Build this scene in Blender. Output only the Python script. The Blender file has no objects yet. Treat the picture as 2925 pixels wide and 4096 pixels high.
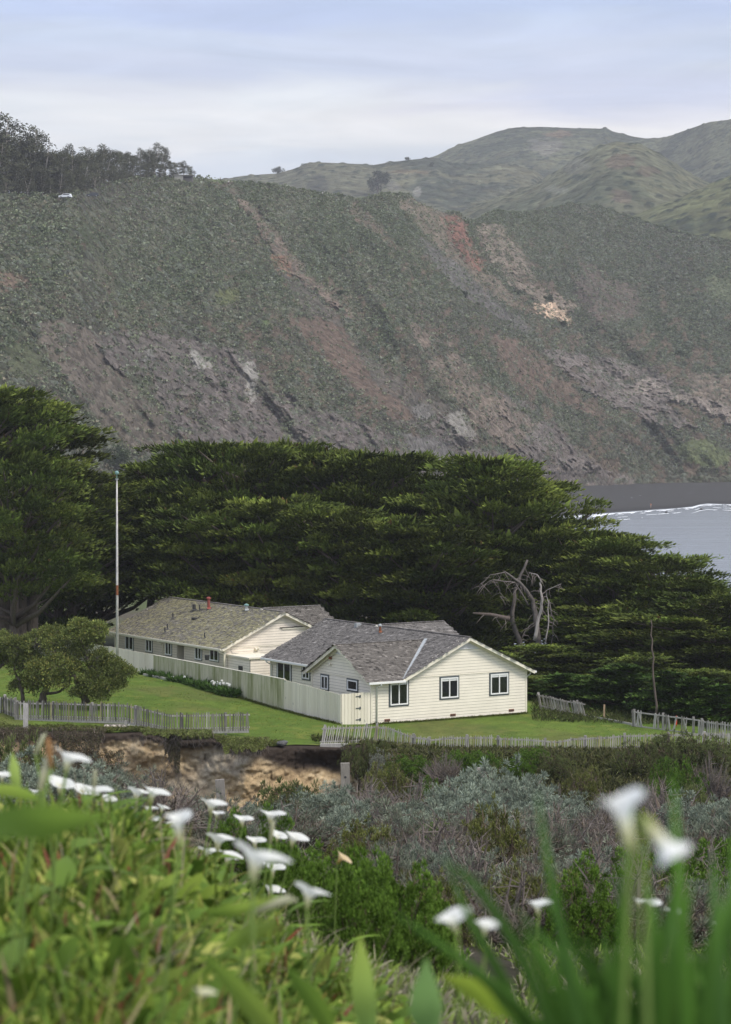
import bpy, bmesh, math, random
import numpy as np
from mathutils import Vector, Matrix
R = math.radians
random.seed(7)
rng = np.random.default_rng(7)
# ------------------------------------------------------------------ camera, light, exposure
C = bpy.context.scene.collection
SC = bpy.context.scene
FPX, CX, HZ, CAMZ = 9600.0, 1462.5, 1700.0, 32.0     # focal length in photo pixels, principal column, horizon row, eye height over the sea
cam = bpy.data.objects.new('camera', bpy.data.cameras.new('camera')); C.objects.link(cam)
cam.location = (0, 0, CAMZ); cam.rotation_euler = (R(90), 0, 0)
cd = cam.data
cd.sensor_fit = 'VERTICAL'; cd.sensor_height = 36; cd.sensor_width = 25.7
cd.lens = FPX / 4096 * 36
cd.shift_y = -(2048 - HZ) / 4096
cd.clip_start = 0.1; cd.clip_end = 20000
cd.dof.use_dof = True; cd.dof.focus_distance = 120; cd.dof.aperture_fstop = 5.0
SC.camera = cam

SUN_EL, SUN_AZ = 52.0, 125.0      # azimuth clockwise from +Y
w = bpy.data.worlds.new('World'); SC.world = w; w.use_nodes = True
nt = w.node_tree; nt.nodes.clear()
def N(t, **k):
    n = nt.nodes.new(t)
    for a, b in k.items(): setattr(n, a, b)
    return n
sky = N('ShaderNodeTexSky', sky_type='NISHITA', sun_disc=False)
sky.sun_elevation = R(SUN_EL); sky.sun_rotation = R(SUN_AZ)
sky.air_density = 1.0; sky.dust_density = 1.5; sky.ozone_density = 1.5
tc = N('ShaderNodeTexCoord')
mp = N('ShaderNodeMapping'); mp.inputs['Scale'].default_value = (7.0, 2.0, 46.0); mp.inputs['Location'].default_value = (0.35, 0, 0.45)
mp.inputs['Rotation'].default_value = (0, R(4), 0)
ns = N('ShaderNodeTexNoise'); ns.inputs['Scale'].default_value = 1.0; ns.inputs['Detail'].default_value = 5; ns.inputs['Roughness'].default_value = 0.5; ns.inputs['Distortion'].default_value = 0.5
rp = N('ShaderNodeValToRGB'); rp.color_ramp.elements[0].position = 0.38; rp.color_ramp.elements[1].position = 0.66
rp.color_ramp.elements[0].color = (0.72, 0.72, 0.72, 1); rp.color_ramp.elements[1].color = (0.97, 0.97, 0.97, 1)
sp = N('ShaderNodeSeparateXYZ')
# the cloud sheet is brighter and whiter in a low band, as a layer thinning towards the horizon
cr = N('ShaderNodeValToRGB'); e = cr.color_ramp.elements
e[0].position = 0.0; e[0].color = (5.3, 5.75, 6.9, 1)
e[1].position = 1.0; e[1].color = (5.2, 5.7, 6.9, 1)
for p, c in ((0.085, (4.9, 5.1, 5.8)), (0.102, (5.2, 5.35, 5.95)), (0.114, (6.1, 6.05, 6.15)), (0.130, (6.5, 6.4, 6.4)), (0.138, (5.2, 5.25, 5.8)), (0.146, (4.1, 4.45, 5.6)), (0.158, (4.4, 4.8, 5.9)), (0.170, (3.5, 4.15, 5.9)), (0.19, (3.9, 4.5, 6.1)), (0.24, (4.8, 5.2, 6.2)), (0.5, (4.8, 5.2, 6.2))):
    q = e.new(p); q.color = (*c, 1)
ad = N('ShaderNodeMath', operation='MULTIPLY_ADD'); ad.inputs[1].default_value = 0.045; 
mx = N('ShaderNodeMix', data_type='RGBA')
ns3 = N('ShaderNodeTexNoise'); ns3.inputs['Scale'].default_value = 1.0; ns3.inputs['Detail'].default_value = 6; ns3.inputs['Roughness'].default_value = 0.55; ns3.inputs['Distortion'].default_value = 1.2
mp3 = N('ShaderNodeMapping'); mp3.inputs['Scale'].default_value = (11.0, 3.0, 62.0); mp3.inputs['Rotation'].default_value = (0, R(-7), 0); mp3.inputs['Location'].default_value = (2.2, 0, 1.3)
mr3 = N('ShaderNodeMapRange'); mr3.inputs['From Min'].default_value = 0.33; mr3.inputs['From Max'].default_value = 0.68; mr3.inputs['To Min'].default_value = 0.94; mr3.inputs['To Max'].default_value = 1.06
mm3 = N('ShaderNodeMix', data_type='RGBA', blend_type='MULTIPLY'); mm3.inputs['Factor'].default_value = 1
bg = N('ShaderNodeBackground'); bg.inputs['Strength'].default_value = 0.15
out = N('ShaderNodeOutputWorld')
L = nt.links.new
L(tc.outputs['Generated'], mp.inputs['Vector']); L(mp.outputs[0], ns.inputs['Vector']); L(ns.outputs['Fac'], rp.inputs[0])
L(tc.outputs['Generated'], sp.inputs[0])
sub = N('ShaderNodeMath', operation='SUBTRACT'); sub.inputs[1].default_value = 0.5
L(ns.outputs['Fac'], sub.inputs[0]); L(sub.outputs[0], ad.inputs[0]); L(sp.outputs['Z'], ad.inputs[2]); L(ad.outputs[0], cr.inputs[0])
L(rp.outputs[0], mx.inputs['Factor']); L(sky.outputs[0], mx.inputs['A']); L(cr.outputs[0], mx.inputs['B'])
L(tc.outputs['Generated'], mp3.inputs['Vector']); L(mp3.outputs[0], ns3.inputs['Vector']); L(ns3.outputs['Fac'], mr3.inputs['Value']); L(mx.outputs['Result'], mm3.inputs['A']); L(mr3.outputs[0], mm3.inputs['B']); L(mm3.outputs['Result'], bg.inputs['Color']); L(bg.outputs[0], out.inputs['Surface'])

sd = bpy.data.lights.new('sun', 'SUN'); so = bpy.data.objects.new('sun', sd); C.objects.link(so)
sd.energy = 2.6; sd.angle = R(18); sd.color = (1.0, 0.93, 0.82)
az, el = R(SUN_AZ), R(SUN_EL)
sv = Vector((math.sin(az) * math.cos(el), math.cos(az) * math.cos(el), math.sin(el)))
so.rotation_euler = sv.to_track_quat('Z', 'Y').to_euler(); so.location = sv * 300

SC.view_settings.view_transform = 'Standard'; SC.view_settings.look = 'None'
SC.view_settings.exposure = 0.16; SC.view_settings.gamma = 1; SC.view_settings.use_curve_mapping = False
SC.render.engine = 'CYCLES'
cy = SC.cycles
cy.max_bounces = 5; cy.diffuse_bounces = 3; cy.glossy_bounces = 2; cy.transmission_bounces = 2; cy.transparent_max_bounces = 6; cy.volume_bounces = 0
cy.caustics_reflective = False; cy.caustics_refractive = False; cy.use_denoising = True
cy.sample_clamp_indirect = 4

# ------------------------------------------------------------------ helpers
def P(px, py, D):
    "world point at distance D (along +Y) seen at photo pixel (px, py)"
    return np.array([(px - CX) / FPX * D, D, CAMZ - (py - HZ) / FPX * D])
def lerp(a, b, t): return a + (b - a) * t
def sstep(a, b, x):
    t = np.clip((x - a) / (b - a), 0, 1); return t * t * (3 - 2 * t)

def _h(ix, iy, iz=0):
    n = (ix.astype(np.int64) * 374761393 + iy.astype(np.int64) * 668265263 + np.asarray(iz, dtype=np.int64) * 2147483647 * 31 + 1013904223) & 0xffffffff
    n = ((n ^ (n >> 13)) * 1274126177) & 0xffffffff
    n = ((n ^ (n >> 16)) * 2246822519) & 0xffffffff
    return (n ^ (n >> 15)) & 0xffffffff
def vn(x, y, z=0.0):
    "value noise in [-1, 1]"
    x = np.asarray(x, float); y = np.asarray(y, float); z = np.asarray(z, float) + np.zeros_like(x)
    ix, iy, iz = np.floor(x), np.floor(y), np.floor(z)
    fx, fy, fz = x - ix, y - iy, z - iz
    fx, fy, fz = (q * q * (3 - 2 * q) for q in (fx, fy, fz))
    r = 0
    for dx in (0, 1):
        for dy in (0, 1):
            for dz in (0, 1):
                r = r + _h(ix + dx, iy + dy, iz + dz) / 0xffffffff * (fx if dx else 1 - fx) * (fy if dy else 1 - fy) * (fz if dz else 1 - fz)
    return r * 2 - 1
def fbm(x, y, z=0.0, o=4, g=0.5):
    a, s, f, t = 1.0, 0.0, 1.0, 0.0
    for k in range(o):
        s = s + a * vn(x * f + k * 17.3, y * f + k * 9.1, np.asarray(z) * f); t += a; a *= g; f *= 2.03
    return s / t
def worley(x, y):
    "distance to the nearest cell point and that cell's random number"
    ix, iy = np.floor(x), np.floor(y)
    best = np.full(np.shape(x), 9.0); rnd = np.zeros(np.shape(x))
    for dx in (-1, 0, 1):
        for dy in (-1, 0, 1):
            cx_, cy_ = ix + dx, iy + dy
            jx = _h(cx_, cy_, 1) / 0xffffffff; jy = _h(cx_, cy_, 2) / 0xffffffff
            d = np.hypot(cx_ + jx - x, cy_ + jy - y)
            m = d < best
            best = np.where(m, d, best); rnd = np.where(m, _h(cx_, cy_, 3) / 0xffffffff, rnd)
    return best, rnd
def inpoly(x, y, poly):
    r = np.zeros(np.shape(x), bool); n = len(poly)
    for i in range(n):
        x1, y1 = poly[i]; x2, y2 = poly[(i + 1) % n]
        if y1 == y2: continue
        c = ((y1 > y) != (y2 > y)) & (x < (x2 - x1) * (y - y1) / (y2 - y1) + x1)
        r ^= c
    return r

def mk(name, V, F, mat, parent=None, col=None, smooth=False, kind=None, extra=None):
    "link one mesh object: V (n,3), F a list of index arrays (m,3) or (m,4) or a python list of faces"
    V = np.asarray(V, np.float32)
    me = bpy.data.meshes.new(name)
    if isinstance(F, np.ndarray): F = [F]
    if len(F) and isinstance(F[0], np.ndarray) and F[0].ndim == 2:
        F = [f for f in F if len(f)]
        tot = sum(len(f) for f in F); loops = np.concatenate([f.reshape(-1) for f in F]).astype(np.int32)
        sizes = np.concatenate([np.full(len(f), f.shape[1], np.int32) for f in F])
        starts = np.concatenate([[0], np.cumsum(sizes)[:-1]]).astype(np.int32)
        me.vertices.add(len(V)); me.vertices.foreach_set('co', V.reshape(-1))
        me.loops.add(len(loops)); me.loops.foreach_set('vertex_index', loops)
        me.polygons.add(tot); me.polygons.foreach_set('loop_start', starts)
        try: me.polygons.foreach_set('loop_total', sizes)
        except Exception: pass
        me.update(calc_edges=True)
    else:
        me.from_pydata([tuple(map(float, v)) for v in V], [], [tuple(map(int, f)) for f in F]); me.update()
    if col is not None:
        a = me.color_attributes.new('Col', 'FLOAT_COLOR', 'POINT')
        c4 = np.ones((len(V), 4), np.float32); c4[:, :3] = np.clip(col, 0, 1); a.data.foreach_set('color', c4.reshape(-1))
    if extra:
        for k, v in extra.items():
            a = me.attributes.new(k, 'FLOAT', 'POINT'); a.data.foreach_set('value', np.asarray(v, np.float32).reshape(-1))
    if smooth: me.polygons.foreach_set('use_smooth', np.ones(len(me.polygons), bool))
    me.materials.append(mat)
    o = bpy.data.objects.new(name, me); C.objects.link(o)
    if parent is not None: o.parent = parent
    if kind: o['kind'] = kind
    return o
def tag(o, label, cat, group=None, kind=None):
    o['label'] = label; o['category'] = cat
    if group: o['group'] = group
    if kind: o['kind'] = kind
    return o
def thing(name, loc, label, cat, rz=0.0, group=None, scale=None):
    o = bpy.data.objects.new(name, None); C.objects.link(o)
    o.location = [float(v) for v in loc]; o.rotation_euler = (0, 0, rz); o.empty_display_size = 0.3
    if scale is not None: o.scale = scale
    return tag(o, label, cat, group)
def dup(root, loc, rz=0.0, label=None, group=None, scale=None):
    r = root.copy(); C.objects.link(r); r.location = [float(v) for v in loc]; r.rotation_euler = (0, 0, rz)
    if scale is not None: r.scale = scale
    if label: r['label'] = label
    if group: r['group'] = group
    for ch in list(root.children):
        c = ch.copy(); C.objects.link(c); c.parent = r
        for g in list(ch.children):
            d = g.copy(); C.objects.link(d); d.parent = c
    return r

class MB:
    "collects boxes, bars, tubes and polygons, then links them as one mesh"
    def __init__(s): s.v = []; s.f = []; s.c = []
    def add(s, vs, fs, col=(1, 1, 1)):
        b = len(s.v); s.v += [tuple(map(float, v)) for v in vs]; s.f += [tuple(b + i for i in f) for f in fs]; s.c += [col] * len(vs); return s
    def box(s, x0, x1, y0, y1, z0, z1, col=(1, 1, 1)):
        v = [(x0, y0, z0), (x1, y0, z0), (x1, y1, z0), (x0, y1, z0), (x0, y0, z1), (x1, y0, z1), (x1, y1, z1), (x0, y1, z1)]
        return s.add(v, [(3, 2, 1, 0), (4, 5, 6, 7), (0, 1, 5, 4), (1, 2, 6, 5), (2, 3, 7, 6), (3, 0, 4, 7)], col)
    def bar(s, a, b, wd, th, up=(0, 0, 1), col=(1, 1, 1)):
        "rectangular bar from a to b"
        a, b = Vector(a), Vector(b); d = (b - a).normalized(); u = Vector(up)
        x = d.cross(u)
        if x.length < 1e-4: x = d.cross(Vector((1, 0, 0)))
        x.normalize(); u = x.cross(d).normalized()
        x *= wd / 2; u *= th / 2
        v = [a - x - u, a + x - u, a + x + u, a - x + u, b - x - u, b + x - u, b + x + u, b - x + u]
        return s.add(v, [(0, 1, 2, 3), (7, 6, 5, 4), (1, 0, 4, 5), (2, 1, 5, 6), (3, 2, 6, 7), (0, 3, 7, 4)], col)
    def tube(s, pts, rad, n=8, col=(1, 1, 1), cap=True):
        pts = [Vector(p) for p in pts]; k = len(pts)
        if not hasattr(rad, '__len__'): rad = [rad] * k
        b = len(s.v); ref = Vector((0.31, 0.17, 0.93))
        for i, p in enumerate(pts):
            d = (pts[min(i + 1, k - 1)] - pts[max(i - 1, 0)]).normalized()
            x = d.cross(ref)
            if x.length < 0.05: x = d.cross(Vector((1, 0, 0)))
            x.normalize(); y = d.cross(x).normalized()
            for j in range(n):
                t = 2 * math.pi * j / n
                s.v.append(tuple(p + (x * math.cos(t) + y * math.sin(t)) * rad[i])); s.c.append(col)
        for i in range(k - 1):
            for j in range(n):
                s.f.append((b + i * n + j, b + i * n + (j + 1) % n, b + (i + 1) * n + (j + 1) % n, b + (i + 1) * n + j))
        if cap:
            s.f.append(tuple(b + j for j in reversed(range(n)))); s.f.append(tuple(b + (k - 1) * n + j for j in range(n)))
        return s
    def poly(s, pts, off, col=(1, 1, 1)):
        "prism: polygon pts extruded by vector off"
        n = len(pts); o = Vector(off)
        v = [Vector(p) for p in pts] + [Vector(p) + o for p in pts]
        f = [tuple(range(n)), tuple(reversed(range(n, 2 * n)))] + [((i + 1) % n, i, n + i, n + (i + 1) % n) for i in range(n)]
        return s.add(v, f, col)
    def sphere(s, c, r, n=12, m=8, col=(1, 1, 1), sc=(1, 1, 1)):
        b = len(s.v)
        for i in range(m + 1):
            t = math.pi * i / m
            for j in range(n):
                p = 2 * math.pi * j / n
                s.v.append((c[0] + r * sc[0] * math.sin(t) * math.cos(p), c[1] + r * sc[1] * math.sin(t) * math.sin(p), c[2] + r * sc[2] * math.cos(t))); s.c.append(col)
        for i in range(m):
            for j in range(n):
                s.f.append((b + i * n + j, b + (i + 1) * n + j, b + (i + 1) * n + (j + 1) % n, b + i * n + (j + 1) % n))
        return s
    def build(s, name, mat, parent=None, smooth=False, kind=None):
        o = mk(name, np.array(s.v), s.f, mat, parent, col=np.array(s.c), smooth=smooth, kind=kind)
        return o

# ------------------------------------------------------------------ materials
def new_mat(name):
    m = bpy.data.materials.new(name); m.use_nodes = True; t = m.node_tree
    return m, t, t.nodes['Principled BSDF']
def mnode(t, typ, **k):
    n = t.nodes.new(typ)
    for a, b in k.items(): setattr(n, a, b)
    return n
def mat(name, color=(1, 1, 1), rough=0.7, attr=False, var=0.0, vscale=1.0, bump=0.0, bscale=20.0, metal=0.0, spec=0.3, trans=0.0, objvar=0.0, stretch=None, detail=4):
    m, t, b = new_mat(name); l = t.links.new
    b.inputs['Roughness'].default_value = rough; b.inputs['Metallic'].default_value = metal; b.inputs['Specular IOR Level'].default_value = spec
    rgb = mnode(t, 'ShaderNodeRGB'); rgb.outputs[0].default_value = (*color, 1); src = rgb.outputs[0]
    if attr:
        a = mnode(t, 'ShaderNodeVertexColor'); a.layer_name = 'Col'
        mxn = mnode(t, 'ShaderNodeMix', data_type='RGBA', blend_type='MULTIPLY'); mxn.inputs['Factor'].default_value = 1
        l(a.outputs[0], mxn.inputs['A']); l(src, mxn.inputs['B']); src = mxn.outputs['Result']
    tcn = mnode(t, 'ShaderNodeTexCoord'); mpn = mnode(t, 'ShaderNodeMapping')
    if stretch: mpn.inputs['Scale'].default_value = stretch
    l(tcn.outputs['Object'], mpn.inputs[0])
    if var:
        nz = mnode(t, 'ShaderNodeTexNoise'); nz.inputs['Scale'].default_value = vscale; nz.inputs['Detail'].default_value = detail; nz.inputs['Roughness'].default_value = 0.65
        l(mpn.outputs[0], nz.inputs['Vector'])
        mr = mnode(t, 'ShaderNodeMapRange'); mr.inputs['From Min'].default_value = 0.25; mr.inputs['From Max'].default_value = 0.75
        mr.inputs['To Min'].default_value = 1 - var; mr.inputs['To Max'].default_value = 1 + var
        l(nz.outputs['Fac'], mr.inputs['Value'])
        hs = mnode(t, 'ShaderNodeMix', data_type='RGBA', blend_type='MULTIPLY'); hs.inputs['Factor'].default_value = 1
        l(src, hs.inputs['A']); l(mr.outputs[0], hs.inputs['B']); src = hs.outputs['Result']
    if objvar:
        oi = mnode(t, 'ShaderNodeObjectInfo'); mr2 = mnode(t, 'ShaderNodeMapRange'); mr2.inputs['To Min'].default_value = 1 - objvar; mr2.inputs['To Max'].default_value = 1 + objvar
        l(oi.outputs['Random'], mr2.inputs['Value'])
        h2 = mnode(t, 'ShaderNodeMix', data_type='RGBA', blend_type='MULTIPLY'); h2.inputs['Factor'].default_value = 1
        l(src, h2.inputs['A']); l(mr2.outputs[0], h2.inputs['B']); src = h2.outputs['Result']
    l(src, b.inputs['Base Color'])
    if bump:
        nb = mnode(t, 'ShaderNodeTexNoise'); nb.inputs['Scale'].default_value = bscale; nb.inputs['Detail'].default_value = 5
        bp = mnode(t, 'ShaderNodeBump'); bp.inputs['Strength'].default_value = 1.0; bp.inputs['Distance'].default_value = bump
        l(mpn.outputs[0], nb.inputs['Vector']); l(nb.outputs['Fac'], bp.inputs['Height']); l(bp.outputs[0], b.inputs['Normal'])
    if trans:
        tr = mnode(t, 'ShaderNodeBsdfTranslucent'); ms = mnode(t, 'ShaderNodeMixShader'); ms.inputs[0].default_value = trans
        l(src, tr.inputs['Color']); l(b.outputs[0], ms.inputs[1]); l(tr.outputs[0], ms.inputs[2]); l(ms.outputs[0], t.nodes['Material Output'].inputs['Surface'])
    return m

M = {}
M['leaf'] = mat('leaf', attr=True, rough=0.7, trans=0.18, spec=0.10, objvar=0.12)
M['petal'] = mat('petal', attr=True, rough=0.45, trans=0.35, spec=0.3)
M['needle'] = mat('needle', attr=True, rough=0.85, trans=0.05, spec=0.10, objvar=0.28)
M['bark'] = mat('bark', (0.13, 0.105, 0.09), rough=0.95, var=0.45, vscale=3, bump=0.05, bscale=6, stretch=(4, 4, 0.6), spec=0.1)
M['deadwood'] = mat('deadwood', (0.36, 0.33, 0.30), rough=0.95, var=0.35, vscale=4, bump=0.03, bscale=8, stretch=(4, 4, 0.6), spec=0.1)
M['deadbark'] = mat('grey_dead_bark', (0.13, 0.115, 0.105), rough=0.95, var=0.4, vscale=4, spec=0.1)
M['twig'] = mat('twig', (0.20, 0.17, 0.155), rough=0.95, attr=True, spec=0.1)
M['palebark'] = mat('pale_bark', (0.42, 0.37, 0.33), rough=0.95, var=0.4, vscale=0.6, spec=0.1)
M['oldwood'] = mat('weathered_wood', (0.42, 0.40, 0.37), rough=0.95, attr=True, var=0.35, vscale=5, bump=0.01, bscale=20, stretch=(3, 3, 0.5), spec=0.1)
M['cream'] = mat('cream_paint', (0.84, 0.785, 0.665), rough=0.6, var=0.07, vscale=0.9, bump=0.003, bscale=30, spec=0.25)
M['cream2'] = mat('chalky_cream_paint', (0.84, 0.765, 0.66), rough=0.75, var=0.10, vscale=1.1, spec=0.15, stretch=(1, 1, 1.6))
M['pink'] = mat('side_wall_tan', (0.66, 0.59, 0.50), rough=0.75, var=0.10, vscale=1.1, spec=0.15)  # tan side wall of the farther house, darker than its cream gable
M['gap'] = mat('siding_gap', (0.20, 0.18, 0.15), rough=0.9)
M['trim'] = mat('cream_trim', (0.80, 0.75, 0.62), rough=0.6, var=0.06, vscale=2)
M['charcoal'] = mat('charcoal_trim', (0.085, 0.10, 0.105), rough=0.6, var=0.1, vscale=2)
M['white'] = mat('white_vinyl', (0.83, 0.83, 0.81), rough=0.4)
M['metal'] = mat('galvanised_metal', (0.42, 0.44, 0.44), rough=0.5, metal=0.3, var=0.25, vscale=4)
M['rust'] = mat('rusty_metal', (0.22, 0.085, 0.04), rough=0.9, var=0.5, vscale=12)
M['redpaint'] = mat('faded_red_paint', (0.27, 0.075, 0.06), rough=0.7, var=0.25, vscale=6)
M['copper'] = mat('green_copper', (0.18, 0.30, 0.28), rough=0.7, var=0.2, vscale=5)
M['dark'] = mat('dark_metal', (0.05, 0.05, 0.05), rough=0.6)
M['concrete'] = mat('concrete', (0.34, 0.33, 0.30), rough=0.95, var=0.25, vscale=2, bump=0.01, bscale=10)
M['shingle'] = mat('shingle', attr=True, rough=0.95, var=0.22, vscale=9, spec=0.1)
M['rockm'] = mat('boulder_rock', (0.16, 0.16, 0.16), rough=0.95, var=0.4, vscale=0.8, bump=0.25, bscale=0.8, objvar=0.35, spec=0.15)
M['bulb'] = mat('globe_glass', (0.85, 0.85, 0.82), rough=0.2)
M['blind'] = mat('blind', (0.72, 0.73, 0.72), rough=0.8)
M['tyre'] = mat('tyre', (0.02, 0.02, 0.02), rough=0.8)
M['carwhite'] = mat('white_car_paint', (0.80, 0.82, 0.85), rough=0.25, spec=0.5)
M['cardark'] = mat('dark_car_paint', (0.03, 0.035, 0.045), rough=0.25, spec=0.5)
M['skin'] = mat('skin', (0.45, 0.27, 0.19), rough=0.6)
def cloth(n, c): return mat(n, c, rough=0.9)
m, t, b = new_mat('window_glass'); M['glass'] = m
b.inputs['Base Color'].default_value = (0.012, 0.014, 0.016, 1); b.inputs['Roughness'].default_value = 0.04; b.inputs['Specular IOR Level'].default_value = 0.75

# ------------------------------------------------------------------ terrain materials
def terrain_mat(name, grain, bumpd, vscale, var=0.25, cell=None, rough=0.95):
    m, t, b = new_mat(name); l = t.links.new
    b.inputs['Roughness'].default_value = rough; b.inputs['Specular IOR Level'].default_value = 0.1
    a = mnode(t, 'ShaderNodeVertexColor'); a.layer_name = 'Col'
    tcn = mnode(t, 'ShaderNodeTexCoord')
    n1 = mnode(t, 'ShaderNodeTexNoise'); n1.inputs['Scale'].default_value = vscale; n1.inputs['Detail'].default_value = 8; n1.inputs['Roughness'].default_value = 0.75
    l(tcn.outputs['Object'], n1.inputs['Vector'])
    mr = mnode(t, 'ShaderNodeMapRange'); mr.inputs['From Min'].default_value = 0.3; mr.inputs['From Max'].default_value = 0.7; mr.inputs['To Min'].default_value = 1 - var; mr.inputs['To Max'].default_value = 1 + var
    l(n1.outputs['Fac'], mr.inputs['Value'])
    mu = mnode(t, 'ShaderNodeMix', data_type='RGBA', blend_type='MULTIPLY'); mu.inputs['Factor'].default_value = 1
    l(a.outputs[0], mu.inputs['A']); l(mr.outputs[0], mu.inputs['B']); src = mu.outputs['Result']
    h = n1.outputs['Fac']
    if cell:
        vo = mnode(t, 'ShaderNodeTexVoronoi'); vo.inputs['Scale'].default_value = cell; vo.inputs['Randomness'].default_value = 1
        l(tcn.outputs['Object'], vo.inputs['Vector'])
        bw = mnode(t, 'ShaderNodeSeparateColor'); l(vo.outputs['Color'], bw.inputs[0])
        m3 = mnode(t, 'ShaderNodeMapRange'); m3.inputs['To Min'].default_value = 0.72; m3.inputs['To Max'].default_value = 1.3; l(bw.outputs[0], m3.inputs['Value'])
        mu2 = mnode(t, 'ShaderNodeMix', data_type='RGBA', blend_type='MULTIPLY'); mu2.inputs['Factor'].default_value = 1
        l(src, mu2.inputs['A']); l(m3.outputs[0], mu2.inputs['B']); src = mu2.outputs['Result']
        b0 = mnode(t, 'ShaderNodeBump'); b0.invert = True; b0.inputs['Distance'].default_value = 1.2 / cell * 0.5
        l(vo.outputs['Distance'], b0.inputs['Height'])
    bp = mnode(t, 'ShaderNodeBump'); bp.inputs['Distance'].default_value = bumpd
    l(h, bp.inputs['Height'])
    if cell: l(b0.outputs[0], bp.inputs['Normal'])
    l(bp.outputs[0], b.inputs['Normal']); l(src, b.inputs['Base Color'])
    return m
M['hill'] = terrain_mat('scrub_and_rock', 0, 1.6, 0.25, 0.30, cell=0.42)
M['farhill'] = terrain_mat('grass_hill', 0, 6.0, 0.05, 0.35, cell=0.10)
M['cliff'] = terrain_mat('bluff_rock', 0, 0.12, 2.2, 0.30)
M['lawn'] = terrain_mat('mown_grass', 0, 0.10, 6.0, 0.22)
M['soil'] = terrain_mat('scrubby_soil', 0, 0.15, 3.0, 0.35)
M['sand'] = terrain_mat('black_sand', 0, 0.2, 0.15, 0.10)

def interp(x, pts, k=1):
    xs = [p[0] for p in pts]; ys = [p[k] for p in pts]
    return np.interp(x, xs, ys)
def grid_faces(nr, nc):
    i = np.arange(nr - 1)[:, None] * nc + np.arange(nc - 1)[None, :]
    i = i.reshape(-1)
    return np.stack([i, i + 1, i + nc + 1, i + nc], 1)
def blend(c, mask, colr):
    return c * (1 - mask[..., None]) + np.array(colr) * mask[..., None]

def hill_layer(name, crest, foot, pxr, npx, nrow, matr, colour, noise, prof=0.85, back=300, nback=14):
    "a hill of real depth: foot -> crest -> falling away behind the crest"
    px = np.linspace(*pxr, npx)
    cy_, cD = interp(px, crest, 1), interp(px, crest, 2)
    fy, fD = interp(px, foot, 1), interp(px, foot, 2)
    zc = CAMZ - (cy_ - HZ) / FPX * cD; zf = CAMZ - (fy - HZ) / FPX * fD
    t = np.linspace(0, 1, nrow)
    D = fD[None, :] + (cD - fD)[None, :] * t[:, None]
    Z = zf[None, :] + (zc - zf)[None, :] * (t[:, None] ** prof)
    tb = np.linspace(0, 1, nback + 1)[1:]
    Db = cD[None, :] + back * tb[:, None]; Zb = zc[None, :] - (zc - zf + 20)[None, :] * tb[:, None] ** 1.6
    D = np.vstack([D, Db]); Z = np.vstack([Z, Zb]); T = np.concatenate([t, 1 + tb])[:, None] + 0 * D
    PX = px[None, :] + 0 * D
    PY = HZ - (Z - CAMZ) / D * FPX
    X = (PX - CX) / FPX * D
    dD, dZ, c = noise(PX, PY, X, D, Z, T)
    c = colour(PX, PY, X, D, Z, T, c)
    Y = D + dD; Z = Z + dZ
    V = np.stack([X * 1.0, Y, Z], -1).reshape(-1, 3)
    mk(name, V, grid_faces(len(T), npx), matr, col=c.reshape(-1, 3), smooth=True, kind='structure')

# ---- far hills
def far_noise(amp, sc):
    def f(PX, PY, X, D, Z, T):
        n = fbm(X / sc, D / sc * 0.7, o=5)
        rid = 1 - np.abs(fbm(X / (sc * 1.6) + 0.3 * D / sc, D / sc * 0.3, o=3)) * 2
        fade = np.clip(1.15 - T, 0.12, 1)
        w_, r_ = worley(X / 9, D / 9)
        return -0.0 * n, (n * amp * .7 + rid * amp * 0.3) * fade + np.clip(0.55 - w_, 0, 1) * 3.0 * (r_ > 0.55), (n, rid, w_, r_)
    return f
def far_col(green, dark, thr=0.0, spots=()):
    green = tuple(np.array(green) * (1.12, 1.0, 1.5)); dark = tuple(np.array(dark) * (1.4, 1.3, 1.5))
    def f(PX, PY, X, D, Z, T, a):
        n, rid, w_, r_ = a
        n2 = fbm(X / 90 + 5, D / 90, o=5, g=0.6); n3 = fbm(X / 18, D / 18, o=3)
        c = np.zeros(PX.shape + (3,)) + np.array(green)
        c = blend(c, sstep(thr - 0.04, thr + 0.10, n2 + 0.25 * n3 - 0.25 * rid), dark)
        c = blend(c, sstep(0.25, 0.5, n3) * 0.5, (0.15, 0.14, 0.075))
        c = blend(c, (r_ > 0.72) * sstep(0.5, 0.3, w_), (0.030, 0.045, 0.03))
        for (x, y, rx, ry, colr) in spots:
            q = ((PX - x) / rx) ** 2 + ((PY - y) / ry) ** 2 + n3 * 1.1
            c = blend(c, sstep(1.0, 0.75, q) * .6, colr)
        return c
    return f
GR, DK = (0.105, 0.125, 0.05), (0.042, 0.055, 0.030)
E = [(1500, 690, 3300), (1650, 655, 3300), (1747, 627, 3300), (1800, 599, 3300), (1835, 583, 3300), (1890, 566, 3300), (1994, 528, 3300), (2063, 513, 3300), (2160, 511, 3300), (2299, 516, 3300),
     (2405, 518, 3300), (2420, 511, 3300), (2451, 528, 3300), (2534, 549, 3300), (2583, 556, 3300), (2631, 554, 3300), (2673, 545, 3250), (2735, 525, 3200), (2839, 489, 3100), (2925, 478, 3050), (3400, 430, 3000)]
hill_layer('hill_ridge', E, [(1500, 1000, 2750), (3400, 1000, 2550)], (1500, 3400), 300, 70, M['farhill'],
           far_col(GR, DK, -0.10, [(2180, 585, 66, 34, (0.20, 0.185, 0.16)), (2240, 540, 60, 16, (0.19, 0.12, 0.075))]), far_noise(16, 110), prof=0.9, back=500)
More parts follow.
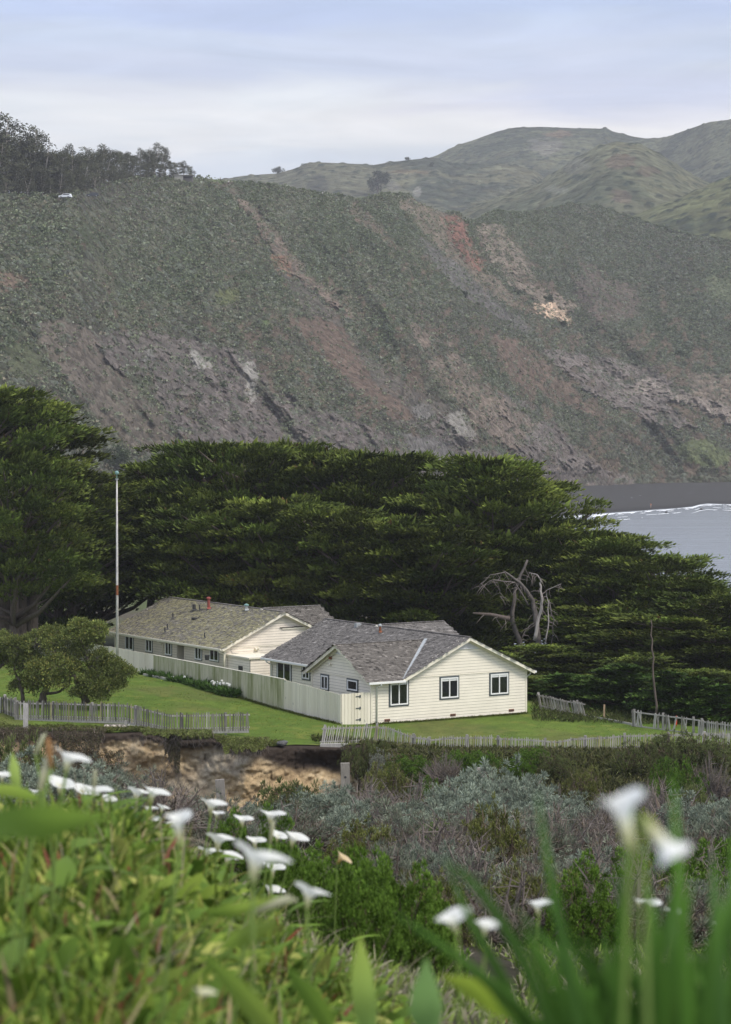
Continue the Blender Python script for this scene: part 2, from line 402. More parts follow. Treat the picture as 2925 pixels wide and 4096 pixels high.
Fc = [(560, 770, 2600), (700, 750, 2600), (900, 718, 2600), (968, 705, 2600), (1056, 698, 2600), (1110, 695, 2600), (1185, 674, 2600), (1230, 656, 2600), (1266, 652, 2600), (1374, 654, 2600), (1496, 661, 2600), (1577, 647, 2600),
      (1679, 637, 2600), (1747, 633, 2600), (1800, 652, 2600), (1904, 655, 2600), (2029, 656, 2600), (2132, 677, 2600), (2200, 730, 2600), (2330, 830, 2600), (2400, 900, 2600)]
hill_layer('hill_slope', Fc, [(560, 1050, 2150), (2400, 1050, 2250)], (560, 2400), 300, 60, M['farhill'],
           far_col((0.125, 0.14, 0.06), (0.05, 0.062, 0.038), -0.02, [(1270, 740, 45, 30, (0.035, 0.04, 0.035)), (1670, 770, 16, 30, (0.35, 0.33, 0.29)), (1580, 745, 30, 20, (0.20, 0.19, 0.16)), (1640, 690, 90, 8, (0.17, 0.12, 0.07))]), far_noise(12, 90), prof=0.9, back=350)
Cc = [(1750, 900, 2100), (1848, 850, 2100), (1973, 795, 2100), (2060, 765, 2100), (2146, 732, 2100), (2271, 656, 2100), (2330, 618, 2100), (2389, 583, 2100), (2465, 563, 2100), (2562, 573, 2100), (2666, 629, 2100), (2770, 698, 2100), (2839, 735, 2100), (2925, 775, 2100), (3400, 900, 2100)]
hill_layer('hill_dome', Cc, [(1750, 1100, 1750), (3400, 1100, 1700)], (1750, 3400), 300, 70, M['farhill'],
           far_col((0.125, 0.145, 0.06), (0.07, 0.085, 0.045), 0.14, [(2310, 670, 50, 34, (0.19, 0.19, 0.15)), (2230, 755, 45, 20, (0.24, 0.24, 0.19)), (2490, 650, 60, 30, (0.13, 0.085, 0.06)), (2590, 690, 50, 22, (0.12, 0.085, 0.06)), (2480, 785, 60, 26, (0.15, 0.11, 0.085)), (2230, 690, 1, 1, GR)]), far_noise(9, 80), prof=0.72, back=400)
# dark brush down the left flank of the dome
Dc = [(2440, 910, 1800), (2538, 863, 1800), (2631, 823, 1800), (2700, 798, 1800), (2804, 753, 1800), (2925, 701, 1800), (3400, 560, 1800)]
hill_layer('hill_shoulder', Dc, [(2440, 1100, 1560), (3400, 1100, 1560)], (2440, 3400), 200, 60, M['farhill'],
           far_col((0.13, 0.155, 0.05), (0.045, 0.06, 0.03), -0.06, [(2860, 900, 60, 22, (0.03, 0.042, 0.028)), (2700, 900, 90, 25, (0.035, 0.05, 0.03))]), far_noise(7, 60), prof=0.8, back=300)

# ---- the main headland
k = 2925 / 1624.0
crestA = [(-500, 800, 800), (0, 788, 860), (260, 791, 880), (330, 775, 900), (420, 742, 960), (520, 724, 1020), (700, 718, 1080), (850, 716, 1100), (950, 731, 1120), (1100, 748, 1140), (1200, 765, 1165), (1280, 778, 1180), (1360, 790, 1190), (1435, 806, 1200), (1500, 786, 1215), (1560, 780, 1225), (1630, 783, 1240), (1660, 800, 1245), (1700, 826, 1260), (1780, 852, 1280), (1825, 857, 1290), (1841, 860, 1292), (1866, 892, 1300), (1904, 885, 1330), (1987, 847, 1370), (2077, 857, 1400), (2140, 850, 1430), (2216, 836, 1450), (2285, 821, 1480), (2389, 828, 1480), (2458, 850, 1480), (2541, 878, 1470), (2631, 909, 1460), (2770, 947, 1450), (2925, 965, 1450), (3500, 1050, 1450)]
footA = [(-500, 2120, 640), (0, 2120, 640), (500, 2060, 720), (1000, 2040, 800), (1600, 2030, 870), (1900, 2000, 960), (2250, 1968, 1110), (2600, 1952, 1190), (2925, 1948, 1215), (3500, 1945, 1230)]
def Z_(poly): return [(x * k, y * k) for x, y in poly]
ZONES = [  # (polygon in photo pixels / k, colour, strength, kind)
 ('scree', Z_([(88, 718), (150, 715), (215, 735), (262, 800), (330, 880), (405, 985), (300, 1000), (235, 950), (160, 850), (105, 780)]), (0.150, 0.120, 0.094)),
 ('rock', Z_([(215, 738), (350, 738), (450, 755), (560, 785), (610, 860), (700, 905), (800, 940), (905, 985), (1010, 905), (1060, 995), (1250, 1040), (1290, 1085), (900, 1060), (500, 1010), (400, 960), (330, 860), (240, 800)]), (0.098, 0.093, 0.096)),
 ('rock', Z_([(1110, 870), (1190, 905), (1330, 1030), (1440, 1085), (1240, 1085), (1090, 960)]), (0.105, 0.100, 0.102)),
 ('rock', Z_([(1200, 775), (1330, 790), (1440, 810), (1540, 890), (1640, 950), (1640, 930), (1500, 870), (1480, 900), (1560, 950), (1450, 940), (1330, 880), (1260, 830)]), (0.115, 0.110, 0.112)),
 ('rock', Z_([(900, 700), (1000, 760), (1110, 880), (1190, 940), (1150, 1010), (1040, 930), (960, 830)]), (0.125, 0.108, 0.092)),
 ('scree', Z_([(620, 600), (660, 590), (780, 740), (900, 850), (1010, 905), (905, 960), (780, 830), (700, 720)]), (0.115, 0.100, 0.080)),
 ('scree', Z_([(880, 445), (930, 440), (1000, 475), (1035, 490), (1070, 590), (1150, 660), (1175, 700), (1100, 660), (1000, 580), (940, 520)]), (0.20, 0.155, 0.110)),
 ('rock', Z_([(985, 480), (1030, 480), (1050, 520), (1080, 600), (1060, 600), (1010, 540)]), (0.155, 0.072, 0.055)),
 ('scree', Z_([(930, 520), (1020, 590), (1110, 670), (1200, 740), (1160, 740), (1040, 660), (960, 580)]), (0.145, 0.132, 0.122)),
 ('rock', Z_([(1060, 505), (1120, 500), (1170, 560), (1200, 640), (1300, 680), (1250, 700), (1150, 640), (1090, 590)]), (0.150, 0.135, 0.115)),
 ('rock', Z_([(1180, 678), (1225, 672), (1270, 700), (1260, 720), (1205, 705)]), (0.40, 0.31, 0.23)),
 ('scree', Z_([(1090, 740), (1180, 760), (1260, 850), (1330, 930), (1260, 910), (1150, 840)]), (0.160, 0.105, 0.075)),
 ('scree', Z_([(1530, 835), (1640, 825), (1640, 945), (1590, 930), (1540, 880)]), (0.20, 0.155, 0.115)),
 ('rock', Z_([(1380, 870), (1480, 880), (1640, 955), (1640, 900), (1540, 880), (1440, 830)]), (0.16, 0.15, 0.142)),
 ('scree', Z_([(640, 700), (760, 720), (850, 860), (940, 930), (880, 930), (740, 820)]), (0.150, 0.100, 0.070)),
 ('scree', Z_([(1300, 580), (1420, 640), (1420, 700), (1330, 720), (1280, 660)]), (0.125, 0.095, 0.075)),
 ('rock', Z_([(520, 440), (560, 450), (700, 620), (800, 700), (780, 710), (650, 600)]), (0.120, 0.100, 0.086)),
 ('scree', Z_([(605, 560), (640, 565), (665, 625), (635, 610)]), (0.25, 0.135, 0.080)),
 ('scree', Z_([(780, 440), (820, 470), (900, 560), (880, 560), (790, 480)]), (0.17, 0.125, 0.09)),
 ('scree', Z_([(-100, 600), (50, 605), (80, 640), (20, 650), (-100, 640)]), (0.19, 0.125, 0.085)),
 ('scree', Z_([(440, 395), (520, 405), (560, 440), (500, 425)]), (0.13, 0.105, 0.075)),
 ('light', Z_([(425, 772), (450, 780), (470, 820), (450, 825), (430, 800)]), (0.33, 0.31, 0.27)),
 ('light', Z_([(545, 795), (565, 810), (580, 860), (560, 900), (550, 850)]), (0.32, 0.30, 0.26)),
 ('light', Z_([(320, 780), (345, 775), (345, 800), (325, 800)]), (0.22, 0.21, 0.19)),
 ('light', Z_([(990, 920), (1030, 910), (1060, 985), (1010, 960)]), (0.26, 0.24, 0.205)),
 ('light', Z_([(925, 905), (960, 900), (965, 930), (930, 930)]), (0.20, 0.185, 0.165)),
 ('light', Z_([(900, 965), (1010, 980), (1000, 1030), (920, 1010)]), (0.15, 0.14, 0.13)),
 ('grass', Z_([(480, 655), (520, 645), (548, 660), (530, 675), (495, 685)]), (0.135, 0.155, 0.045)),
 ('grass', Z_([(575, 715), (610, 715), (600, 735)]), (0.10, 0.16, 0.045)),
 ('grass', Z_([(1490, 985), (1560, 975), (1640, 1010), (1600, 1035), (1530, 1030)]), (0.105, 0.135, 0.045)),
 ('grass', Z_([(440, 398), (490, 398), (560, 405), (500, 412)]), (0.13, 0.18, 0.055)),
 ('grass', Z_([(1560, 620), (1640, 610), (1640, 680), (1580, 670)]), (0.115, 0.135, 0.07)),
 ('grass', Z_([(20, 770), (80, 760), (110, 830), (40, 850)]), (0.085, 0.10, 0.045)),
]
def headland_noise(PX, PY, X, D, Z, T):
    # ribs and gullies run down the face to the right
    a = (PX * 0.80 - PY * 0.60) / 100.0; b_ = (PX * 0.60 + PY * 0.80) / 100.0
    wv = fbm(a * 0.5, b_ * 0.3, 3.0, o=3)
    r1 = 1 - np.abs(vn(a * 0.55 + wv * 0.8, b_ * 0.12)) * 2
    r2 = 1 - np.abs(vn(a * 1.5 + wv, b_ * 0.30 + 4)) * 2
    n3 = fbm(PX / 26, PY / 26, o=5, g=0.6)
    n4 = 1 - np.abs(fbm(a * 4.2 + wv * 2, b_ * 1.6, 7.0, o=4, g=0.6)) * 2
    w1, rr = worley(X / 2.3 + 0.3 * vn(X / 3, Z / 3), (Z + D * 0.55) / 1.8)
    fade = np.clip(1.04 - T, 0, 1) ** 0.5 * sstep(0, 0.08, T)
    fade = np.where(T > 1, 0, fade)
    return r1, (r1, r2, n3, n4, w1, rr, fade), None
def headland():
    px = np.linspace(-400, 3350, 1150); nrow, nback = 560, 12
    def noise(PX, PY, X, D, Z, T):
        r1, a, _ = headland_noise(PX, PY, X, D, Z, T)
        r1, r2, n3, n4, w1, rr, fade = a
        wx = PX + 26 * fbm(PX / 50, PY / 50, 1.0) + 10 * vn(PX / 9, PY / 9) + 26 * r2 * 0.3; wy = PY + 20 * fbm(PX / 60, PY / 60, 2.0) + 8 * vn(PX / 8, PY / 8, 3)
        veg = np.ones(PX.shape); rock = np.zeros(PX.shape)
        c = np.zeros(PX.shape + (3,)) + np.array((0.122, 0.125, 0.088))
        n5 = fbm(PX / 190, PY / 190, 5.0, o=4)
        c = blend(c, sstep(0.0, 0.35, n5) * 0.75, (0.070, 0.090, 0.050))
        c = blend(c, sstep(0.05, 0.4, -n5) * 0.8, (0.092, 0.088, 0.072))
        c = blend(c, sstep(1.5, 2.4, PX / 1000) * 0.35, (0.085, 0.098, 0.075))
        bare = sstep(0.34, 0.62, n3 * 0.9 + 0.28 * r2 + 0.30 * sstep(900, 1600, PY) * sstep(600, 1100, PX) - 0.14 * sstep(1150, 800, PY))
        c = blend(c, bare * 0.8, (0.135, 0.098, 0.074)); veg = veg * (1 - bare * 0.85)
        for kind, poly, colr in ZONES:
            inside = inpoly(wx, wy, poly)
            xs = [p[0] for p in poly]; ys = [p[1] for p in poly]
            soft = inpoly(PX * 0.5 + wx * 0.5 + 22 * n4, wy, poly)
            msk = (0.5 * inside + 0.35 * soft).astype(float) * (1 if kind in ('light', 'grass') else 1.0); cg = np.mean(colr); colr = tuple(cg + (q_ - cg) * 0.78 for q_ in colr); colr = tuple(q_ * (1.18 if kind == 'rock' else 0.55 + 0.25 * (x_ == 0) if False else 1.0) for x_, q_ in enumerate(colr))
            tuft = ((rr > 0.80) & (w1 < 0.5)).astype(float) if kind in ('scree', 'rock') else 0
            if kind == 'rock':
                cc = np.array(colr) * (1.12, 1.0, .90) * (1 + 0.42 * n4 + 0.15 * n3)[..., None]
                patch = sstep(0.22, 0.42, fbm(PX / 55 + 9, PY / 40, 4.0, o=4)) * 0.8
                mm = msk * (1 - tuft * 0.8) * (1 - patch)
                c = c * (1 - mm[..., None]) + cc * mm[..., None]; rock = np.maximum(rock, mm)
            else:
                cc = np.array(colr) * (1 + 0.12 * n4 + 0.16 * n3)[..., None]
                mm = msk * (1 - tuft * 0.75)
                c = c * (1 - mm[..., None]) + cc * mm[..., None]
                if kind == 'light': rock = np.maximum(rock, mm)
            veg = veg * (1 - mm) if kind != 'grass' else veg * (1 - 0.8 * mm)
        # every shrub its own tone
        tone = 0.62 + 0.85 * rr
        shr = sstep(0.75, 0.3, w1)
        vc = c * tone[..., None]
        vc = blend(vc, (rr > 0.86) * 0.8 * veg, (0.145, 0.165, 0.135))
        vc = blend(vc, (rr < 0.13) * 0.7 * veg, (0.040, 0.058, 0.026))
        c = c * (1 - veg[..., None]) + (vc * shr[..., None] + np.array((0.075, 0.072, 0.052)) * (1 - shr[..., None])) * veg[..., None]
        global HEAD
        HEAD = (X, D, Z, T, veg, c, PX, PY)
        dD = -(r1 * 8 * sstep(200, 1300, PX) + r1 * 2.0 + r2 * 2.4 + fbm(PX / 75, PY / 75, 6.0, o=4) * 4) * fade + (0.8 - np.clip(w1, 0, 0.8)) * -1.6 * veg
        rk = rock * np.clip(fade * 3, 0, 1)
        dD = dD - rk * (n4 * 2.4 + fbm(PX / 34, PY / 26, 2, o=5, g=0.6) * 3.4 + r2 * 3)
        dZ = veg * (0.75 - np.clip(w1, 0, 0.75)) * 1.1 * (0.5 + rr) + n3 * 0.8 * np.clip(fade * 2, 0.3, 1)
        HEAD = (X, D + dD, Z + dZ, T, veg, c, rock, n3)
        return dD, dZ, c
    hill_layer('headland', crestA, footA, (-400, 3350), 1150, nrow, M['hill'], lambda PX, PY, X, D, Z, T, c: c, noise, prof=0.80, back=260, nback=nback)
headland()
def headland_scrub():
    X, Y, Z, T, veg, c, rock, n3 = HEAD; rg = np.random.default_rng(5)
    wgt = (np.clip(veg, 0, 1) * 0.95 * np.clip(.75 + 1.3 * n3, .25, 1.5) + 0.06) * (T < 1.02) * (T > 0.02); area = np.abs(np.gradient(X, axis=1)) * np.hypot(np.gradient(Y, axis=0), np.gradient(Z, axis=0)); wgt = (wgt * area).reshape(-1)
    n = 95000; i = rg.choice(wgt.size, n, p=wgt / wgt.sum()); Pq = np.stack([X.reshape(-1)[i], Y.reshape(-1)[i], Z.reshape(-1)[i]], 1) + rg.normal(0, .35, (n, 3))
    sz = rg.uniform(.3, .8, n) * (1 + .5 * (rg.random(n) < .1)); kk = 7; idx = np.repeat(np.arange(n), kk); m_ = len(idx)
    d = rg.normal(0, 1, (m_, 3)); d[:, 1] -= .5; d[:, 2] = np.abs(d[:, 2]) * .7 + .1; d = d / np.linalg.norm(d, axis=1, keepdims=True)
    sd_ = np.cross(d, rg.normal(0, 1, (m_, 3))); sd_ /= np.linalg.norm(sd_, axis=1, keepdims=True); s_ = sz[idx][:, None]
    base = Pq[idx] + d * s_ * .15; cen = base + d * s_ * .75
    q = rg.random(n); bc = np.where((q < .62)[:, None], np.array((0.106, 0.124, 0.078)), np.where((q < .80)[:, None], np.array((0.082, 0.098, 0.046)), np.where((q < .90)[:, None], np.array((0.125, 0.108, 0.080)), np.array((0.150, 0.160, 0.125)))))
    loc = np.clip(c.reshape(-1, 3)[i], 0, .3); bc = (bc * 1.48 + loc * .5) * rg.uniform(.82, 1.2, n)[:, None]
    cc = bc[idx] * rg.uniform(.85, 1.15, m_)[:, None]
    V = np.stack([base, cen + sd_ * s_ * .42, cen + d * s_ * .35, cen - sd_ * s_ * .42], 1).reshape(-1, 3); Cc = np.repeat(cc, 4, 0); f0 = np.arange(m_)[:, None] * 4 + np.array([[0, 1, 2, 3]])
    o = mk('hillside_scrub', V, [f0], mat('scrub_leaf', attr=True, rough=.9, spec=.05), col=Cc); tag(o, 'dense grey-green coastal scrub covering the headland slope', 'scrub', kind='stuff')
headland_scrub()

# ---- sea, beach, valley floor
def sheet(name, x0, x1, y0, y1, z, matr, n=2):
    V = [(x, y, z) for y in np.linspace(y0, y1, n) for x in np.linspace(x0, x1, n)]
    return mk(name, V, grid_faces(n, n), matr, col=np.ones((n * n, 3)), kind='structure')
m, t, b = new_mat('sea_water')
b.inputs['Base Color'].default_value = (0.23, 0.25, 0.275, 1); b.inputs['Roughness'].default_value = 0.25; b.inputs['Specular IOR Level'].default_value = 0.6
tcn = mnode(t, 'ShaderNodeTexCoord'); mpn = mnode(t, 'ShaderNodeMapping'); mpn.inputs['Scale'].default_value = (0.035, 0.13, 1)
nz = mnode(t, 'ShaderNodeTexNoise'); nz.inputs['Scale'].default_value = 1.4; nz.inputs['Detail'].default_value = 5; nz.inputs['Roughness'].default_value = 0.6
nz2 = mnode(t, 'ShaderNodeTexNoise'); nz2.inputs['Scale'].default_value = 0.12; nz2.inputs['Detail'].default_value = 3
sm = mnode(t, 'ShaderNodeMath', operation='MULTIPLY_ADD'); sm.inputs[1].default_value = 0.6
bp = mnode(t, 'ShaderNodeBump'); bp.inputs['Distance'].default_value = 1.6; bp.inputs['Strength'].default_value = 1.0
t.links.new(tcn.outputs['Object'], mpn.inputs[0]); t.links.new(mpn.outputs[0], nz.inputs['Vector']); t.links.new(mpn.outputs[0], nz2.inputs['Vector'])
t.links.new(nz.outputs['Fac'], sm.inputs[0]); t.links.new(nz2.outputs['Fac'], sm.inputs[2]); t.links.new(sm.outputs[0], bp.inputs['Height']); t.links.new(bp.outputs[0], b.inputs['Normal'])
M['water'] = m
sheet('sea', -3000, 6000, 190, 9000, 0.0, M['water'])
shore = [(1500, 2095), (2250, 2068), (2290, 2066), (2344, 2062), (2420, 2056), (2500, 2050), (2600, 2043), (2700, 2036), (2768, 2029), (2800, 2020), (2830, 2016), (2925, 2019), (3100, 2025), (3500, 2030)]
def shoreD(px): return 32 * FPX / (np.interp(px, [p[0] for p in shore], [p[1] for p in shore]) - HZ)
px = np.linspace(900, 3450, 240); rows = []
Ds = shoreD(px); Df = interp(px, footA, 2) + 25
V = []
for t_ in np.linspace(0, 1, 14):
    D = Ds - 3 + (Df - Ds + 3) * t_
    z = -0.25 + 3.6 * t_ ** 0.8 + 0.25 * vn(px / 30, t_ * 6 + 0 * px) * t_
    V.append(np.stack([(px - CX) / FPX * D, D, z], -1))
V = np.array(V); c = np.zeros(V.shape) + np.array((0.060, 0.058, 0.056)); c[0:2] *= 0.7
c[6:] = blend(c[6:], sstep(0.2, 0.6, fbm(V[6:, :, 0] / 12, V[6:, :, 1] / 12)), (0.075, 0.072, 0.074))
mk('beach', V.reshape(-1, 3), grid_faces(14, 240), M['sand'], col=c.reshape(-1, 3), smooth=True, kind='structure')
# surf line: thin sheets of broken water along the shore
V, F = [], []
for j, (off, wmax, ph) in enumerate(((0.0, 13.0, 0), (-18, 9.0, 3), (-40, 7, 9), (-64, 5, 14))):
    pxs = np.linspace(1500, 3400, 600); D0 = shoreD(pxs) - 2 + off + 3 * fbm(pxs / 40, 0 * pxs + ph)
    wd = wmax * np.clip(0.55 + fbm(pxs / 22, 0 * pxs + ph + 5, o=4) * 1.3 - (0.0 if j == 0 else 0.62), 0.0, 1.4)
    b0 = len(V)
    for i in range(len(pxs)):
        for s_ in (0, 1):
            D = D0[i] - s_ * wd[i]; V.append(((pxs[i] - CX) / FPX * D, D, 0.16 - 0.06 * s_))
    F += [(b0 + 2 * i, b0 + 2 * i + 1, b0 + 2 * i + 3, b0 + 2 * i + 2) for i in range(len(pxs) - 1) if wd[i] > 0.12 or wd[i + 1] > 0.12]
mk('surf', V, F, mat('sea_foam', (0.80, 0.82, 0.84), rough=0.8, var=0.12, vscale=0.4), kind='structure')

# ---- near ground: the viewer's slope, the ravine, the bluff with its cliff, the lawn and the ground under the trees
edge_pts = [(-700, 2880, 124.5), (0, 2912, 125.5), (90, 2925, 125.0), (300, 2922, 125.4), (430, 2930, 125.4), (560, 2925, 125.8), (700, 2958, 125.4), (850, 2952, 124.6), (980, 2975, 124.0), (1090, 2985, 125.2), (1180, 2978, 126.6),
            (1359, 2983, 126.6), (1430, 2975, 126.0), (1560, 2990, 125.0), (1800, 3010, 124.6), (2200, 3010, 124.4), (2500, 3012, 124.3), (2925, 2995, 124.3), (3600, 2990, 124.0)]
def edge_D(px): return interp(px, edge_pts, 2)
def edge_z(px): return CAMZ - (interp(px, edge_pts, 1) - HZ) / FPX * edge_D(px)
# lawn heights at known spots (photo px, D, z)
LX = np.array([-700, 0, 400, 700, 1000, 1250, 1485, 1800, 2100, 2500, 2925, 3600.])
LD = np.array([124, 130, 136, 142, 150, 160, 175, 200.])
LZ = np.array([  # rows D, columns px
 [16.6, 16.1, 16.0, 15.6, 15.3, 15.1, 15.0, 14.90, 14.80, 14.75, 14.7, 14.7],
 [16.8, 16.2, 16.1, 15.75, 15.4, 15.15, 14.98, 14.85, 14.82, 14.72, 14.45, 14.45],
 [17.0, 16.3, 16.15, 15.9, 15.45, 15.15, 14.92, 14.84, 14.84, 14.70, 14.40, 14.4],
 [17.1, 16.35, 16.2, 15.95, 15.4, 15.06, 14.86, 14.84, 14.82, 14.68, 14.5, 14.5],
 [17.1, 16.4, 16.2, 15.9, 15.5, 15.0, 14.8, 14.8, 14.9, 14.8, 14.6, 14.6],
 [17.0, 16.3, 16.0, 15.6, 15.2, 14.9, 14.8, 14.8, 14.7, 14.5, 14.3, 14.2],
 [16.5, 15.8, 15.4, 15.0, 14.9, 14.8, 14.7, 14.4, 13.8, 13.2, 12.8, 12.4],
 [15.5, 15.0, 14.5, 14.3, 14.2, 14.1, 13.8, 13.0, 11.5, 10.5, 9.5, 8.5]])
def lawn_z(px, D):
    px = np.clip(px, -700, 3600); Dq = np.clip(D, 124, 200)
    i = np.clip(np.searchsorted(LD, Dq) - 1, 0, len(LD) - 2); j = np.clip(np.searchsorted(LX, px) - 1, 0, len(LX) - 2)
    a = (Dq - LD[i]) / (LD[i + 1] - LD[i]); b_ = (px - LX[j]) / (LX[j + 1] - LX[j])
    a = a * a * (3 - 2 * a) * 0.5 + a * 0.5
    return (LZ[i, j] * (1 - a) + LZ[i + 1, j] * a) * (1 - b_) + (LZ[i, j + 1] * (1 - a) + LZ[i + 1, j + 1] * a) * b_
NK = np.array([0.3, 2, 4, 6, 8, 10, 13, 18, 25, 35, 45, 58, 70, 78, 88, 100, 112, 124.])
NL = np.array([30.95, 30.75, 30.60, 30.50, 30.42, 30.30, 29.80, 28.9, 27.9, 26.5, 24.6, 22.2, 20.2, 17.8, 14.0, 10.6, 10.4, 10.4])   # px <= 500
NM = np.array([30.95, 30.70, 30.45, 30.22, 29.98, 29.72, 29.15, 28.1, 26.9, 25.1, 23.6, 21.9, 20.2, 18.0, 14.0, 10.6, 10.4, 10.4])   # px ~ 1200
NR = np.array([30.90, 30.60, 30.25, 29.95, 29.62, 29.30, 28.7, 27.7, 26.5, 24.8, 23.4, 21.8, 20.3, 18.2, 14.4, 10.8, 10.4, 10.4])   # px >= 2000
def near_z(px, D):
    l, m_, r = np.interp(D, NK, NL), np.interp(D, NK, NM), np.interp(D, NK, NR)
    a = np.clip((px - 500) / 700, 0, 1); b_ = np.clip((px - 1200) / 800, 0, 1)
    return (l * (1 - a) + m_ * a) * (1 - b_) + r * b_
def ground_at(px, D):
    "height of the modelled ground"
    px = np.asarray(px, float); D = np.asarray(D, float)
    eD = edge_D(px); bank = sstep(1400, 1620, px)
    zl = np.where(D >= eD, lawn_z(px, D), 0)
    zn = near_z(px, D)
    # bank in front of the edge on the right
    t_ = np.clip((eD - D) / 20.0, 0, 1)
    zb = edge_z(px) - 7.2 * t_ ** 1.25
    zn2 = np.maximum(zn, np.where(bank > 0, zb * bank + (1 - bank) * 0, 0))
    z = np.where(D >= eD, zl, zn2)
    near_edge = np.clip((D - eD) / 3.0, 0, 1)
    z = np.where(D >= eD, lerp(edge_z(px), zl, near_edge), z)
    return z
def gpt(px, D, dz=0.0): return np.array([(px - CX) / FPX * D, D, float(ground_at(px, D)) + dz])
def gD(px, py):
    "distance at which the line of sight through (px, py) meets the lawn"
    D = np.linspace(126, 190, 400); z = CAMZ - (py - HZ) / FPX * D
    return float(D[np.argmin(np.abs(z - lawn_z(px, D)))])

def strip(name, pxs, Drows, zfun, matr, colfun, smooth=True):
    PX, T = np.meshgrid(pxs, np.arange(Drows.shape[0])); D = Drows
    Z = zfun(PX, D); X = (PX - CX) / FPX * D
    c = colfun(PX, D, X, Z)
    return mk(name, np.stack([X, D, Z], -1).reshape(-1, 3), grid_faces(D.shape[0], len(pxs)), matr, col=c.reshape(-1, 3), smooth=smooth, kind='structure')
pxs = np.linspace(-900, 3800, 420)
# slope and ravine floor
dr = np.concatenate([np.geomspace(0.3, 60, 130), np.linspace(61, 123.9, 90)])
eD = edge_D(pxs)
DR = np.minimum(dr[:, None] + 0 * pxs[None, :], (eD + 0.06)[None, :])
def near_zf(PX, D):
    z = near_z(PX, D); e_ = edge_D(PX); bank = sstep(1400, 1620, PX)
    t_ = np.clip((e_ - D) / 20.0, 0, 1); zb = edge_z(PX) - 0.02 - 7.2 * t_ ** 1.25
    z = np.maximum(z, zb * bank)
    X = (PX - CX) / FPX * D
    return z + fbm(X / 2.5, D / 2.5, o=4) * np.clip(D / 60, 0.02, 1) * 0.35 * sstep(0, 4, e_ - D)
def near_col(PX, D, X, Z):
    n = fbm(X / 2, D / 2, o=4); n2 = fbm(X / 6 + 4, D / 6, o=3)
    c = np.zeros(PX.shape + (3,)) + np.array((0.06, 0.055, 0.035))
    c = blend(c, sstep(-0.1, 0.3, n), (0.075, 0.095, 0.03)); c = blend(c, sstep(0.1, 0.5, n2), (0.085, 0.075, 0.055))
    c = blend(c, sstep(14, 5, D), (0.045, 0.07, 0.018))
    return c
strip('slope', pxs, DR, near_zf, M['soil'], near_col)
# lawn and ground beyond
lr = np.concatenate([np.linspace(0, 3, 14), np.linspace(3.4, 45, 90), np.linspace(47, 75, 14)])
DL = eD[None, :] + lr[:, None]
def lawn_zf(PX, D): 
    z = ground_at(PX, D); X = (PX - CX) / FPX * D
    return z + 0.03 * fbm(X / 1.5, D / 1.5, o=3) * sstep(0, 1, D - edge_D(PX))
def lawn_col(PX, D, X, Z):
    n = fbm(X / 3, D / 3, o=4); n2 = fbm(X / 0.7, D / 0.7, o=3)
    c = np.zeros(PX.shape + (3,)) + np.array((0.100, 0.155, 0.026))
    c = blend(c, sstep(-0.2, 0.4, n), (0.125, 0.180, 0.032)); c = blend(c, sstep(0.15, 0.5, n2) * 0.5, (0.20, 0.20, 0.045))
    c = blend(c, sstep(0.1, 0.5, fbm(X / 5 + 8, D / 5, o=3)) * 0.6, (0.135, 0.135, 0.045)); c = blend(c, sstep(0.15, 0.45, fbm(X / 1.4 + 3, D / 2, o=4)) * 0.45, (0.07, 0.125, 0.02)); c = c * (1 + 0.22 * fbm(X / 0.35, D / 0.5, o=2))[..., None]
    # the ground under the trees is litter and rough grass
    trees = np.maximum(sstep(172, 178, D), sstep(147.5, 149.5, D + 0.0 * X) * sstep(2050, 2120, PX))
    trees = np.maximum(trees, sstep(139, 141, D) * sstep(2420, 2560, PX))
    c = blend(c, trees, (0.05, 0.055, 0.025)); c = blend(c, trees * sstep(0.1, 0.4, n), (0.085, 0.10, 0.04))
    return c
strip('lawn', pxs, DL, lawn_zf, M['lawn'], lawn_col)
# valley ground running from behind the trees to the headland, falling to the shore on the right
DV = np.linspace(75, 900, 40)[:, None] + eD[None, :]
def val_z(PX, D):
    u = (D - edge_D(PX) - 75) / 100
    z0 = lawn_z(PX, np.full_like(D, 200.)) - 0.15
    tgt = np.interp(PX, [-900, 600, 1500, 1750, 3800], [9, 6, 3, -3, -3])
    s = np.clip(u, 0, 1); s = s * s * (3 - 2 * s)
    return z0 + (tgt - z0) * s + fbm((PX - CX) / FPX * D / 20, D / 20) * 0.8 * s
strip('valley', pxs, DV, val_z, M['soil'], lambda PX, D, X, Z: blend(np.zeros(PX.shape + (3,)) + np.array((0.09, 0.11, 0.045)), sstep(0, 0.4, fbm(X / 9, D / 9)), (0.10, 0.085, 0.065)))
# cliff face
cp = np.linspace(-300, 1640, 520); nv = 90
v = np.linspace(0, 1, nv)
CP, VV = np.meshgrid(cp, v)
eDc, eZc = edge_D(CP), edge_z(CP)
ht = 6.2 * (1 - sstep(1400, 1640, CP) * 0.75)
Zc = eZc - 0.02 - ht * VV ** 1.05
Xc = (CP - CX) / FPX * eDc
nb = fbm(Xc / 2.2, Zc / 1.6, 2.0, o=5, g=0.55); w1, r1_ = worley(Xc / 0.62 + 0.5 * vn(Xc * 2, Zc * 2), Zc / 0.42 + .3 * Xc); w2, r2_ = worley(Xc / 0.26, Zc / 0.20)
Yc = eDc - 0.35 - 0.9 * VV * (1 + 0.5 * vn(Xc / 4, 0 * Xc)) - nb * 1.0 * sstep(0.0, 0.2, VV) - (0.6 - w1) * 0.20 * sstep(0.08, 0.25, VV) * (0.4 + r1_) - (0.5 - w2) * 0.12 - (r1_ - .5) * 0.20 * sstep(0.06, 0.2, VV) - (r2_ - .5) * .08
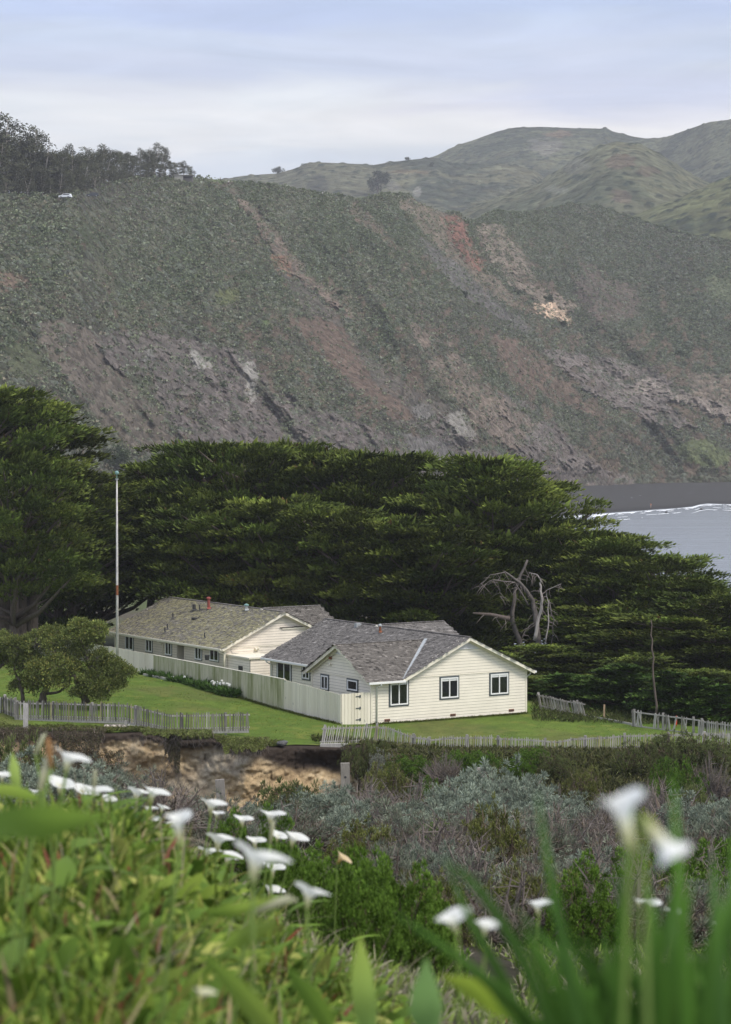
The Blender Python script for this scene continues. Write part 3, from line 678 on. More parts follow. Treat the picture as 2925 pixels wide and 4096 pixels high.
Yc = Yc + 0.22 * sstep(0.04, 0.13, VV) * sstep(0.6, 0.2, VV)      # undercut below the turf
Yc[0] = eDc[0] + 0.3; Yc[1] = eDc[1] - 0.15
nA = fbm(Xc / 1.3, Zc / 0.8, 9.0, o=5, g=0.6)
cc = np.zeros(CP.shape + (3,)) + np.array((0.36, 0.265, 0.155))
cc = blend(cc, sstep(-0.1, 0.4, nA), (0.45, 0.35, 0.22)); cc = blend(cc, sstep(0.2, 0.6, -nA) * .6, (0.28, 0.20, 0.12))
cc = blend(cc, sstep(0.1, 0.45, fbm(Xc / 2.5 + 7, Zc / 2.5, o=3)), (0.30, 0.26, 0.20))
cc = cc * (1.15 + 0.22 * r1_ + .14 * r2_)[..., None]
cc = blend(cc, sstep(0.40, 0.62, w1) * 0.35, (0.18, 0.125, 0.08))
soil = sstep(0.13, 0.05, VV + 0.04 * nA - 0.14 * sstep(1000, 1200, CP) * sstep(1450, 1350, CP))
cc = blend(cc, soil, (0.052, 0.040, 0.032)); cc = blend(cc, sstep(0.10, 0.3, VV) * sstep(1340, 1440, CP + 30 * nA) * 0.5, (0.12, 0.09, 0.06))
mk('cliff', np.stack([Xc, Yc, Zc], -1).reshape(-1, 3), grid_faces(nv, len(cp))[:, ::-1], M['cliff'], col=cc.reshape(-1, 3), smooth=False, kind='structure')

# ------------------------------------------------------------------ the two houses
ZB = 14.90
C0 = np.array([(1485 - CX) / FPX * 137, 137.0, ZB])
FD, SDR = np.array([0.8396, 0.5432, 0]), np.array([-0.5432, 0.8396, 0])
ANG = math.atan2(FD[1], FD[0])
def wallpt(O, axis, px, py):
    "where the sight line (px, py) meets the vertical plane through O along axis: distance along, height above O"
    a = (px - CX) / FPX
    s = (a * O[1] - O[0]) / (axis[0] - a * axis[1])
    D = O[1] + s * axis[1]
    return s, CAMZ - (py - HZ) / FPX * D - O[2]

def siding(mb, gp, axis, a0, a1, ztop, z0=0.0, other=0.0, out=-1, step=0.172, gapz=0.014, bands=()):
    "lapped boards on a wall: axis 'x' or 'y'; ztop(a) gives the outline; out = side the outside is on"
    z = z0; A = np.linspace(a0, a1, 121); ZT = np.array([ztop(a) for a in A])
    zmax = ZT.max()
    while z < zmax - 0.03:
        z1 = min(z + step, zmax)
        ok = A[ZT >= z + 0.5 * (z1 - z)]
        if len(ok) > 1:
            l, r = ok[0], ok[-1]
            o1, o2 = other + out * 0.034, other + out * 0.020
            zb, zt = z + gapz, z1
            if axis == 'x':
                vs = [(l, o1, zb), (r, o1, zb), (r, o2, zt), (l, o2, zt), (l, other, zb), (r, other, zb)]
            else:
                vs = [(o1, l, zb), (o1, r, zb), (o2, r, zt), (o2, l, zt), (other, l, zb), (other, r, zb)]
            t = random.uniform(0.97, 1.02)
            mb.add(vs, [(0, 1, 2, 3), (1, 0, 4, 5)], (t, t, t))
        z = z1
    # backing
    pts = [(a0, z0)] + [(a1, z0)] + [(a, zt) for a, zt in zip(A[::-1], ZT[::-1])]
    gp.add([((p[0], other, p[1]) if axis == 'x' else (other, p[0], p[1])) for p in pts], [tuple(range(len(pts)))])

def shingles(name, parent, origin, u, v, inside, umax, vmax, matr, base, spread, moss=None, course=0.145, wmean=0.17, seed=1, u0=0.0, mossamt=0.6):
    "roof slope laid in shingles, each a thin tile: origin + a*u + b*v (v up the slope)"
    rg = np.random.default_rng(seed); o = np.array(origin, float); u = np.array(u, float); v = np.array(v, float); n = np.cross(u, v); n /= np.linalg.norm(n)
    if n[2] < 0: n = -n
    V, F, Cc = [], [], []
    nb_ = int(vmax / course) + 1
    for r in range(nb_):
        b0 = r * course; b1 = min(b0 + course * 1.25, vmax + 0.04); a = u0 - rg.uniform(0, 0.2); tone_r = rg.uniform(0.9, 1.08)
        while a < umax:
            wd = rg.uniform(0.6, 1.5) * wmean; am = a + wd / 2
            if inside(am, b0 + course / 2):
                dr_ = rg.uniform(-0.02, 0.02) - (0.03 if rg.random() < 0.08 else 0); lift = 0.030 + rg.uniform(-0.004, 0.010)
                p = lambda aa, bb, h: o + u * aa + v * bb + n * h
                i = len(V); g = 0.006
                V += [p(a + g, b0 + dr_, 0.0), p(a + wd - g, b0 + dr_, 0.0), p(a + wd - g, b0 + dr_, lift), p(a + g, b0 + dr_, lift), p(a + wd - g, b1, 0.008), p(a + g, b1, 0.008)]
                F += [(i, i + 1, i + 2, i + 3), (i + 3, i + 2, i + 4, i + 5)]
                q = rg.random(); tone = tone_r * (1 + spread * (rg.normal() * 0.5)); c = np.array(base) * max(tone, 0.35)
                if q < 0.07: c = c * 1.55
                elif q < 0.13: c = c * 0.55
                if moss is not None:
                    m_ = moss(am, b0)
                    if rg.random() < m_ * mossamt + 0.0: c = c * 0.4 + np.array((0.33, 0.305, 0.165)) * rg.uniform(0.6, 1.1) * 0.75
                Cc += [c] * 6
            a += wd
    return mk(name, np.array(V), F, matr, parent, col=np.array(Cc))

def window(parent, wall, s, z, w_, h_, axis, other, out, panes=2, blind=0.0, trim=0.085, name='window', sill=True):
    "sliding window standing proud of a wall: charcoal casing, white frame, dark panes; (s, z) is its lower near corner"
    def q(a0, a1, o0, o1, z0, z1, mb):
        lo, hi = sorted((other + out * o0, other + out * o1))
        if axis == 'x': mb.box(a0, a1, lo, hi, z0, z1)
        else: mb.box(lo, hi, a0, a1, z0, z1)
    cas = MB(); t = trim
    q(s, s + w_, 0.0, 0.060, z + h_ - t, z + h_, cas); q(s, s + w_, 0.0, 0.060, z, z + t, cas); q(s, s + t, 0.0, 0.060, z + t, z + h_ - t, cas); q(s + w_ - t, s + w_, 0.0, 0.060, z + t, z + h_ - t, cas)
    o = cas.build(name, M['charcoal'], parent)
    fr = MB(); f = 0.075; a0, a1, z0, z1 = s + t, s + w_ - t, z + t, z + h_ - t
    q(a0, a1, 0.0, 0.085, z1 - f, z1, fr); q(a0, a1, 0.0, 0.095, z0, z0 + f, fr); q(a0, a0 + f, 0.0, 0.085, z0 + f, z1 - f, fr); q(a1 - f, a1, 0.0, 0.085, z0 + f, z1 - f, fr)
    if panes == 2: q((a0 + a1) / 2 - 0.035, (a0 + a1) / 2 + 0.035, 0.0, 0.083, z0 + f, z1 - f, fr)
    fr.build('frame', M['white'], o)
    edges = [(a0 + f, (a0 + a1) / 2 - 0.035), ((a0 + a1) / 2 + 0.035, a1 - f)] if panes == 2 else [(a0 + f, a1 - f)]
    for (p0, p1) in edges:
        g = MB(); q(p0, p1, 0.0, 0.046, z0 + f, z1 - f, g); g.build('pane', M['glass'], o)
        if blind:
            g = MB(); q(p0 + 0.01, p1 - 0.01, 0.047, 0.052, z1 - f - blind, z1 - f - 0.005, g); g.build('blind', M['blind'], o)
    return o

# ---- near house (local x runs along the front gable wall, y goes back along the courtyard side)
W1, LEN1, WG, LW = 11.0, 15.15, 2.33, 6.4        # width, length, wing projection, wing length
RX, RZ, EZ = (WG + W1) / 2, 4.68, 2.66
SL = (RZ - EZ) / (W1 - RX)
OV = 0.38
h1 = thing('cream_house', C0, 'nearer cream house with grey shingle roof and three windows facing the lawn', 'house', ANG)
def z_main(x): return RZ - SL * abs(x - RX)
WY, WZ = LW / 2, 4.33
SW = (WZ - EZ) / (LW / 2)
def z_front(x): return EZ + 0.0 if x < WG else min(RZ, z_main(x)) if x > WG else EZ
wl, gp = MB(), MB()
siding(wl, gp, 'x', 0, W1, lambda x: max(EZ, z_main(x)) if x >= WG else EZ, other=0, out=-1)
siding(wl, gp, 'y', 0, LW, lambda y: WZ - SW * abs(y - WY), other=0, out=-1)
siding(wl, gp, 'y', LW, LEN1, lambda y: EZ, other=WG, out=-1)
siding(wl, gp, 'x', 0, WG, lambda x: EZ, other=LW, out=1)
siding(wl, gp, 'y', 0, LEN1, lambda y: EZ, other=W1, out=1)
siding(wl, gp, 'x', WG, W1, lambda x: z_main(x), other=LEN1, out=1)
wall_o = wl.build('wall', M['cream'], h1)
gp.build('wall_backing', M['gap'], h1)
# belt course, corner boards
MB().box(WG - 0.1, W1, -0.055, -0.03, 2.50, 2.545).build('belt_course', M['trim'], h1); MB().box(-0.055, -0.03, 0, LW, 2.50, 2.545).build('belt_course', M['trim'], h1)
for (x0, x1, y0, y1) in ((-0.05, 0.07, -0.05, 0.0), (-0.05, 0.0, 0.0, 0.07), (W1 - 0.07, W1 + 0.05, -0.05, 0.0), (W1, W1 + 0.05, 0, 0.09), (WG - 0.05, WG, LEN1 - 0.09, LEN1 + 0.03), (-0.05, 0.0, LW - 0.09, LW + 0.03)):
    MB().box(x0, x1, y0, y1, 0, EZ - 0.05).build('corner_board', M['trim'], h1)
fo = MB(); fo.box(0.02, W1 - 0.02, 0.02, LEN1 - 0.5, -0.9, -0.01); fo.build('foundation', M['concrete'], h1)
# roof decks (solid slabs) and shingles
cosm = math.hypot(1, SL); cosw = math.hypot(1, SW)
rf = MB()
th = 0.09
def slab(mb, pts, t=th):
    mb.poly(pts, (0, 0, -t))
zE = z_main(WG - OV)
zER = z_main(W1 + OV)
slab(rf, [(WG - OV, -OV, zE), (RX, -OV, RZ), (RX, LEN1 + OV, RZ), (WG - OV, LEN1 + OV, zE)])
slab(rf, [(RX, -OV, RZ), (W1 + OV, -OV, zER), (W1 + OV, LEN1 + OV, zER), (RX, LEN1 + OV, RZ)])
zW = WZ - SW * (WY + OV)
slab(rf, [(-OV, -OV, zW), (RX - 0.6, -OV, zW), (RX - 0.6, WY, WZ), (-OV, WY, WZ)]) if False else None
xi = RX - (RZ - WZ) / SL
slab(rf, [(-OV, -OV, zW), (WG - OV - 0.02, -OV, zW), (xi, WY, WZ), (-OV, WY, WZ)])
slab(rf, [(-OV, WY, WZ), (xi, WY, WZ), (WG - OV, LW + OV, zW), (-OV, LW + OV, zW)])
roof1 = rf.build('roof', M['trim'], h1)
# rear cross wing
YC, HX = 9.4, 3.9
def slabz(z): return z
r2_ = MB()
xe = RX + 4.85
zc_ = RZ + 0.05
slab(r2_, [(RX - 0.2, YC, zc_), (xe, YC, zc_), (xe, YC - HX, zc_ - SL * HX), (RX + 0.0, YC - HX, zc_ - SL * HX)]); slab(r2_, [(RX - 0.2, YC, zc_), (RX, YC + HX, zc_ - SL * HX), (xe, YC + HX, zc_ - SL * HX), (xe, YC, zc_)])
r2_.poly([(xe - 0.4, YC - HX + 0.4, 0), (xe - 0.4, YC + HX - 0.4, 0), (xe - 0.4, YC + HX - 0.4, zc_ - SL * HX), (xe - 0.4, YC, zc_ - 0.15), (xe - 0.4, YC - HX + 0.4, zc_ - SL * HX)], (0.1, 0, 0))
r2_.build('rear_wing', M['trim'], h1)
G1 = (0.185, 0.172, 0.160)
vm = (RX - (WG - OV)) * cosm
shingles('roof_shingles', roof1, (WG - OV - 0.03, -OV - 0.02, zE), (0, 1, 0), (1 / cosm, 0, SL / cosm), lambda a, b: not (b / cosm + WG - OV < xi and abs(a - OV - WY) < (WZ - z_main(b / cosm + WG - OV)) / SW - 0.05), LEN1 + 2 * OV, vm, M['shingle'], G1, 0.27, seed=2)
shingles('roof_shingles', roof1, (W1 + OV + 0.03, -OV - 0.02, zER), (0, 1, 0), (-1 / cosm, 0, SL / cosm), lambda a, b: True, LEN1 + 2 * OV, (W1 + OV - RX) * cosm, M['shingle'], G1, 0.27, seed=3, wmean=0.3)
shingles('roof_shingles', roof1, (-OV - 0.02, -OV - 0.03, zW), (1, 0, 0), (0, 1 / cosw, SW / cosw), lambda a, b: a - OV < RX - (RZ - (zW + b * SW / cosw)) / SL + 0.05, xi + OV, (WY + OV) * cosw, M['shingle'], (0.165, 0.150, 0.134), 0.33, seed=4)
shingles('roof_shingles', roof1, (-OV - 0.02, LW + OV + 0.03, zW), (1, 0, 0), (0, -1 / cosw, SW / cosw), lambda a, b: a - OV < RX - (RZ - (zW + b * SW / cosw)) / SL + 0.05, xi + OV, (WY + OV) * cosw, M['shingle'], G1, 0.4, seed=5)
shingles('roof_shingles', roof1, (RX - 0.1, YC - HX - 0.02, zc_ - SL * HX), (1, 0, 0), (0, 1 / cosm, SL / cosm), lambda a, b: True, xe - RX + 0.14, HX * cosm, M['shingle'], G1, 0.27, seed=6)
for (a, b_) in (((RX, -OV, RZ + 0.02), (RX, LEN1 + OV, RZ + 0.02)), ((-OV, WY, WZ + 0.02), (xi, WY, WZ + 0.02)), ((RX, YC, zc_ + 0.03), (xe, YC, zc_ + 0.03))):
    rc = MB(); a, b_ = Vector(a), Vector(b_); n_ = int((b_ - a).length / 0.2)
    for i in range(n_):
        p, q = a.lerp(b_, i / n_), a.lerp(b_, (i + 1.15) / n_); t_ = random.uniform(0.55, 1.1)
        rc.bar(p, q + Vector((0, 0, 0.018)), 0.22, 0.035, col=(G1[0] * t_, G1[1] * t_, G1[2] * t_))
    rc.build('ridge_cap', M['shingle'], roof1)
# valley flashing
fl = MB(); fl.bar((WG - OV + 0.08, -OV + 0.02, zW + 0.07), (xi, WY - 0.1, WZ + 0.055), 0.24, 0.03); fl.build('flashing', M['metal'], roof1)
# barge boards and fascias
bb = MB()
def rake(mb, p0, p1, hgt=0.17, thk=0.04, up=(0, 0, 1)):
    mb.bar((p0[0], p0[1], p0[2] - hgt / 2 - 0.01), (p1[0], p1[1], p1[2] - hgt / 2 - 0.01), thk, hgt)
rake(bb, (WG - OV, -OV - 0.02, zE), (RX, -OV - 0.02, RZ)); rake(bb, (RX, -OV - 0.02, RZ), (W1 + OV, -OV - 0.02, zER))
rake(bb, (-OV - 0.02, -OV, zW), (-OV - 0.02, WY, WZ)); rake(bb, (-OV - 0.02, WY, WZ), (-OV - 0.02, LW + OV, zW))
rake(bb, (WG - 0.05, -0.10, z_main(WG) - 0.14), (RX, -0.10, RZ - 0.14), 0.13, 0.03); rake(bb, (RX, -0.10, RZ - 0.14), (W1, -0.10, z_main(W1) - 0.14), 0.13, 0.03)
rake(bb, (-0.10, 0, WZ - SW * WY - 0.12), (-0.10, WY, WZ - 0.12), 0.13, 0.03); rake(bb, (-0.10, WY, WZ - 0.12), (-0.10, LW, WZ - SW * WY - 0.12), 0.13, 0.03)
bb.bar((WG - OV - 0.02, LW + 0.4, zE - 0.10), (WG - OV - 0.02, LEN1 + OV, zE - 0.10), 0.03, 0.18)
bb.bar((-OV, -OV - 0.02, zW - 0.09), (WG - OV, -OV - 0.02, zW - 0.09), 0.03, 0.16)
bb.build('barge_board', M['trim'], h1)
gu = MB(); gu.bar((-OV - 0.05, -OV - 0.09, zW - 0.07), (WG - OV + 0.1, -OV - 0.09, zW - 0.07), 0.12, 0.11); gu.bar((WG - OV - 0.09, LW + OV + 0.3, zE - 0.07), (WG - OV - 0.09, LEN1 + OV + 0.05, zE - 0.07), 0.12, 0.11)
gu.bar((W1 + OV + 0.08, -OV, zER - 0.07), (W1 + OV + 0.08, LEN1 + OV, zER - 0.07), 0.12, 0.11)
gu.build('gutter', M['white'], h1)
for pts in ([(-0.15 + 0.55, -OV - 0.09, zW - 0.12), (0.40, -OV - 0.05, zW - 0.24), (0.33, -0.09, zW - 0.34), (0.33, -0.09, -0.28)],
            [(W1 + OV + 0.05, 0.1, zER - 0.10), (W1 + OV, 0.12, zER - 0.25), (W1 + 0.09, 0.14, zER - 0.42), (W1 + 0.09, 0.14, -0.35)],
            [(WG - OV - 0.09, LEN1 - 0.1, zE - 0.1), (WG - OV - 0.05, LEN1 - 0.2, zE - 0.25), (WG - 0.10, LEN1 - 0.25, zE - 0.45), (WG - 0.10, LEN1 - 0.25, 0.0)]):
    MB().tube(pts, 0.045, 8).build('downspout', M['white'], h1, smooth=True)
# gable vents
def gvent(parent, axis, c_, z_, half, hgt, other, matr=M['white']):
    mb = MB(); n_ = 7
    for i in range(n_):
        z0 = z_ + hgt * i / n_; wd = half * (1 - (i + 0.5) / n_)
        o0, o1 = other - 0.075, other - 0.045
        if axis == 'x': mb.add([(c_ - wd, o0, z0 + 0.012), (c_ + wd, o0, z0 + 0.012), (c_ + wd, o1, z0 + hgt / n_), (c_ - wd, o1, z0 + hgt / n_)], [(0, 1, 2, 3)])
        else: mb.add([(o0, c_ - wd, z0 + 0.012), (o0, c_ + wd, z0 + 0.012), (o1, c_ + wd, z0 + hgt / n_), (o1, c_ - wd, z0 + hgt / n_)], [(0, 1, 2, 3)])
    if axis == 'x': mb.bar((c_ - half - 0.05, other - 0.07, z_ - 0.02), (c_ + half + 0.05, other - 0.07, z_ - 0.02), 0.04, 0.05)
    else: mb.bar((other - 0.07, c_ - half - 0.05, z_ - 0.02), (other - 0.07, c_ + half + 0.05, z_ - 0.02), 0.04, 0.05)
    o_ = mb.build('gable_vent', matr, parent); return o_
gvent(h1, 'x', RX, 4.02, 0.80, 0.36, 0.0); gvent(h1, 'y', WY, 3.78, 0.6, 0.32, 0.0)
# windows of the front wall, measured on the photo
def win(O, axisv, px0, py0, px1, py1, *a, parent=None, off=0.0, **kw):
    "px0,py0 = upper near/left corner on the picture, px1,py1 = lower right corner"
    s0, z1 = wallpt(O, axisv, px0, py0); s1, z0 = wallpt(O, axisv, px1, py1)
    lo, hi = min(s0, s1), max(s0, s1)
    return window(parent, None, lo, z0, hi - lo, z1 - z0, *a, **kw)
def winz(O, axisv, px0, px1, z0, z1, *a, parent=None, **kw):
    s0, _ = wallpt(O, axisv, px0, 2700); s1, _ = wallpt(O, axisv, px1, 2700); lo, hi = min(s0, s1), max(s0, s1)
    return window(parent, None, lo, z0, hi - lo, z1 - z0, *a, **kw)
def zat(O, ax, px, py): return wallpt(O, ax, px, py)[1]
winz(C0, FD, 1554.5, 1634.5, zat(C0, FD, 1634.5, 2822), zat(C0, FD, 1554.5, 2721.5), 'x', 0, -1, parent=h1, blind=0.13)
winz(C0, FD, 1757, 1835.5, zat(C0, FD, 1757, 2800), zat(C0, FD, 1757, 2707), 'x', 0, -1, parent=h1, blind=0.12)
winz(C0, FD, 1956, 2035, zat(C0, FD, 1956, 2784.5), zat(C0, FD, 1956, 2691.5), 'x', 0, -1, parent=h1, blind=0.12)
winz(C0, SDR, 1285, 1319, zat(C0, SDR, 1285, 2760), zat(C0, SDR, 1285, 2693.5), 'y', 0, -1, parent=h1)
winz(C0, SDR, 1390, 1436, zat(C0, SDR, 1436, 2771), zat(C0, SDR, 1390, 2711), 'y', 0, -1, parent=h1, panes=1)
Cw = C0 + FD * WG
winz(Cw, SDR, 1109.5, 1169.5, 0.75, zat(Cw, SDR, 1109.5, 2632) , 'y', WG, -1, parent=h1)
winz(Cw, SDR, 1210, 1244, zat(Cw, SDR, 1210, 2718), zat(Cw, SDR, 1210, 2649), 'y', WG, -1, parent=h1)
# rusty foundation grilles
for px_ in (1548, 1811, 2044.5):
    s_, _ = wallpt(C0, FD, px_, 2860)
    g = MB(); g.box(s_ - 0.19, s_ + 0.19, -0.05, -0.03, 0.11, 0.25)
    o_ = g.build('foundation_grille', M['rust'], h1)
    g = MB()
    for q in range(3): g.box(s_ - 0.15 + q * 0.11, s_ - 0.075 + q * 0.11, -0.06, -0.051, 0.14, 0.22)
    g.build('grille_slot', M['dark'], o_)
# globe lamp at the right corner, small lamp and siren on the wing gable
s_, z_ = wallpt(C0, FD, 2098, 2673)
g = MB(); g.sphere((s_, -0.16, z_), 0.10, 14, 10); lmp = g.build('globe_lamp', M['bulb'], h1, smooth=True); g = MB(); g.bar((s_, -0.02, z_), (s_, -0.09, z_), 0.07, 0.07); g.build('bracket', M['white'], lmp)
s_, z_ = wallpt(C0, SDR, 1327, 2631); g = MB(); g.tube([(-0.03, s_, z_), (-0.16, s_, z_)], 0.095, 12); g.build('alarm_bell', M['rust'], h1)
s_, z_ = wallpt(C0, SDR, 1327, 2657); g = MB(); g.tube([(-0.03, s_, z_), (-0.12, s_, z_ + 0.03), (-0.17, s_, z_ - 0.05)], [0.05, 0.05, 0.07], 10); g.build('wall_lamp', M['trim'], h1)
s_, z_ = wallpt(Cw, SDR, 1189, 2656); g = MB(); g.tube([(WG - 0.03, s_, z_), (WG - 0.12, s_, z_ + 0.03), (WG - 0.17, s_, z_ - 0.05)], [0.05, 0.05, 0.07], 10); g.build('wall_lamp', M['white'], h1)
# roof pipes
def pipe(parent, x, y, z, h_, r_, matr, cap=None, name='roof_vent'):
    g = MB(); g.tube([(x, y, z - 0.1), (x, y, z + h_)], r_, 10, cap=True)
    g.add([(x - r_ * 2.4, y - r_ * 2.4, z + 0.02), (x + r_ * 2.4, y - r_ * 2.4, z + 0.02), (x + r_ * 1.1, y, z + 0.14), (x - r_ * 1.1, y, z + 0.14)], [(0, 1, 2, 3)])
    o_ = g.build(name, matr, parent)
    if cap: g = MB(); g.tube([(x, y, z + h_ - 0.02), (x, y, z + h_ + 0.05), (x, y, z + h_ + 0.12)], [r_ * 1.7, r_ * 1.7, r_ * 0.5], 12); g.build('cap', cap, o_)
    return o_
def roofpt(O, px, py, zr, rx, sl, side=-1):
    "point of the courtyard-side main roof slope under pixel: solve z = zr - sl*(rx - x)"
    best = None
    for D in np.linspace(136, 176, 1600):
        p = P(px, py, D); l = p - O; x = l @ FD; y = l @ SDR; z = l[2]
        e_ = abs(z - (zr - sl * (rx - x)))
        if best is None or e_ < best[0]: best = (e_, x, y, z)
    return best[1:]
x, y, z = roofpt(C0, 1204, 2618, RZ, RX, SL); pipe(h1, x, y, z + 0.02, 0.20, 0.03, M['dark'])
x, y, z = roofpt(C0, 1521, 2532, RZ, RX, SL); pipe(h1, x, y, z + 0.02, 0.42, 0.07, M['rust'], M['metal'], 'flue')
x, y, z = roofpt(C0, 1432, 2507, RZ, RX, SL); g = MB(); g.box(x - 0.18, x + 0.18, y - 0.13, y + 0.13, z - 0.1, z + 0.22); g.build('roof_vent', M['metal'], h1)
# window well beside the right corner
ww = thing('window_well', C0 + FD * 9.35 - SDR * 0.55, 'low concrete window well box at the foot of the front wall', 'window well', ANG)
g = MB(); g.box(-0.75, 0.75, -0.45, -0.35, -0.5, -0.16); g.box(-0.75, -0.65, -0.35, 0.45, -0.5, -0.16); g.box(0.65, 0.75, -0.35, 0.45, -0.5, -0.16); g.build('concrete_curb', M['concrete'], ww)
g = MB(); g.box(-0.5, 0.5, 0.48, 0.5, -0.45, -0.05); g.build('opening', M['dark'], ww)

# ---- far house
P1 = P(889.5, 2587.1, 155.7)
H2 = P1 + FD * OV + SDR * OV; H2[2] = ZB + 0.05
h2 = thing('cream_house', H2, 'farther long cream house with mossy shingle roof and red chimney pipe', 'house', ANG)
W2, LEN2 = 8.66, 15.6
RX2, RZ2, EZ2 = W2 / 2, 4.72, 2.70
SL2 = (RZ2 - EZ2) / RX2; cos2 = math.hypot(1, SL2)
def z2(x): return RZ2 - SL2 * abs(x - RX2)
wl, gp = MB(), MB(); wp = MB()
siding(wl, gp, 'x', 0, W2, z2, other=0, out=-1)
ra, rb_ = None, None
sR0, _ = wallpt(H2, SDR, 738, 2600); sR1, _ = wallpt(H2, SDR, 710, 2600)
sR0, sR1 = sorted((sR0, sR1))
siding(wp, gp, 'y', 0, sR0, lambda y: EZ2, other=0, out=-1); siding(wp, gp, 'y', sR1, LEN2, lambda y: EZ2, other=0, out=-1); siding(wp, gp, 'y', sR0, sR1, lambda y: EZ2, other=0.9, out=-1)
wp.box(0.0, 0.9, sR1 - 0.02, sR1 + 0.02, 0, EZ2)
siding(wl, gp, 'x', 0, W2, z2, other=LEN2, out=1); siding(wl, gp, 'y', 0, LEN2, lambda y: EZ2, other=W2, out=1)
wl.build('wall', M['cream2'], h2); o_ = wp.build('wall', M['pink'], h2); o_['label'] = 'tan side wall under the eave'
gp.build('wall_backing', M['gap'], h2)
fo = MB(); fo.box(0.05, W2 - 0.05, 0.05, LEN2 - 0.05, -1.0, -0.01); fo.build('foundation', M['concrete'], h2)
MB().box(0, W2, -0.055, -0.03, 2.50, 2.545).build('belt_course', M['trim'], h2)
for (x0, x1, y0, y1) in ((-0.05, 0.07, -0.05, 0.0), (-0.05, 0.0, 0.0, 0.07), (-0.05, 0.0, LEN2 - 0.08, LEN2 + 0.03)): MB().box(x0, x1, y0, y1, 0, EZ2 - 0.05).build('corner_board', M['trim'], h2)
zE2 = z2(-OV)
rf = MB()
slab(rf, [(-OV, -OV, zE2), (RX2, -OV, RZ2), (RX2, LEN2 + OV, RZ2), (-OV, LEN2 + OV, zE2)]); slab(rf, [(RX2, -OV, RZ2), (W2 + OV, -OV, zE2), (W2 + OV, LEN2 + OV, zE2), (RX2, LEN2 + OV, RZ2)])
roof2 = rf.build('roof', M['trim'], h2)
YC2 = 2.35; xe2 = RX2 + 4.4; zc2 = RZ2 + 0.06; HY2 = YC2 + 0.1
r2_ = MB()
slab(r2_, [(RX2 - 0.2, YC2, zc2), (xe2, YC2, zc2), (xe2, YC2 - HY2, zc2 - SL2 * HY2), (RX2, YC2 - HY2, zc2 - SL2 * HY2)]); slab(r2_, [(RX2 - 0.2, YC2, zc2), (RX2, YC2 + 3.5, zc2 - SL2 * 3.5), (xe2, YC2 + 3.5, zc2 - SL2 * 3.5), (xe2, YC2, zc2)])
r2_.poly([(xe2 - 0.4, 0.1, 0), (xe2 - 0.4, YC2 + 3, 0), (xe2 - 0.4, YC2 + 3, zc2 - SL2 * 3), (xe2 - 0.4, YC2, zc2 - 0.15), (xe2 - 0.4, 0.1, zc2 - SL2 * YC2)], (0.1, 0, 0))
r2_.build('rear_wing', M['trim'], h2)
mossf = lambda a, b: float(np.clip(0.62 + 0.75 * fbm(np.array(a / 2.6), np.array(b / 1.8), 3.0, o=3), 0.05, 1.0))
shingles('roof_shingles', roof2, (-OV - 0.03, -OV - 0.02, zE2), (0, 1, 0), (1 / cos2, 0, SL2 / cos2), lambda a, b: True, LEN2 + 2 * OV, (RX2 + OV) * cos2, M['shingle'], (0.20, 0.185, 0.155), 0.30, moss=mossf, seed=12, mossamt=0.75)
shingles('roof_shingles', roof2, (xe2 + 0.0, YC2 - HY2 - 0.02, zc2 - SL2 * HY2), (-1, 0, 0), (0, 1 / cos2, SL2 / cos2), lambda a, b: True, xe2 - RX2 + 0.14, HY2 * cos2, M['shingle'], (0.15, 0.137, 0.122), 0.35, seed=16)
shingles('roof_shingles', roof2, (W2 + OV, -OV - 0.02, zE2), (0, 1, 0), (-1 / cos2, 0, SL2 / cos2), lambda a, b: a < 4, 6, (RX2 + OV) * cos2, M['shingle'], (0.15, 0.137, 0.122), 0.35, seed=17)
for (a, b_) in (((RX2, -OV, RZ2 + 0.02), (RX2, LEN2 + OV, RZ2 + 0.02)), ((RX2, YC2, zc2 + 0.03), (xe2, YC2, zc2 + 0.03))):
    rc = MB(); a, b_ = Vector(a), Vector(b_); n_ = int((b_ - a).length / 0.2)
    for i in range(n_):
        p, q = a.lerp(b_, i / n_), a.lerp(b_, (i + 1.15) / n_); t_ = random.uniform(0.75, 1.35)
        rc.bar(p, q + Vector((0, 0, 0.018)), 0.22, 0.035, col=(G1[0] * t_, G1[1] * t_, G1[2] * t_))
    rc.build('ridge_cap', M['shingle'], roof2)
bb = MB(); rake(bb, (-OV, -OV - 0.02, zE2), (RX2, -OV - 0.02, RZ2)); rake(bb, (RX2, -OV - 0.02, RZ2), (W2 + OV, -OV - 0.02, zE2))
rake(bb, (0, -0.10, EZ2 - 0.14), (RX2, -0.10, RZ2 - 0.14), 0.13, 0.03); rake(bb, (RX2, -0.10, RZ2 - 0.14), (W2, -0.10, EZ2 - 0.14), 0.13, 0.03)
bb.bar((-OV - 0.02, -OV, zE2 - 0.10), (-OV - 0.02, LEN2 + OV, zE2 - 0.10), 0.03, 0.18); bb.build('barge_board', M['trim'], h2)
g = MB(); g.bar((-OV - 0.09, -OV, zE2 - 0.06), (-OV - 0.09, LEN2 + OV + 0.1, zE2 - 0.06), 0.12, 0.10); g.build('gutter', M['trim'], h2)
for y_ in (0.05, wallpt(H2, SDR, 652, 2600)[0], LEN2 - 0.05):
    MB().tube([(-OV - 0.09, y_, zE2 - 0.1), (-OV - 0.05, y_ - 0.05, zE2 - 0.22), (-0.08, y_ - 0.12, zE2 - 0.40), (-0.08, y_ - 0.12, 0.0)], 0.045, 8).build('downspout', M['trim'], h2, smooth=True)
gvent(h2, 'x', RX2, 4.05, 0.82, 0.38, 0.0, M['trim'])
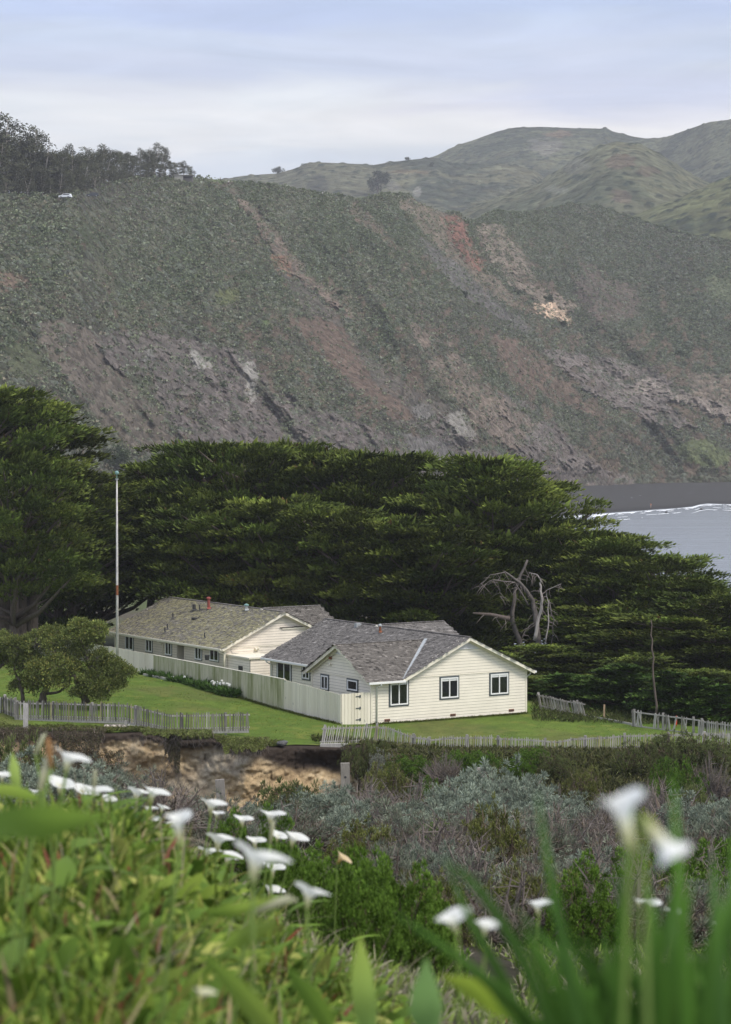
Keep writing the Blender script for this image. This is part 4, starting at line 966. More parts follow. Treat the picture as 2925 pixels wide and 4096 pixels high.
for (a, b_, yt, yb) in ((503, 537.5, 2538.5, 2602), (585, 613, 2552, 2609), (663, 690.5, 2563, 2622), (782, 811, 2583.5, 2641), (841, 879, 2592, 2647)):
    winz(H2, SDR, a, b_, zat(H2, SDR, b_, yb + 3), zat(H2, SDR, a, yt), 'y', 0, -1, parent=h2, trim=0.05)
O2 = H2 + FD * 0.9
winz(O2, SDR, 727, 738, 0.15, zat(O2, SDR, 727, 2572), 'y', 0.9, -1, parent=h2, trim=0.05, panes=1)
s_, z_ = wallpt(H2, FD, 923, 2572); g = MB(); g.sphere((s_, -0.17, z_), 0.12, 14, 10); lmp = g.build('globe_lamp', M['bulb'], h2, smooth=True); g = MB(); g.bar((s_, -0.02, z_), (s_, -0.1, z_), 0.07, 0.07); g.tube([(s_, -0.05, z_ - 0.1), (s_, -0.05, z_ - 0.5), (s_ + 0.1, -0.05, z_ - 0.65), (s_ + 0.9, -0.05, z_ - 0.75)], 0.012, 5); g.build('cable', M['metal'], lmp)
s_, z_ = wallpt(H2, FD, 1024, 2596); g = MB(); g.box(s_ - 0.14, s_ + 0.14, -0.14, -0.03, z_ - 0.1, z_ + 0.09); g.sphere((s_ - 0.08, -0.2, z_), 0.08, 10, 7); g.sphere((s_ + 0.1, -0.2, z_ + 0.05), 0.07, 10, 7); g.build('flood_light', M['trim'], h2)
for px_, py_ in ((690, 2567), (820, 2592)):
    s_, z_ = wallpt(H2, SDR, px_, py_); g = MB(); g.box(-0.14, -0.03, s_ - 0.1, s_ + 0.1, z_ - 0.1, z_ + 0.1); g.sphere((-0.2, s_, z_ - 0.03), 0.08, 10, 7); g.build('flood_light', M['trim'], h2)
for (px_, py_, hh, rr_, mt, cp_, nm) in ((835, 2437, 0.72, 0.10, M['redpaint'], M['redpaint'], 'flue'), (986, 2443, 0.34, 0.10, M['metal'], M['copper'], 'flue'), (777, 2443, 0.40, 0.12, M['dark'], None, 'roof_vent'), (799, 2445, 0.42, 0.05, M['dark'], None, 'roof_vent'),
                                  (692, 2474, 0.36, 0.045, M['dark'], None, 'roof_vent'), (670, 2520, 0.42, 0.045, M['dark'], None, 'roof_vent'), (660, 2533, 0.38, 0.045, M['dark'], None, 'roof_vent'), (819, 2555, 0.38, 0.045, M['dark'], None, 'roof_vent')):
    x, y, z = roofpt(H2, px_, py_, RZ2, RX2, SL2); pipe(h2, x, y, z + 0.02, hh, rr_, mt, cp_, nm)
x, y, z = roofpt(H2, 781, 2478, RZ2, RX2, SL2); g = MB(); g.box(x - 0.16, x + 0.16, y - 0.22, y + 0.22, z - 0.08, z + 0.13); g.build('roof_vent', M['dark'], h2)
# lean-to and courtyard screens between the houses
lt = thing('lean_to_shed', H2, 'low cream lean-to shed against the gable of the farther house', 'shed', ANG)
wl, gp = MB(), MB()
sA, zA = wallpt(H2, FD, 903, 2607); Lt0 = 2.9
siding(wl, gp, 'y', -Lt0, -0.05, lambda y: 2.02, other=0.25, out=-1); siding(wl, gp, 'x', 0.25, 2.3, lambda y: 2.02, other=-Lt0, out=-1)
wl.build('wall', M['cream2'], lt); gp.build('wall_backing', M['gap'], lt)
g = MB(); g.box(0.1, 2.4, -Lt0 - 0.12, -0.06, 2.03, 2.13); g.build('roof', M['trim'], lt)
g = MB(); g.box(0.205, 0.24, -2.0, -1.45, 0.8, 1.50); g.build('window', M['dark'], lt)
def plank_screen(name, p0, p1, zt0, zt1, drop, label, colr, matr, cap=True, group=None, seed=1, gatepos=None, thick=0.03, pw=0.24, cat='fence'):
    "close-boarded fence from p0 to p1 (world xy), top heights zt0, zt1, boards reaching 'drop' below"
    rg = random.Random(seed)
    a, b_ = Vector((p0[0], p0[1], 0)), Vector((p1[0], p1[1], 0)); Ln = (b_ - a).length; d = (b_ - a) / Ln; nrm = Vector((d.y, -d.x, 0))
    if nrm.y > 0: nrm = -nrm
    root = thing(name, (p0[0], p0[1], zt0 - drop), label, cat, math.atan2(d.y, d.x), group)
    sgn = -1 if nrm.dot(Vector((-d.y, d.x, 0))) < 0 else 1       # outward side in local y
    mb = MB(); n_ = max(1, int(Ln / pw)); pw_ = Ln / n_
    for i in range(n_):
        x0, x1 = i * pw_ + 0.009, (i + 1) * pw_ - 0.009
        zt = drop + (zt1 - zt0) * (i + 0.5) / n_ + rg.uniform(-0.012, 0.012); t_ = rg.uniform(0.90, 1.05); o_ = sgn * rg.uniform(0.0, 0.008)
        mb.box(x0, x1, min(o_, o_ + sgn * thick), max(o_, o_ + sgn * thick), rg.uniform(0, 0.05), zt, tuple(q * t_ for q in colr(i / n_)))
    mb.build('boards', matr, root)
    bk = MB(); bk.add([(0, -sgn * 0.004, 0), (Ln, -sgn * 0.004, 0), (Ln, -sgn * 0.004, drop + zt1 - zt0 - 0.03), (0, -sgn * 0.004, drop - 0.03)], [(0, 1, 2, 3)]); bk.bar((0, -sgn * 0.05, 0.4), (Ln, -sgn * 0.05, 0.4 + (zt1 - zt0) * 0), 0.05, 0.09); bk.build('back_rail', M['gap'], root)
    if cap:
        cpb = MB(); cpb.bar((0, sgn * 0.0, drop + 0.02), (Ln, sgn * 0.0, drop + zt1 - zt0 + 0.02), 0.10, 0.035); cpb.build('cap_rail', M['trim'], root)
    return root, sgn, Ln
# materials for the fences
def fence_paint(name, basec, green, scale, peel=0.0):
    m, t, b = new_mat(name); l = t.links.new; b.inputs['Roughness'].default_value = 0.85; b.inputs['Specular IOR Level'].default_value = 0.15
    a = mnode(t, 'ShaderNodeVertexColor'); a.layer_name = 'Col'; tcn = mnode(t, 'ShaderNodeTexCoord'); mpn = mnode(t, 'ShaderNodeMapping'); mpn.inputs['Scale'].default_value = (scale, scale, scale * 0.12)
    nz = mnode(t, 'ShaderNodeTexNoise'); nz.inputs['Scale'].default_value = 1; nz.inputs['Detail'].default_value = 6; nz.inputs['Roughness'].default_value = 0.7
    l(tcn.outputs['Object'], mpn.inputs[0]); l(mpn.outputs[0], nz.inputs['Vector'])
    rr = mnode(t, 'ShaderNodeValToRGB'); rr.color_ramp.elements[0].position = 0.40; rr.color_ramp.elements[0].color = (*basec, 1); rr.color_ramp.elements[1].position = 0.66; rr.color_ramp.elements[1].color = (*green, 1)
    l(nz.outputs['Fac'], rr.inputs[0])
    mu = mnode(t, 'ShaderNodeMix', data_type='RGBA', blend_type='MULTIPLY'); mu.inputs['Factor'].default_value = 1; l(rr.outputs[0], mu.inputs['A']); l(a.outputs[0], mu.inputs['B']); src = mu.outputs['Result']
    if peel:
        mp2 = mnode(t, 'ShaderNodeMapping'); mp2.inputs['Scale'].default_value = (4.5, 4.5, 2.0); n2 = mnode(t, 'ShaderNodeTexNoise'); n2.inputs['Scale'].default_value = 1; n2.inputs['Detail'].default_value = 4
        l(tcn.outputs['Object'], mp2.inputs[0]); l(mp2.outputs[0], n2.inputs['Vector'])
        r3 = mnode(t, 'ShaderNodeValToRGB'); r3.color_ramp.elements[0].position = peel; r3.color_ramp.elements[1].position = peel + 0.012; l(n2.outputs['Fac'], r3.inputs[0])
        mu3 = mnode(t, 'ShaderNodeMix', data_type='RGBA'); l(r3.outputs[0], mu3.inputs['Factor']); l(src, mu3.inputs['A']); mu3.inputs['B'].default_value = (0.20, 0.20, 0.20, 1); src = mu3.outputs['Result']
    l(src, b.inputs['Base Color']); return m
M['fence_green'] = fence_paint('mildewed_fence_paint', (0.60, 0.575, 0.42), (0.26, 0.28, 0.125), 2.2)
M['fence_white'] = fence_paint('peeling_fence_paint', (0.82, 0.765, 0.64), (0.72, 0.665, 0.53), 1.5, peel=0.70)
M['fence_dull'] = fence_paint('dull_fence_paint', (0.58, 0.555, 0.43), (0.43, 0.42, 0.30), 1.5)
Gt = np.array([C0[0], C0[1]]) - FD[:2] * 2.02
def fpt(px):
    a = (px - CX) / FPX; s = (a * Gt[1] - Gt[0]) / (SDR[0] - a * SDR[1]); return Gt + SDR[:2] * s
one = lambda f: (1, 1, 1)
F1r, sg1, L1_ = plank_screen('board_fence', Gt, fpt(1138.7), 16.73, 17.03, 1.95, 'white board fence with peeling paint patches beside the gate', one, M['fence_white'], seed=3, cap=False)
F2r, sg2, _ = plank_screen('board_fence', fpt(1138.7) + np.array([0.02, -0.02]), fpt(615.5), 17.03, 17.15, 1.95, 'long board fence stained green with mildew behind the flower bed', one, M['fence_green'], seed=4, cap=True, pw=0.2)
plank_screen('board_fence', fpt(615.5) + np.array([0.0, 0.05]), fpt(438), 17.18, 17.22, 1.9, 'clean cream board fence in front of the farther house, behind the flagpole', one, M['fence_white'], seed=5, cap=False)
plank_screen('board_fence', fpt(438), (-25.7, 172.8), 17.20, 17.25, 1.9, 'dull cream board fence running behind the bushy trees to its left end', one, M['fence_dull'], seed=6, cap=False, pw=0.5)
# gate
gr, sgg, Lg = plank_screen('board_gate', C0[:2] - FD[:2] * 0.10 - SDR[:2] * 0.06, Gt, 16.78, 16.76, 1.85, 'cream board gate with three dark hinges next to the house corner', one, M['fence_white'], seed=8, cap=False, pw=0.2, cat='gate')
for zz in (0.30, 0.95, 1.62):
    g = MB(); yb_ = sgg * 0.045
    g.box(0.70, 0.98, min(yb_, yb_ + sgg * 0.02), max(yb_, yb_ + sgg * 0.02), zz, zz + 0.045); g.box(0.66, 0.74, min(yb_, yb_ + sgg * 0.025), max(yb_, yb_ + sgg * 0.025), zz - 0.05, zz + 0.095)
    g.build('hinge', M['charcoal'], gr)
# small screens in the courtyard
pA = H2 + FD * 2.4 - SDR * 3.0; pB = H2 + FD * 4.6 - SDR * 4.6
plank_screen('board_fence', (pA[0], pA[1]), (pB[0], pB[1]), ZB + 1.15, ZB + 1.35, 1.3, 'short cream courtyard fence between the two houses', one, M['fence_dull'], seed=9, cap=True)
g0 = thing('potted_plant', P(829, 2640, 156.5) - np.array([0, 0, 0.0]), 'small green plant in a black pot by the farther house windows', 'plant')
MB().tube([(0, 0, 0), (0, 0, 0.32)], [0.13, 0.17], 12).build('pot', M['dark'], g0)

# ------------------------------------------------------------------ foliage builders
def unit(a): return a / np.maximum(np.linalg.norm(a, axis=-1, keepdims=True), 1e-9)
def blades(Pp, d, side, ln, wd, cb, ct, bend=None, mid=0.45):
    "pointed leaves as two-face diamonds: base, two shoulders, tip (numpy arrays)"
    n = len(Pp); ln = ln[:, None]; wd = wd[:, None]
    m_ = Pp + d * ln * mid; tip = Pp + d * ln
    if bend is not None: tip = tip + bend * ln
    V = np.stack([Pp, m_ + side * wd / 2, tip, m_ - side * wd / 2], 1).reshape(-1, 3)
    c = np.stack([cb, (cb + ct) / 2, ct, (cb + ct) / 2], 1).reshape(-1, 3)
    i = np.arange(n)[:, None] * 4
    F = np.concatenate([i + np.array([[0, 1, 2]]), i + np.array([[0, 2, 3]])])
    return V, F, c
def longblades(Pp, d, side, ln, wd, cb, ct, droop, seg=5, rise=None):
    "arched strap leaves: seg quads each, bending towards -Z by droop"
    n = len(Pp); t = np.linspace(0, 1, seg + 1)[None, :, None]
    L_ = ln[:, None, None]
    path = Pp[:, None, :] + d[:, None, :] * L_ * t
    path = path + np.array([0, 0, -1.0])[None, None, :] * (droop[:, None, None] * L_ * t ** 2.2)
    wprof = np.sin(np.pi * np.clip(0.22 + 0.78 * t, 0, 1)) ** 0.8
    w_ = wd[:, None, None] * wprof / 2
    A, B = path + side[:, None, :] * w_, path - side[:, None, :] * w_
    V = np.stack([A, B], 2).reshape(-1, 3)
    c = (cb[:, None, :] * (1 - t) + ct[:, None, :] * t); c = np.stack([c, c], 2).reshape(-1, 3)
    b_ = (np.arange(n) * (seg + 1) * 2)[:, None, None]; s_ = (np.arange(seg) * 2)[None, :, None]
    F = (b_ + s_ + np.array([0, 1, 3, 2])[None, None, :]).reshape(-1, 4)
    return V, F, c
def join(parts):
    V, F, Cc, b = [], [], [], 0
    for v, f, c in parts:
        V.append(v); Cc.append(c); F.append(f + b); b += len(v)
    tri = [f for f in F if f.shape[1] == 3]; quad = [f for f in F if f.shape[1] == 4]
    Fs = []
    if tri: Fs.append(np.concatenate(tri))
    if quad: Fs.append(np.concatenate(quad))
    return np.concatenate(V), Fs, np.concatenate(Cc)

def cypress_mesh(seed, H, Rr, base, npad, style, nsp=230, spray=0.42, wind=0.25, tint=(1.12, 1.06, 1)):
    rg = np.random.default_rng(seed)
    h = (np.arange(npad) + rg.random(npad)) / npad; h = h ** (0.85 if style != 'cone' else 1.2)
    nl = max(5, int(H * (1 - base) / 1.35)); h = (np.floor(h * nl) + .5 + rg.normal(0, .13, npad)) / nl; h = np.clip(h, 0, 1)
    if style == 'flat': env = np.interp(h, [0, .15, .45, .75, .9, 1], [.55, .9, 1, .85, .6, .25])
    elif style == 'dome': env = np.interp(h, [0, .2, .5, .75, .92, 1], [.75, 1, .95, .72, .42, .12])
    elif style == 'spread': env = np.interp(h, [0, .2, .5, .8, .93, 1], [.7, 1, .95, .9, .7, .3])
    else: env = (1 - h) ** 0.85 * 0.95 + 0.05
    ang = np.arange(npad) * 2.39996 + rg.random(npad) * 0.9
    lob = 1 + 0.22 * np.sin(ang * 2 + seed) + 0.15 * np.sin(ang * 3 + seed * 2.1 + h * 5)
    rad = Rr * env * lob * np.where(rg.random(npad) < 0.72, rg.uniform(0.72, 1.0, npad), rg.uniform(0.25, 0.7, npad))
    ps = (Rr * 0.23 + 0.40) * rg.uniform(0.75, 1.35, npad) * (1.15 - 0.45 * h) * (0.8 if style == 'cone' else 1)
    ps = np.minimum(ps, rad * 0.8 + 0.5)
    cx_ = np.cos(ang) * rad + wind * H * 0.12 * h; cy_ = np.sin(ang) * rad
    cz_ = H * (base + (1 - base) * h) + 0.10 * rad - .1 * Rr + rg.normal(0, 0.32, npad) - ps * 0.2
    out = np.stack([np.cos(ang), np.sin(ang), np.zeros(npad)], 1); lat = np.stack([-np.sin(ang), np.cos(ang), np.zeros(npad)], 1)
    tone = rg.uniform(0.5, 1.5, npad); hue = rg.random(npad)
    # sprays on each pad
    ni = (nsp * (ps / ps.mean()) ** 1.6).astype(int) + 30
    idx = np.repeat(np.arange(npad), ni); n = len(idx)
    a, q = rg.random(n) * 2 * np.pi, np.sqrt(rg.random(n))
    # ragged pad outline
    rag = 1 + 0.30 * np.sin(a * 3 + idx) + 0.22 * np.sin(a * 7 + idx * 2.3)
    u = np.cos(a) * q * rag * 1.25; v_ = np.sin(a) * q * rag * 0.85
    zz = 0.22 * (1 - q ** 2) + 0.10 * u + rg.normal(0, 0.06, n)
    low = rg.random(n) < 0.10; zz = np.where(low, zz - rg.uniform(0.1, 0.25, n), zz)
    s_ = ps[idx][:, None]
    Pp = np.stack([cx_[idx], cy_[idx], cz_[idx]], 1) + s_ * (out[idx] * u[:, None] + lat[idx] * v_[:, None]) ; Pp[:, 2] += ps[idx] * zz
    d = out[idx] * (0.75 + 0.6 * u)[:, None] + lat[idx] * (v_ * 0.9)[:, None] + rg.normal(0, 0.45, (n, 3)); d[:, 2] = rg.uniform(0.02, 0.95, n) * (1.5 if style == 'cone' else 1)
    d = unit(d); sd_ = unit(np.cross(d, np.array([0, 0, 1.0]) + rg.normal(0, 0.45, (n, 3))))
    ln = spray * rg.uniform(0.45, 1.25, n) * np.where(rg.random(n) < .06, 1.7, 1); wd = ln * rg.uniform(0.30, 0.55, n)
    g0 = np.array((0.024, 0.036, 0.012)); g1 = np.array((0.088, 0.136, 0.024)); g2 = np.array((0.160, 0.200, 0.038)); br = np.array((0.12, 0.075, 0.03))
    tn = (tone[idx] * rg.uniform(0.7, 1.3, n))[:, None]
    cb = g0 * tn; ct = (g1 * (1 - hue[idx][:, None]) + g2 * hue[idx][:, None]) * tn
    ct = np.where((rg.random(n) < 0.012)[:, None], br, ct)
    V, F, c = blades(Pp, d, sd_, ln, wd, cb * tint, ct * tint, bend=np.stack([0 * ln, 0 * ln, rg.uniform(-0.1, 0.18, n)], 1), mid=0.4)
    pads = np.stack([cx_, cy_, cz_, ps], 1)
    return V, [F], c, pads
def cypress_trunk(mb, H, base, pads, seed, rt, forks=1, frac=0.5, maxl=60):
    rg = random.Random(seed); lean = rg.uniform(-0.04, 0.06) * H
    top = H * 0.9
    pts = [(lean * (i / 6) ** 1.5 + rg.uniform(-.12, .12) * (i > 0), rg.uniform(-.12, .12) * (i > 0), -0.4 + (top + 0.4) * i / 6) for i in range(7)]
    mb.tube(pts, [rt * 1.35, rt, rt * .85, rt * .66, rt * .45, rt * .25, rt * .08], 9)
    def tr_at(z):
        z = max(0, min(top, z)); f = (z + 0.4) / (top + 0.4) * 6; i = min(5, int(f)); return Vector(pts[i]).lerp(Vector(pts[i + 1]), f - i)
    k_ = 0
    for p in pads[::-1] if False else pads:
        if rg.random() > frac or k_ >= maxl: continue
        k_ += 1
        z0 = max(H * base * 0.45, p[2] - rg.uniform(0.25, 0.6) * math.hypot(p[0], p[1]) - 0.5)
        a = tr_at(min(z0, top)); b_ = Vector((p[0], p[1], p[2] - p[3] * 0.25)); m_ = a.lerp(b_, 0.5) + Vector((rg.uniform(-.2, .2), rg.uniform(-.2, .2), -0.06 * (b_ - a).length))
        r_ = 0.035 + 0.016 * (b_ - a).length
        mb.tube([a, m_, b_, b_ + (b_ - m_) * 0.2], [r_ * 1.6, r_, r_ * .5, r_ * .15], 5, cap=False)
def make_cypress(seed, H, Rr, base, npad, style, label, loc, rz=0, group=None, name='cypress_tree', rt=0.38, **kw):
    root = thing(name, loc, label, 'tree', rz, group)
    V, F, c, pads = cypress_mesh(seed, H, Rr, base, npad, style, **kw)
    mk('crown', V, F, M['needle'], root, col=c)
    mb = MB(); cypress_trunk(mb, H, base, pads, seed, rt); mb.build('trunk', M['bark'], root, smooth=True)
    return root

# ---- the cypress grove behind the houses
protos = {}
for nm, a in {'big': (11, 16, 6.2, 0.38, 110, 'flat'), 'tall': (23, 17, 5.2, 0.42, 105, 'dome'), 'wide': (37, 14, 6.8, 0.36, 110, 'spread'), 'dome': (41, 15, 6.2, 0.20, 135, 'dome'), 'mid': (53, 12, 4.9, 0.12, 105, 'spread'),
              'low': (67, 9, 4.2, 0.04, 95, 'dome'), 'cone': (71, 6, 2.0, 0.02, 60, 'cone')}.items():
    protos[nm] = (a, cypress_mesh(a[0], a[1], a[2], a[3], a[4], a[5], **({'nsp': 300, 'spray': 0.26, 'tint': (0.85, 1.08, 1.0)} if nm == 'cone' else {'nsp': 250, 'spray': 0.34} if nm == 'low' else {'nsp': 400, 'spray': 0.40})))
built = {}
def place_cypress(nm, px, D, top, R_, label, rz, group='cypress trees in the dark grove', name='cypress_tree', zb=None, bright=None):
    a, (V, F, c, pads) = protos[nm]
    z0 = float(lawn_z(np.array(float(px)), np.array(min(D, 200.)))) if zb is None else zb
    H = (CAMZ - (top - HZ) / FPX * D) - z0; s = H / a[1]; sr = R_ / a[2]
    loc = ((px - CX) / FPX * D, D, z0 - 0.2)
    if nm not in built:
        root = thing(name, loc, label, 'tree', rz, group, scale=(sr, sr, s))
        mk('crown', V, F, M['needle'], root, col=c)
        mb = MB(); cypress_trunk(mb, a[1], a[3], pads, a[0], {'cone': 0.10, 'low': 0.25}.get(nm, 0.42)); mb.build('trunk', M['bark'], root, smooth=True)
        built[nm] = root
    else:
        root = dup(built[nm], loc, rz, label, group, scale=(sr, sr, s)); root.name = name
    return root
GROVE = [
 ('big', -70, 171, 1500, 6.8, 'tallest cypress, cut by the left edge of the photo', 0.3), ('tall', 95, 176, 1560, 6.0, 'tall cypress whose crown steps down at the upper left', 2.0), ('wide', 60, 166, 1800, 6.0, 'cypress with bare thick trunks in front at the far left', 4.0),
 ('mid', 235, 178, 1850, 4.6, 'cypress just left of the flagpole', 1.0), ('wide', 400, 184, 1900, 4.6, 'cypress right behind the flagpole', 5.0), ('tall', 600, 187, 1835, 4.6, 'dark cypress standing right of the flagpole', 0.7),
 ('big', 800, 185, 1742, 5.6, 'cypress above the left end of the mossy roof', 1.7), ('wide', 990, 184, 1728, 6.2, 'broad flat-topped cypress at the highest part of the middle grove', 2.6), ('dome', 1190, 186, 1738, 5.6, 'dense cypress right of the flat-topped one', 0.2),
 ('big', 1370, 182, 1772, 5.6, 'cypress over the gap between the two houses', 3.9), ('wide', 1560, 181, 1768, 6.0, 'cypress with a spiky branch poking up in the grove centre', 0.9), ('tall', 1740, 183, 1875, 4.6, 'cypress left of the high rounded crown', 5.2),
 ('dome', 1960, 173, 1792, 6.4, 'high rounded cypress nearest the black sand beach', 1.2), ('big', 2120, 177, 1900, 5.2, 'cypress leaning out under the beach view', 2.2), ('wide', 2300, 175, 2085, 5.4, 'cypress directly below the surf line', 3.1),
 ('dome', 2470, 171, 2120, 5.2, 'cypress stepping down in front of the water', 4.5), ('wide', 2620, 168, 2195, 5.2, 'wind-shaped cypress with a pointed tip against the sea', 0.5), ('dome', 2770, 164, 2290, 4.6, 'lower cypress at the right under the water', 2.9), ('wide', 2930, 160, 2345, 4.8, 'cypress at the right edge of the photo', 1.9),
 ('tall', 700, 179, 1985, 4.6, 'inner cypress behind the mossy roof, left part', 0.4), ('wide', 900, 176, 2000, 4.8, 'inner cypress behind the red chimney pipe', 2.4), ('mid', 1110, 175, 1960, 5.2, 'inner cypress behind the farther gable', 4.4), ('wide', 1330, 172, 1990, 5.0, 'inner cypress behind the roof valley of the houses', 1.4),
 ('mid', 1520, 170, 2040, 5.0, 'inner cypress behind the nearer roof ridge', 3.4), ('mid', 1720, 168, 2070, 5.2, 'inner cypress left of the dead grey trunks', 5.4), ('mid', 1900, 176, 2130, 4.2, 'cypress low behind the gable peak', 0.8), ('mid', 2480, 164, 2400, 4.6, 'inner cypress right of the dead grey trunks', 2.8),
 ('mid', 2680, 158, 2440, 4.8, 'bushy cypress behind the broken fence', 0.1), ('mid', 2860, 155, 2500, 4.2, 'bushy cypress low at the right edge', 1.1), ('tall', 300, 177, 2030, 4.2, 'low spreading cypress left of the flagpole foot', 3.7),
 ('low', 1960, 158, 2590, 3.2, 'low cypress just behind the right roof slope', 0.3), ('low', 2170, 160, 2560, 3.6, 'low bushy cypress beside the house corner', 1.5), ('low', 2320, 158, 2590, 3.8, 'low bushy cypress behind the leaning fence', 3.3), ('low', 2560, 152, 2600, 3.4, 'low bushy cypress left of the bare pole', 5.1),
 ('low', 2800, 148, 2660, 3.2, 'low bushy cypress behind the broken pickets', 0.6), ('low', 2100, 152, 2690, 2.6, 'smallest bushy cypress touching the house corner', 2.1),
 ('cone', 2240, 150, 2680, 1.9, 'young conical cypress behind the leaning fence', 0.0), ('cone', 2335, 149, 2690, 1.9, 'young conical cypress right of the leaning fence', 0.9), ('cone', 2425, 147, 2660, 2.0, 'young conical cypress behind the single post', 1.8), ('cone', 2515, 146, 2640, 2.2, 'tallest young cone cypress beyond the low rail', 2.7),
 ('cone', 2680, 143, 2665, 2.1, 'young conical cypress right of the bare pole', 3.6), ('cone', 2780, 142, 2690, 2.0, 'young conical cypress behind the fence gap', 4.5), ('cone', 2880, 141, 2720, 2.1, 'young conical cypress at the right edge', 5.4), ('cone', 2600, 147, 2720, 1.7, 'young conical cypress close behind the bare pole', 5.0),
 ('cone', 1040, 176, 2285, 1.3, 'thin sapling rising behind the mossy roof', 1.0), ('cone', 1565, 168, 2410, 1.1, 'small sapling behind the nearer roof ridge', 2.0), ('low', 1150, 177, 2360, 3.6, 'low spreading cypress above the farther roof end', 2.2),
]
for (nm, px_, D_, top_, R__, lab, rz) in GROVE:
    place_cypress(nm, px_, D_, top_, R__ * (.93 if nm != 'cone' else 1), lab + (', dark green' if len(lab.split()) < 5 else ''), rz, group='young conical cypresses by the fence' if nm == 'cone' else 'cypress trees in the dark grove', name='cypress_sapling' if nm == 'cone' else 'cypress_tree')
# bare thick trunks at the far left, with their own dark crowns overhead
def dead_tree(name, px, D, paths, label, matr, cat='tree'):
    z0 = float(lawn_z(np.array(float(px)), np.array(float(D)))); o = np.array([(px - CX) / FPX * D, D, z0 - 0.3])
    root = thing(name, o, label, cat); tr_, tw = MB(), MB()
    rg = random.Random(int(px))
    for (pp, r0, r1) in paths:
        pts = [Vector(P(x_, y_, D + dz) - o) for x_, y_, dz in pp]
        dens = []
        for i in range(len(pts) - 1):
            for q in range(4): dens.append(pts[i].lerp(pts[i + 1], q / 4) + Vector((rg.uniform(-.06, .06), rg.uniform(-.06, .06), 0)))
        dens.append(pts[-1]); n_ = len(dens)
        tr_.tube(dens, [lerp(r0, r1, i / (n_ - 1)) for i in range(n_)], 7)
        for i in range(2, n_, 1):
            for q in range(2):
                if rg.random() < (0.12 if name == 'bare_pole' else 0.6):
                    d_ = Vector((rg.uniform(-1, 1), rg.uniform(-.6, .6), rg.uniform(-1.0, 0.3))).normalized(); l_ = rg.uniform(0.25, 0.95)
                    tw.tube([dens[i], dens[i] + d_ * l_ * .5 + Vector((0, 0, -.05)), dens[i] + d_ * l_ + Vector((rg.uniform(-.2, .2), 0, -.25))], [0.025, 0.017, 0.006], 4, col=(1.3, 1.25, 1.2), cap=False)
    tr_.build('trunk', matr, root, smooth=True); tw.build('dead_twigs', M['twig'], root)
    return root
dead_tree('dead_cypress', 2180, 164, [([(2165, 2700, 0), (2150, 2500, 0), (2130, 2400, 0), (2080, 2330, -.5), (2015, 2285, -1)], .24, .06), ([(2110, 2420, -.6), (2060, 2330, -1.4), (1970, 2320, -2), (1920, 2350, -2)], .07, .012), ([(2020, 2290, -1), (1960, 2300, -1.6), (1915, 2345, -2)], .045, .012), ([(2010, 2290, -1), (1990, 2330, -1), (2000, 2385, -1)], .035, .01),
          ([(2100, 2640, 1), (2050, 2480, 1), (2060, 2360, 1), (2110, 2240, 1)], .20, .08), ([(2150, 2480, 0), (2100, 2520, -.3), (2075, 2600, -.4)], .04, .01), ([(2195, 2400, -.5), (2215, 2480, -.7), (2205, 2580, -.8), (2225, 2640, -.8)], .05, .012)],
          'grey dead cypress with bare drooping branches in the grove', M['deadbark'])
dead_tree('broken_cypress', 2150, 157, [([(2140, 2560, 0), (2158, 2470, 0), (2170, 2400, 0), (2160, 2330, 0)], .13, .06), ([(2185, 2570, -.4), (2195, 2460, -.4), (2188, 2360, -.4), (2245, 2335, -.8)], .05, .015), ([(2165, 2330, 0), (2150, 2300, 0), (2120, 2290, 0)], .05, .015)],
          'bleached broken trunk standing beside the grey dead cypress', M['deadwood'])
dead_tree('fallen_limb', 1990, 158, [([(1895, 2452, 0), (1960, 2458, -.2), (2040, 2475, -.3)], .06, .17)], 'brown broken limb hanging level left of the dead trunks', M['bark'], 'branch')
dead_tree('bare_pole', 2625, 140, [([(2627, 2862, 0), (2615, 2700, 0), (2608, 2560, 0), (2604, 2480, 0)], .075, .03)], 'thin bare dead pole tree standing behind the broken fence', M['bark'])
for i, (x0, x1, lab) in enumerate(((15, 5, 'thickest dark trunk at the left edge under the grove'), (85, 70, 'second thick dark trunk behind the left fence end'), (130, 210, 'leaning forked trunk behind the left fence end'))):
    dead_tree('bare_trunked_cypress', x0 + 20, 168, [([(x0, 2580, 0), (x0 + 5, 2400, 0), (x1, 2200, 0), (x1 + 30, 2050, 0)], .62 - .1 * i, .25)], lab, M['bark'], 'tree')

